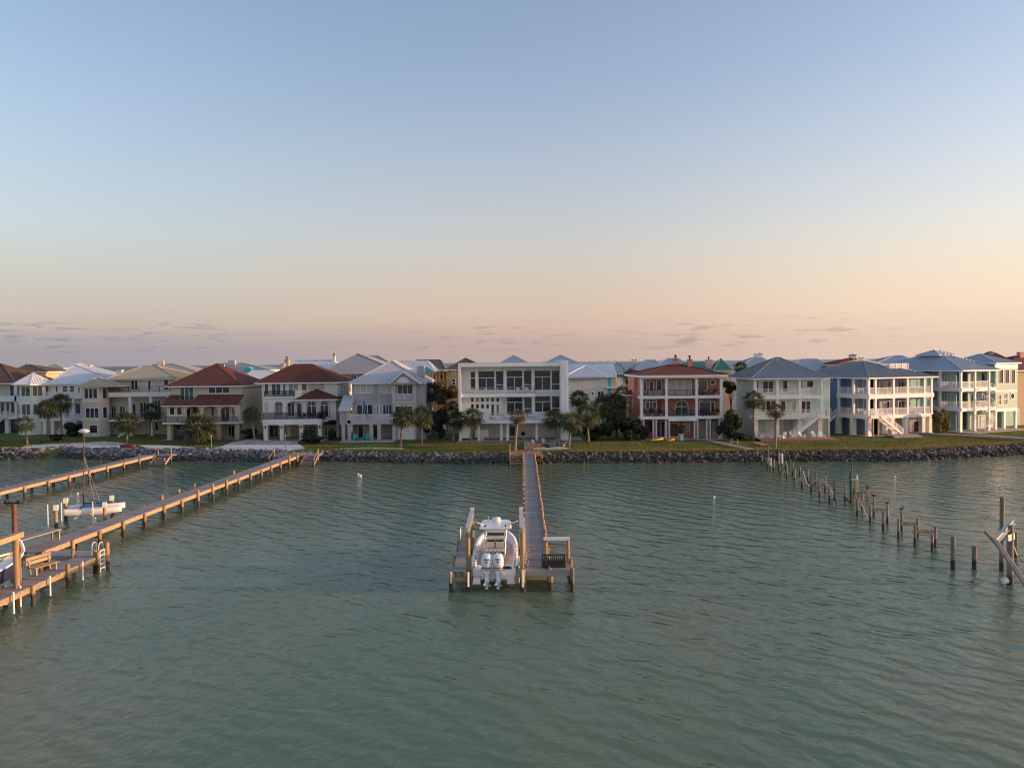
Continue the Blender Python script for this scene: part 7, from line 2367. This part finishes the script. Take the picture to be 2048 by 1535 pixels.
set_chairs('plastic_white', [(979, 786, 132.6, zb_ + .01, 75, 'white lounge chair on the upper balcony of the modern house'), (1041, 786, 132.9, zb_ + .01, 40, 'left lounge chair at the right end of the upper balcony'), (1056, 786, 132.9, zb_ + .01, 20, 'right lounge chair at the right end of the upper balcony')], 'lounge chair', 'white loungers on the modern balcony', lounger)
zd_ = HM.Z(840, -1.5) + BASE
set_chairs('cushion', [(985, 840, 132.2, zd_ + .01, 20, 'left grey lounge chair on the lower deck of the modern house'), (1012, 840, 132.3, zd_ + .01, 80, 'middle grey lounge chair on the lower deck of the modern house'), (1060, 840, 132.4, zd_ + .01, 120, 'right grey lounge chair on the lower deck of the modern house')], 'lounge chair', 'grey loungers on the modern deck', lounger)
# red brick house porch furniture, kayaks, pots
def sofa(m):
    o = empty('porch_sofa', (0, 0, 0))
    MB().box(-1.1, 1.1, -.4, .4, .1, .42).build('seat', m, o); MB().box(-1.1, 1.1, .28, .45, .42, .85).build('backrest', m, o)
    for sx in (-1.15, 1.0): MB().box(sx, sx + .15, -.4, .4, .1, .6).build('armrest', m, o)
    return o
set_chairs('cushion', [(1312, 790, 132.0, H6.Z(791) + BASE + .01, 180, 'grey sofa on the upper left porch of the brick house')], 'sofa', None, sofa)
set_chairs('brown_door', [(1409, 791, 132.1, H6.Z(791) + BASE + .01, 40, 'left brown chair on the upper right porch of the brick house'), (1428, 791, 132.1, H6.Z(791) + BASE + .01, -40, 'right brown chair on the upper right porch of the brick house'), (1412, 832, 132.0, H6.Z(832) + BASE + .01, 60, 'left brown chair on the lower right porch of the brick house'), (1426, 832, 132.0, H6.Z(832) + BASE + .01, -60, 'right brown chair on the lower right porch of the brick house')], 'chair', 'brown porch chairs')
set_chairs('tan_stucco', [(1344, 832, 132.0, H6.Z(832) + BASE + .01, 50, 'tan chair left of the arched window on the brick house porch'), (1385, 832, 132.0, H6.Z(832) + BASE + .01, -50, 'tan chair right of the arched window on the brick house porch')], 'chair', 'tan porch chairs')
POT_L = leaf_mass(31, 500, 5, .16).mesh('foliage', 'shrub_leaf')
for px, y, z, s, lab in ((1288, 131.6, H6.Z(832) + BASE, .5, 'potted plant in the left corner of the brick house lower porch'), (1305, 131.6, H6.Z(832) + BASE, .62, 'big potted plant below the arched window on the lower left porch'), (1322, 131.6, H6.Z(832) + BASE, .42, 'small potted plant beside the second column of the lower porch'), (1437, 131.6, H6.Z(832) + BASE, .45, 'potted plant in the right corner of the brick house lower porch'), (1048, 134, BASE + .06, .5, 'potted plant under the modern house deck'), (532, 134.2, 1.0, .0, '')):
    if s == 0: continue
    p = at_y(px, 832, y)
    o = empty('potted_plant', (p.x, y, z + .01), 0, lab, 'potted plant', 'potted plants on the porches')
    MB().lathe((0, 0, 0), [(.16, 0), (.24, .4), (.26, .42)], 10).build('pot', 'white_stucco', o)
    f = link('foliage', POT_L, o, (0, 0, .42 + s * .8)); f.scale = (s, s, s)
p = at_y(1363, 876, 128.7)
o = tag(MB().lathe((0, 0, 0), [(.32, 0), (.28, .12), (.30, .7), (.36, 1.0), (.4, 1.05)], 14).build('urn', 'white_stucco', None, (p.x, 128.7, BASE + .08)), 'tall white urn with a palm in front of the brick house', 'urn')


def kayak(px, py, D, rz, m, L, lab, tilt=.25):
    p = at_y(px, py, D)
    o = empty('kayak', (p.x, D, ground_z(p.x, D) + .12), rz, lab, 'kayak', 'kayaks on the brick house lawn')
    rows = []
    for t in (-1, -.8, -.4, 0, .4, .8, 1):
        w = .36 * (1 - abs(t) ** 2.2) + .02
        k = .06 * t * t
        rows.append([(L / 2 * t, -w, .26 + k), (L / 2 * t, -w * .8, .08 + k), (L / 2 * t, 0, k), (L / 2 * t, w * .8, .08 + k), (L / 2 * t, w, .26 + k), (L / 2 * t, 0, .33 + k * 1.6)])
    loft('hull', m, rows, o, True, True, True)
    MB().lathe((0, 0, .32), [(.30, 0), (.33, .03), (.30, .06)], 12).build('cockpit_rim', 'rubber_black', o)
    o.rotation_euler = (R(-22), R(-5), rz)


kayak(1315, 873, 127.4, R(22), 'kayak_yellow', 2.3, 'yellow kayak lying on the grass before the brick house')
kayak(1342, 876, 126.6, R(30), 'kayak_orange', 1.7, 'orange kayak lying on the grass before the brick house')
# umbrella and dining set on the grey house deck
zd5 = H5.Z(840, -1.6) + BASE
p = at_y(729, 838, 133.4)
o = empty('patio_umbrella', (p.x, 133.4, zd5 + .01), 0, 'closed blue patio umbrella on the grey house deck', 'umbrella')
MB().tube([(0, 0, 0), (0, 0, 3.3)], .04, 8).build('pole', 'aluminium', o)
MB().lathe((0, 0, 1.55), [(.22, 0), (.30, .15), (.22, .8), (.12, 1.5), (.04, 1.8)], 10).build('canopy', 'umbrella_blue', o)
o = empty('dining_table', (p.x + .1, 133.55, zd5 + .01), 0, 'brown dining table under the closed blue umbrella', 'table')
MB().box(-1.0, -.08, -.5, .5, .72, .77).build('table_top', 'brown_door', o); MB().box(.08 - .15, 1.0, .06, .5, .715, .765).build('table_leaf', 'brown_door', o)
for sx in (-.9, .9):
    for sy in (-.4, .4): MB().box(sx - .04, sx + .04, sy - .04, sy + .04, 0, .715).build('leg', 'brown_door', o)


def chair(m):
    o = empty('dining_chair', (0, 0, 0))
    MB().box(-.24, .24, -.24, .24, .42, .47).build('seat', m, o); MB().box(-.24, .24, .2, .25, .5, .98).build('backrest', m, o)
    for sx in (-.21, .21):
        for sy in (-.21, .21): MB().box(sx - .025, sx + .025, sy - .025, sy + .025, 0, .42).build('leg', m, o)
    return o


set_chairs('brown_door', [(716, 838, 133.2, zd5 + .01, 80, 'brown dining chair at the left end of the umbrella table'), (744, 838, 133.2, zd5 + .01, -80, 'brown dining chair at the right end of the umbrella table'), (735, 838, 132.9, zd5 + .01, 180, 'brown dining chair in front of the umbrella table')], 'chair', 'brown dining chairs on the grey deck', chair)
# dark furniture and grill on the rust tile veranda
p0 = at_y(640, 838, 135.6); zv = p0.z
set_chairs('dark_iron', [(600, 838, 135.7, zv, 20, 'dark iron chair left of the veranda table on the rust tile house'), (611, 838, 135.9, zv, 160, 'dark iron chair behind the veranda table'), (622, 838, 135.7, zv, -30, 'dark iron chair right of the veranda table'), (632, 838, 135.8, zv, -80, 'dark iron chair beside the covered grill')], 'chair', 'dark iron chairs on the veranda', chair)
p = at_y(611, 838, 135.5)
o = empty('iron_table', (p.x, 135.4, zv), 0, 'dark iron table on the rust tile veranda', 'table')
MB().box(-.8, .8, -.35, .35, .7, .75).build('table_top', 'dark_iron', o)
for sx in (-.7, .7): MB().box(sx - .04, sx + .04, -.3, .3, 0, .7).build('leg', 'dark_iron', o)
p = at_y(647, 838, 135.8)
o = empty('covered_grill', (p.x - .3, 135.8, zv), 0, 'grill under a black cover at the right end of the veranda', 'grill')
MB().prism([(-.6, 0), (.6, 0), (.62, .85), (.35, 1.15), (-.35, 1.15), (-.62, .85)], 'y', -.3, .3).build('cover', 'dark_iron', o)
MB().box(-.5, .5, -.36, -.31, .5, .56).build('handle', 'rubber_black', o)
# covered patio things under the tile roofed house
p = at_y(358, 874, 137)
o = empty('patio_sofa', (p.x, 136.8, BASE + .085), 0, 'dark patio sofa under the arched porch', 'sofa')
MB().box(-.9, .9, -.35, .35, .1, .42).build('seat', 'dark_iron', o); MB().box(-.9, .9, .26, .4, .42, .85).build('backrest', 'dark_iron', o)
p = at_y(459, 874, 137)
o = empty('towel_chest', (p.x, 136.6, BASE + .085), 0, 'teal storage chest under the right end of the arched porch', 'chest')
MB().box(-.5, .5, -.3, .3, 0, .55).build('box', 'plastic_blue', o); MB().box(-.53, .53, -.33, .33, .555, .62).build('lid', 'turquoise_paint', o)
# walkways on land
def land_walk(name, lab, p0, p1, w, z, m='deck_wood', n_cap=120):
    a, b = on_ground(*p0), on_ground(*p1)
    o = pier(name, lab, (a.x, a.y), (b.x, b.y), w, z, piles=False, m=m, seed=int(p0[0]), cap=n_cap)
    o['category'] = 'walkway'
    return o
land_walk('shore_walkway', 'grey plank walkway from the grey house patio to the left pier', (638, 904), (684, 884), 1.6, 1.36)
land_walk('plank_path', 'brown plank path from the brick house lawn towards the broken pier', (1500, 901), (1412, 880), 1.5, 1.45, 'deck_wood')
land_walk('long_boardwalk', 'long pale boardwalk leaving the blue house towards the right edge', (2075, 888), (1842, 868), 2.0, 1.62, 'deck_wood', 200)
land_walk('house_boardwalk', 'thin pale boardwalk running right from the teal house', (2075, 881), (1895, 863.5), 1.3, 1.50, 'deck_wood', 200)
p = on_ground(1818, 875)
o = empty('deck_steps', (p.x, p.y, p.z), R(15), 'wide weathered wooden steps in front of the blue house stairs', 'steps')
for k in range(3): MB().box(-2.6 + .1 * k, 2.9 - .1 * k, k * .4, k * .4 + .42, k * .14 - .1, k * .14 + .12).build('step', 'deck_wood', o)
MB().box(-2.4, 2.6, 1.22, 2.6, .18, .40).build('landing', 'deck_wood', o)
o = empty('plank_bench', (on_ground(1459, 884).x, on_ground(1459, 888).y, 1.28), R(-30), 'low plank bench on the path right of the brick house lawn', 'bench')
for v in (-.15, .08): MB().box(-.7, .7, v, v + .2, .48, .53).build('seat_board', 'timber', o)
for sx in (-.5, .5): MB().bar((sx, -.2, 0), (sx * .9, .3, .9), .08).build('leg', 'timber', o); MB().bar((sx, .25, 0), (sx, -.1, .48), .08).build('leg', 'timber', o)
# downpipes on house corners
for h_, px, v_, y0, y1, m_ in ((H7, 1512.5, 2.1, 757, 874, 'white_paint'), (H7, 1659, 2.1, 757, 874, 'white_paint'), (H6, 1445, 1.9, 756, 876, 'white_paint'), (HM, 1003, .5, 795, 842, 'modern_white'), (H5, 704.5, 1.4, 767, 845, 'white_paint')):
    u_ = h_.U(px, v_)
    MB().bar((u_, v_, h_.Z(y1, v_, px)), (u_, v_, h_.Z(y0, v_, px)), .1).build('downpipe', m_, h_.root)
# small lamp posts and markers on the beach
for px, by, yt, lab in ((423, 897, 873, 'thin white post lamp on the grass by the rocks'), (571, 903, 872, 'thin dark pole beside the shore end of the left pier'), (54, 896, 884, 'short grey stake at the inlet by the left palm')):
    b_ = on_ground(px, by); t_ = at_y(px, yt, b_.y)
    o = empty('garden_post', b_, 0, lab, 'post', 'thin posts along the shore')
    MB().tube([(0, 0, -.1), (0, 0, t_.z - b_.z)], .05, 8).build('post', 'plastic_white' if px == 423 else 'pile_grey', o)
    MB().lathe((0, 0, t_.z - b_.z), [(.05, 0), (.12, .08), (.12, .2), (.03, .26)], 8).build('lamp_cap', 'plastic_white' if px == 423 else 'pile_grey', o)
# beached dinghies and bits on the sand
for px, py, rz, m_, lab in ((256, 895, .3, 'navy_hull', 'small dark dinghy with red bottom lying on the sand under the palm'),):
    p = on_ground(px, py)
    o = empty('dinghy', (p.x, p.y, p.z + .06), rz, lab, 'dinghy')
    rows = []
    for t in (-1, -.6, 0, .6, .9, 1):
        w = .5 * (1 - max(0, t) ** 2.5) + .03
        rows.append([(1.1 * t, -w, .38), (1.1 * t, -w * .7, .08), (1.1 * t, 0, 0), (1.1 * t, w * .7, .08), (1.1 * t, w, .38)])
    loft('hull', 'red_paint', rows, o); MB().add(rows[0], [tuple(range(5))]).build('transom', m_, o)
    for sg in (0, 4): MB().tube([r[sg] for r in rows], .05, 6).build('gunwale', m_, o)
    MB().box(-.2, .1, -.4, .4, .25, .29).build('thwart', 'timber', o)


# parked cars in the gaps between the houses
def car(px, by, D, rz, m_, lab):
    p = at_y(px, by, D)
    o = empty('parked_car', (p.x, D, BASE), rz, lab, 'car', 'cars parked behind the front row')
    prof = [(-2.2, .35), (-2.25, .75), (-1.9, .95), (-1.3, 1.0), (-.7, 1.5), (1.0, 1.52), (1.7, 1.05), (2.15, .95), (2.25, .6), (2.2, .35)]
    MB().prism([(x, z) for x, z in prof], 'y', -.88, .88).build('body', m_, o, fix=True)
    for sg in (-1, 1):
        MB().prism([(-1.15, 1.02), (-.68, 1.44), (.1, 1.45), (.1, 1.02)], 'y', sg * .885, sg * .90).build('side_window', 'glass_dark', o, fix=True)
        MB().prism([(.18, 1.02), (.18, 1.45), (.95, 1.45), (1.5, 1.04)], 'y', sg * .885, sg * .90).build('side_window', 'glass_dark', o, fix=True)
        for x in (-1.4, 1.4):
            w_ = MB().tube([(x, sg * .72, .34), (x, sg * .93, .34)], .34, 16).build('wheel', 'rubber_black', o)
            MB().tube([(x, sg * .93, .34), (x, sg * .945, .34)], .2, 12).build('rim', 'aluminium', w_)
        MB().box(-2.27, -2.2, sg * .65 - .2, sg * .65 + .2, .68, .82).build('headlight', 'glass_curtained', o)
        MB().box(2.2, 2.27, sg * .65 - .2, sg * .65 + .2, .72, .88).build('tail_light', 'red_paint', o)
    MB().add([(-1.30, -.75, 1.02), (-1.30, .75, 1.02), (-.74, .72, 1.49), (-.74, -.72, 1.49)], [(0, 1, 2, 3)]).build('windscreen', 'glass_dark', o)


car(890, 848, 160, R(80), 'gelcoat', 'white car parked in the gap left of the modern house')
car(1156, 868, 141, R(10), 'rubber_black', 'dark car parked right of the modern house behind the palms')
car(905, 845, 172, R(15), 'galvanised', 'silver car farther back in the gap left of the modern house')
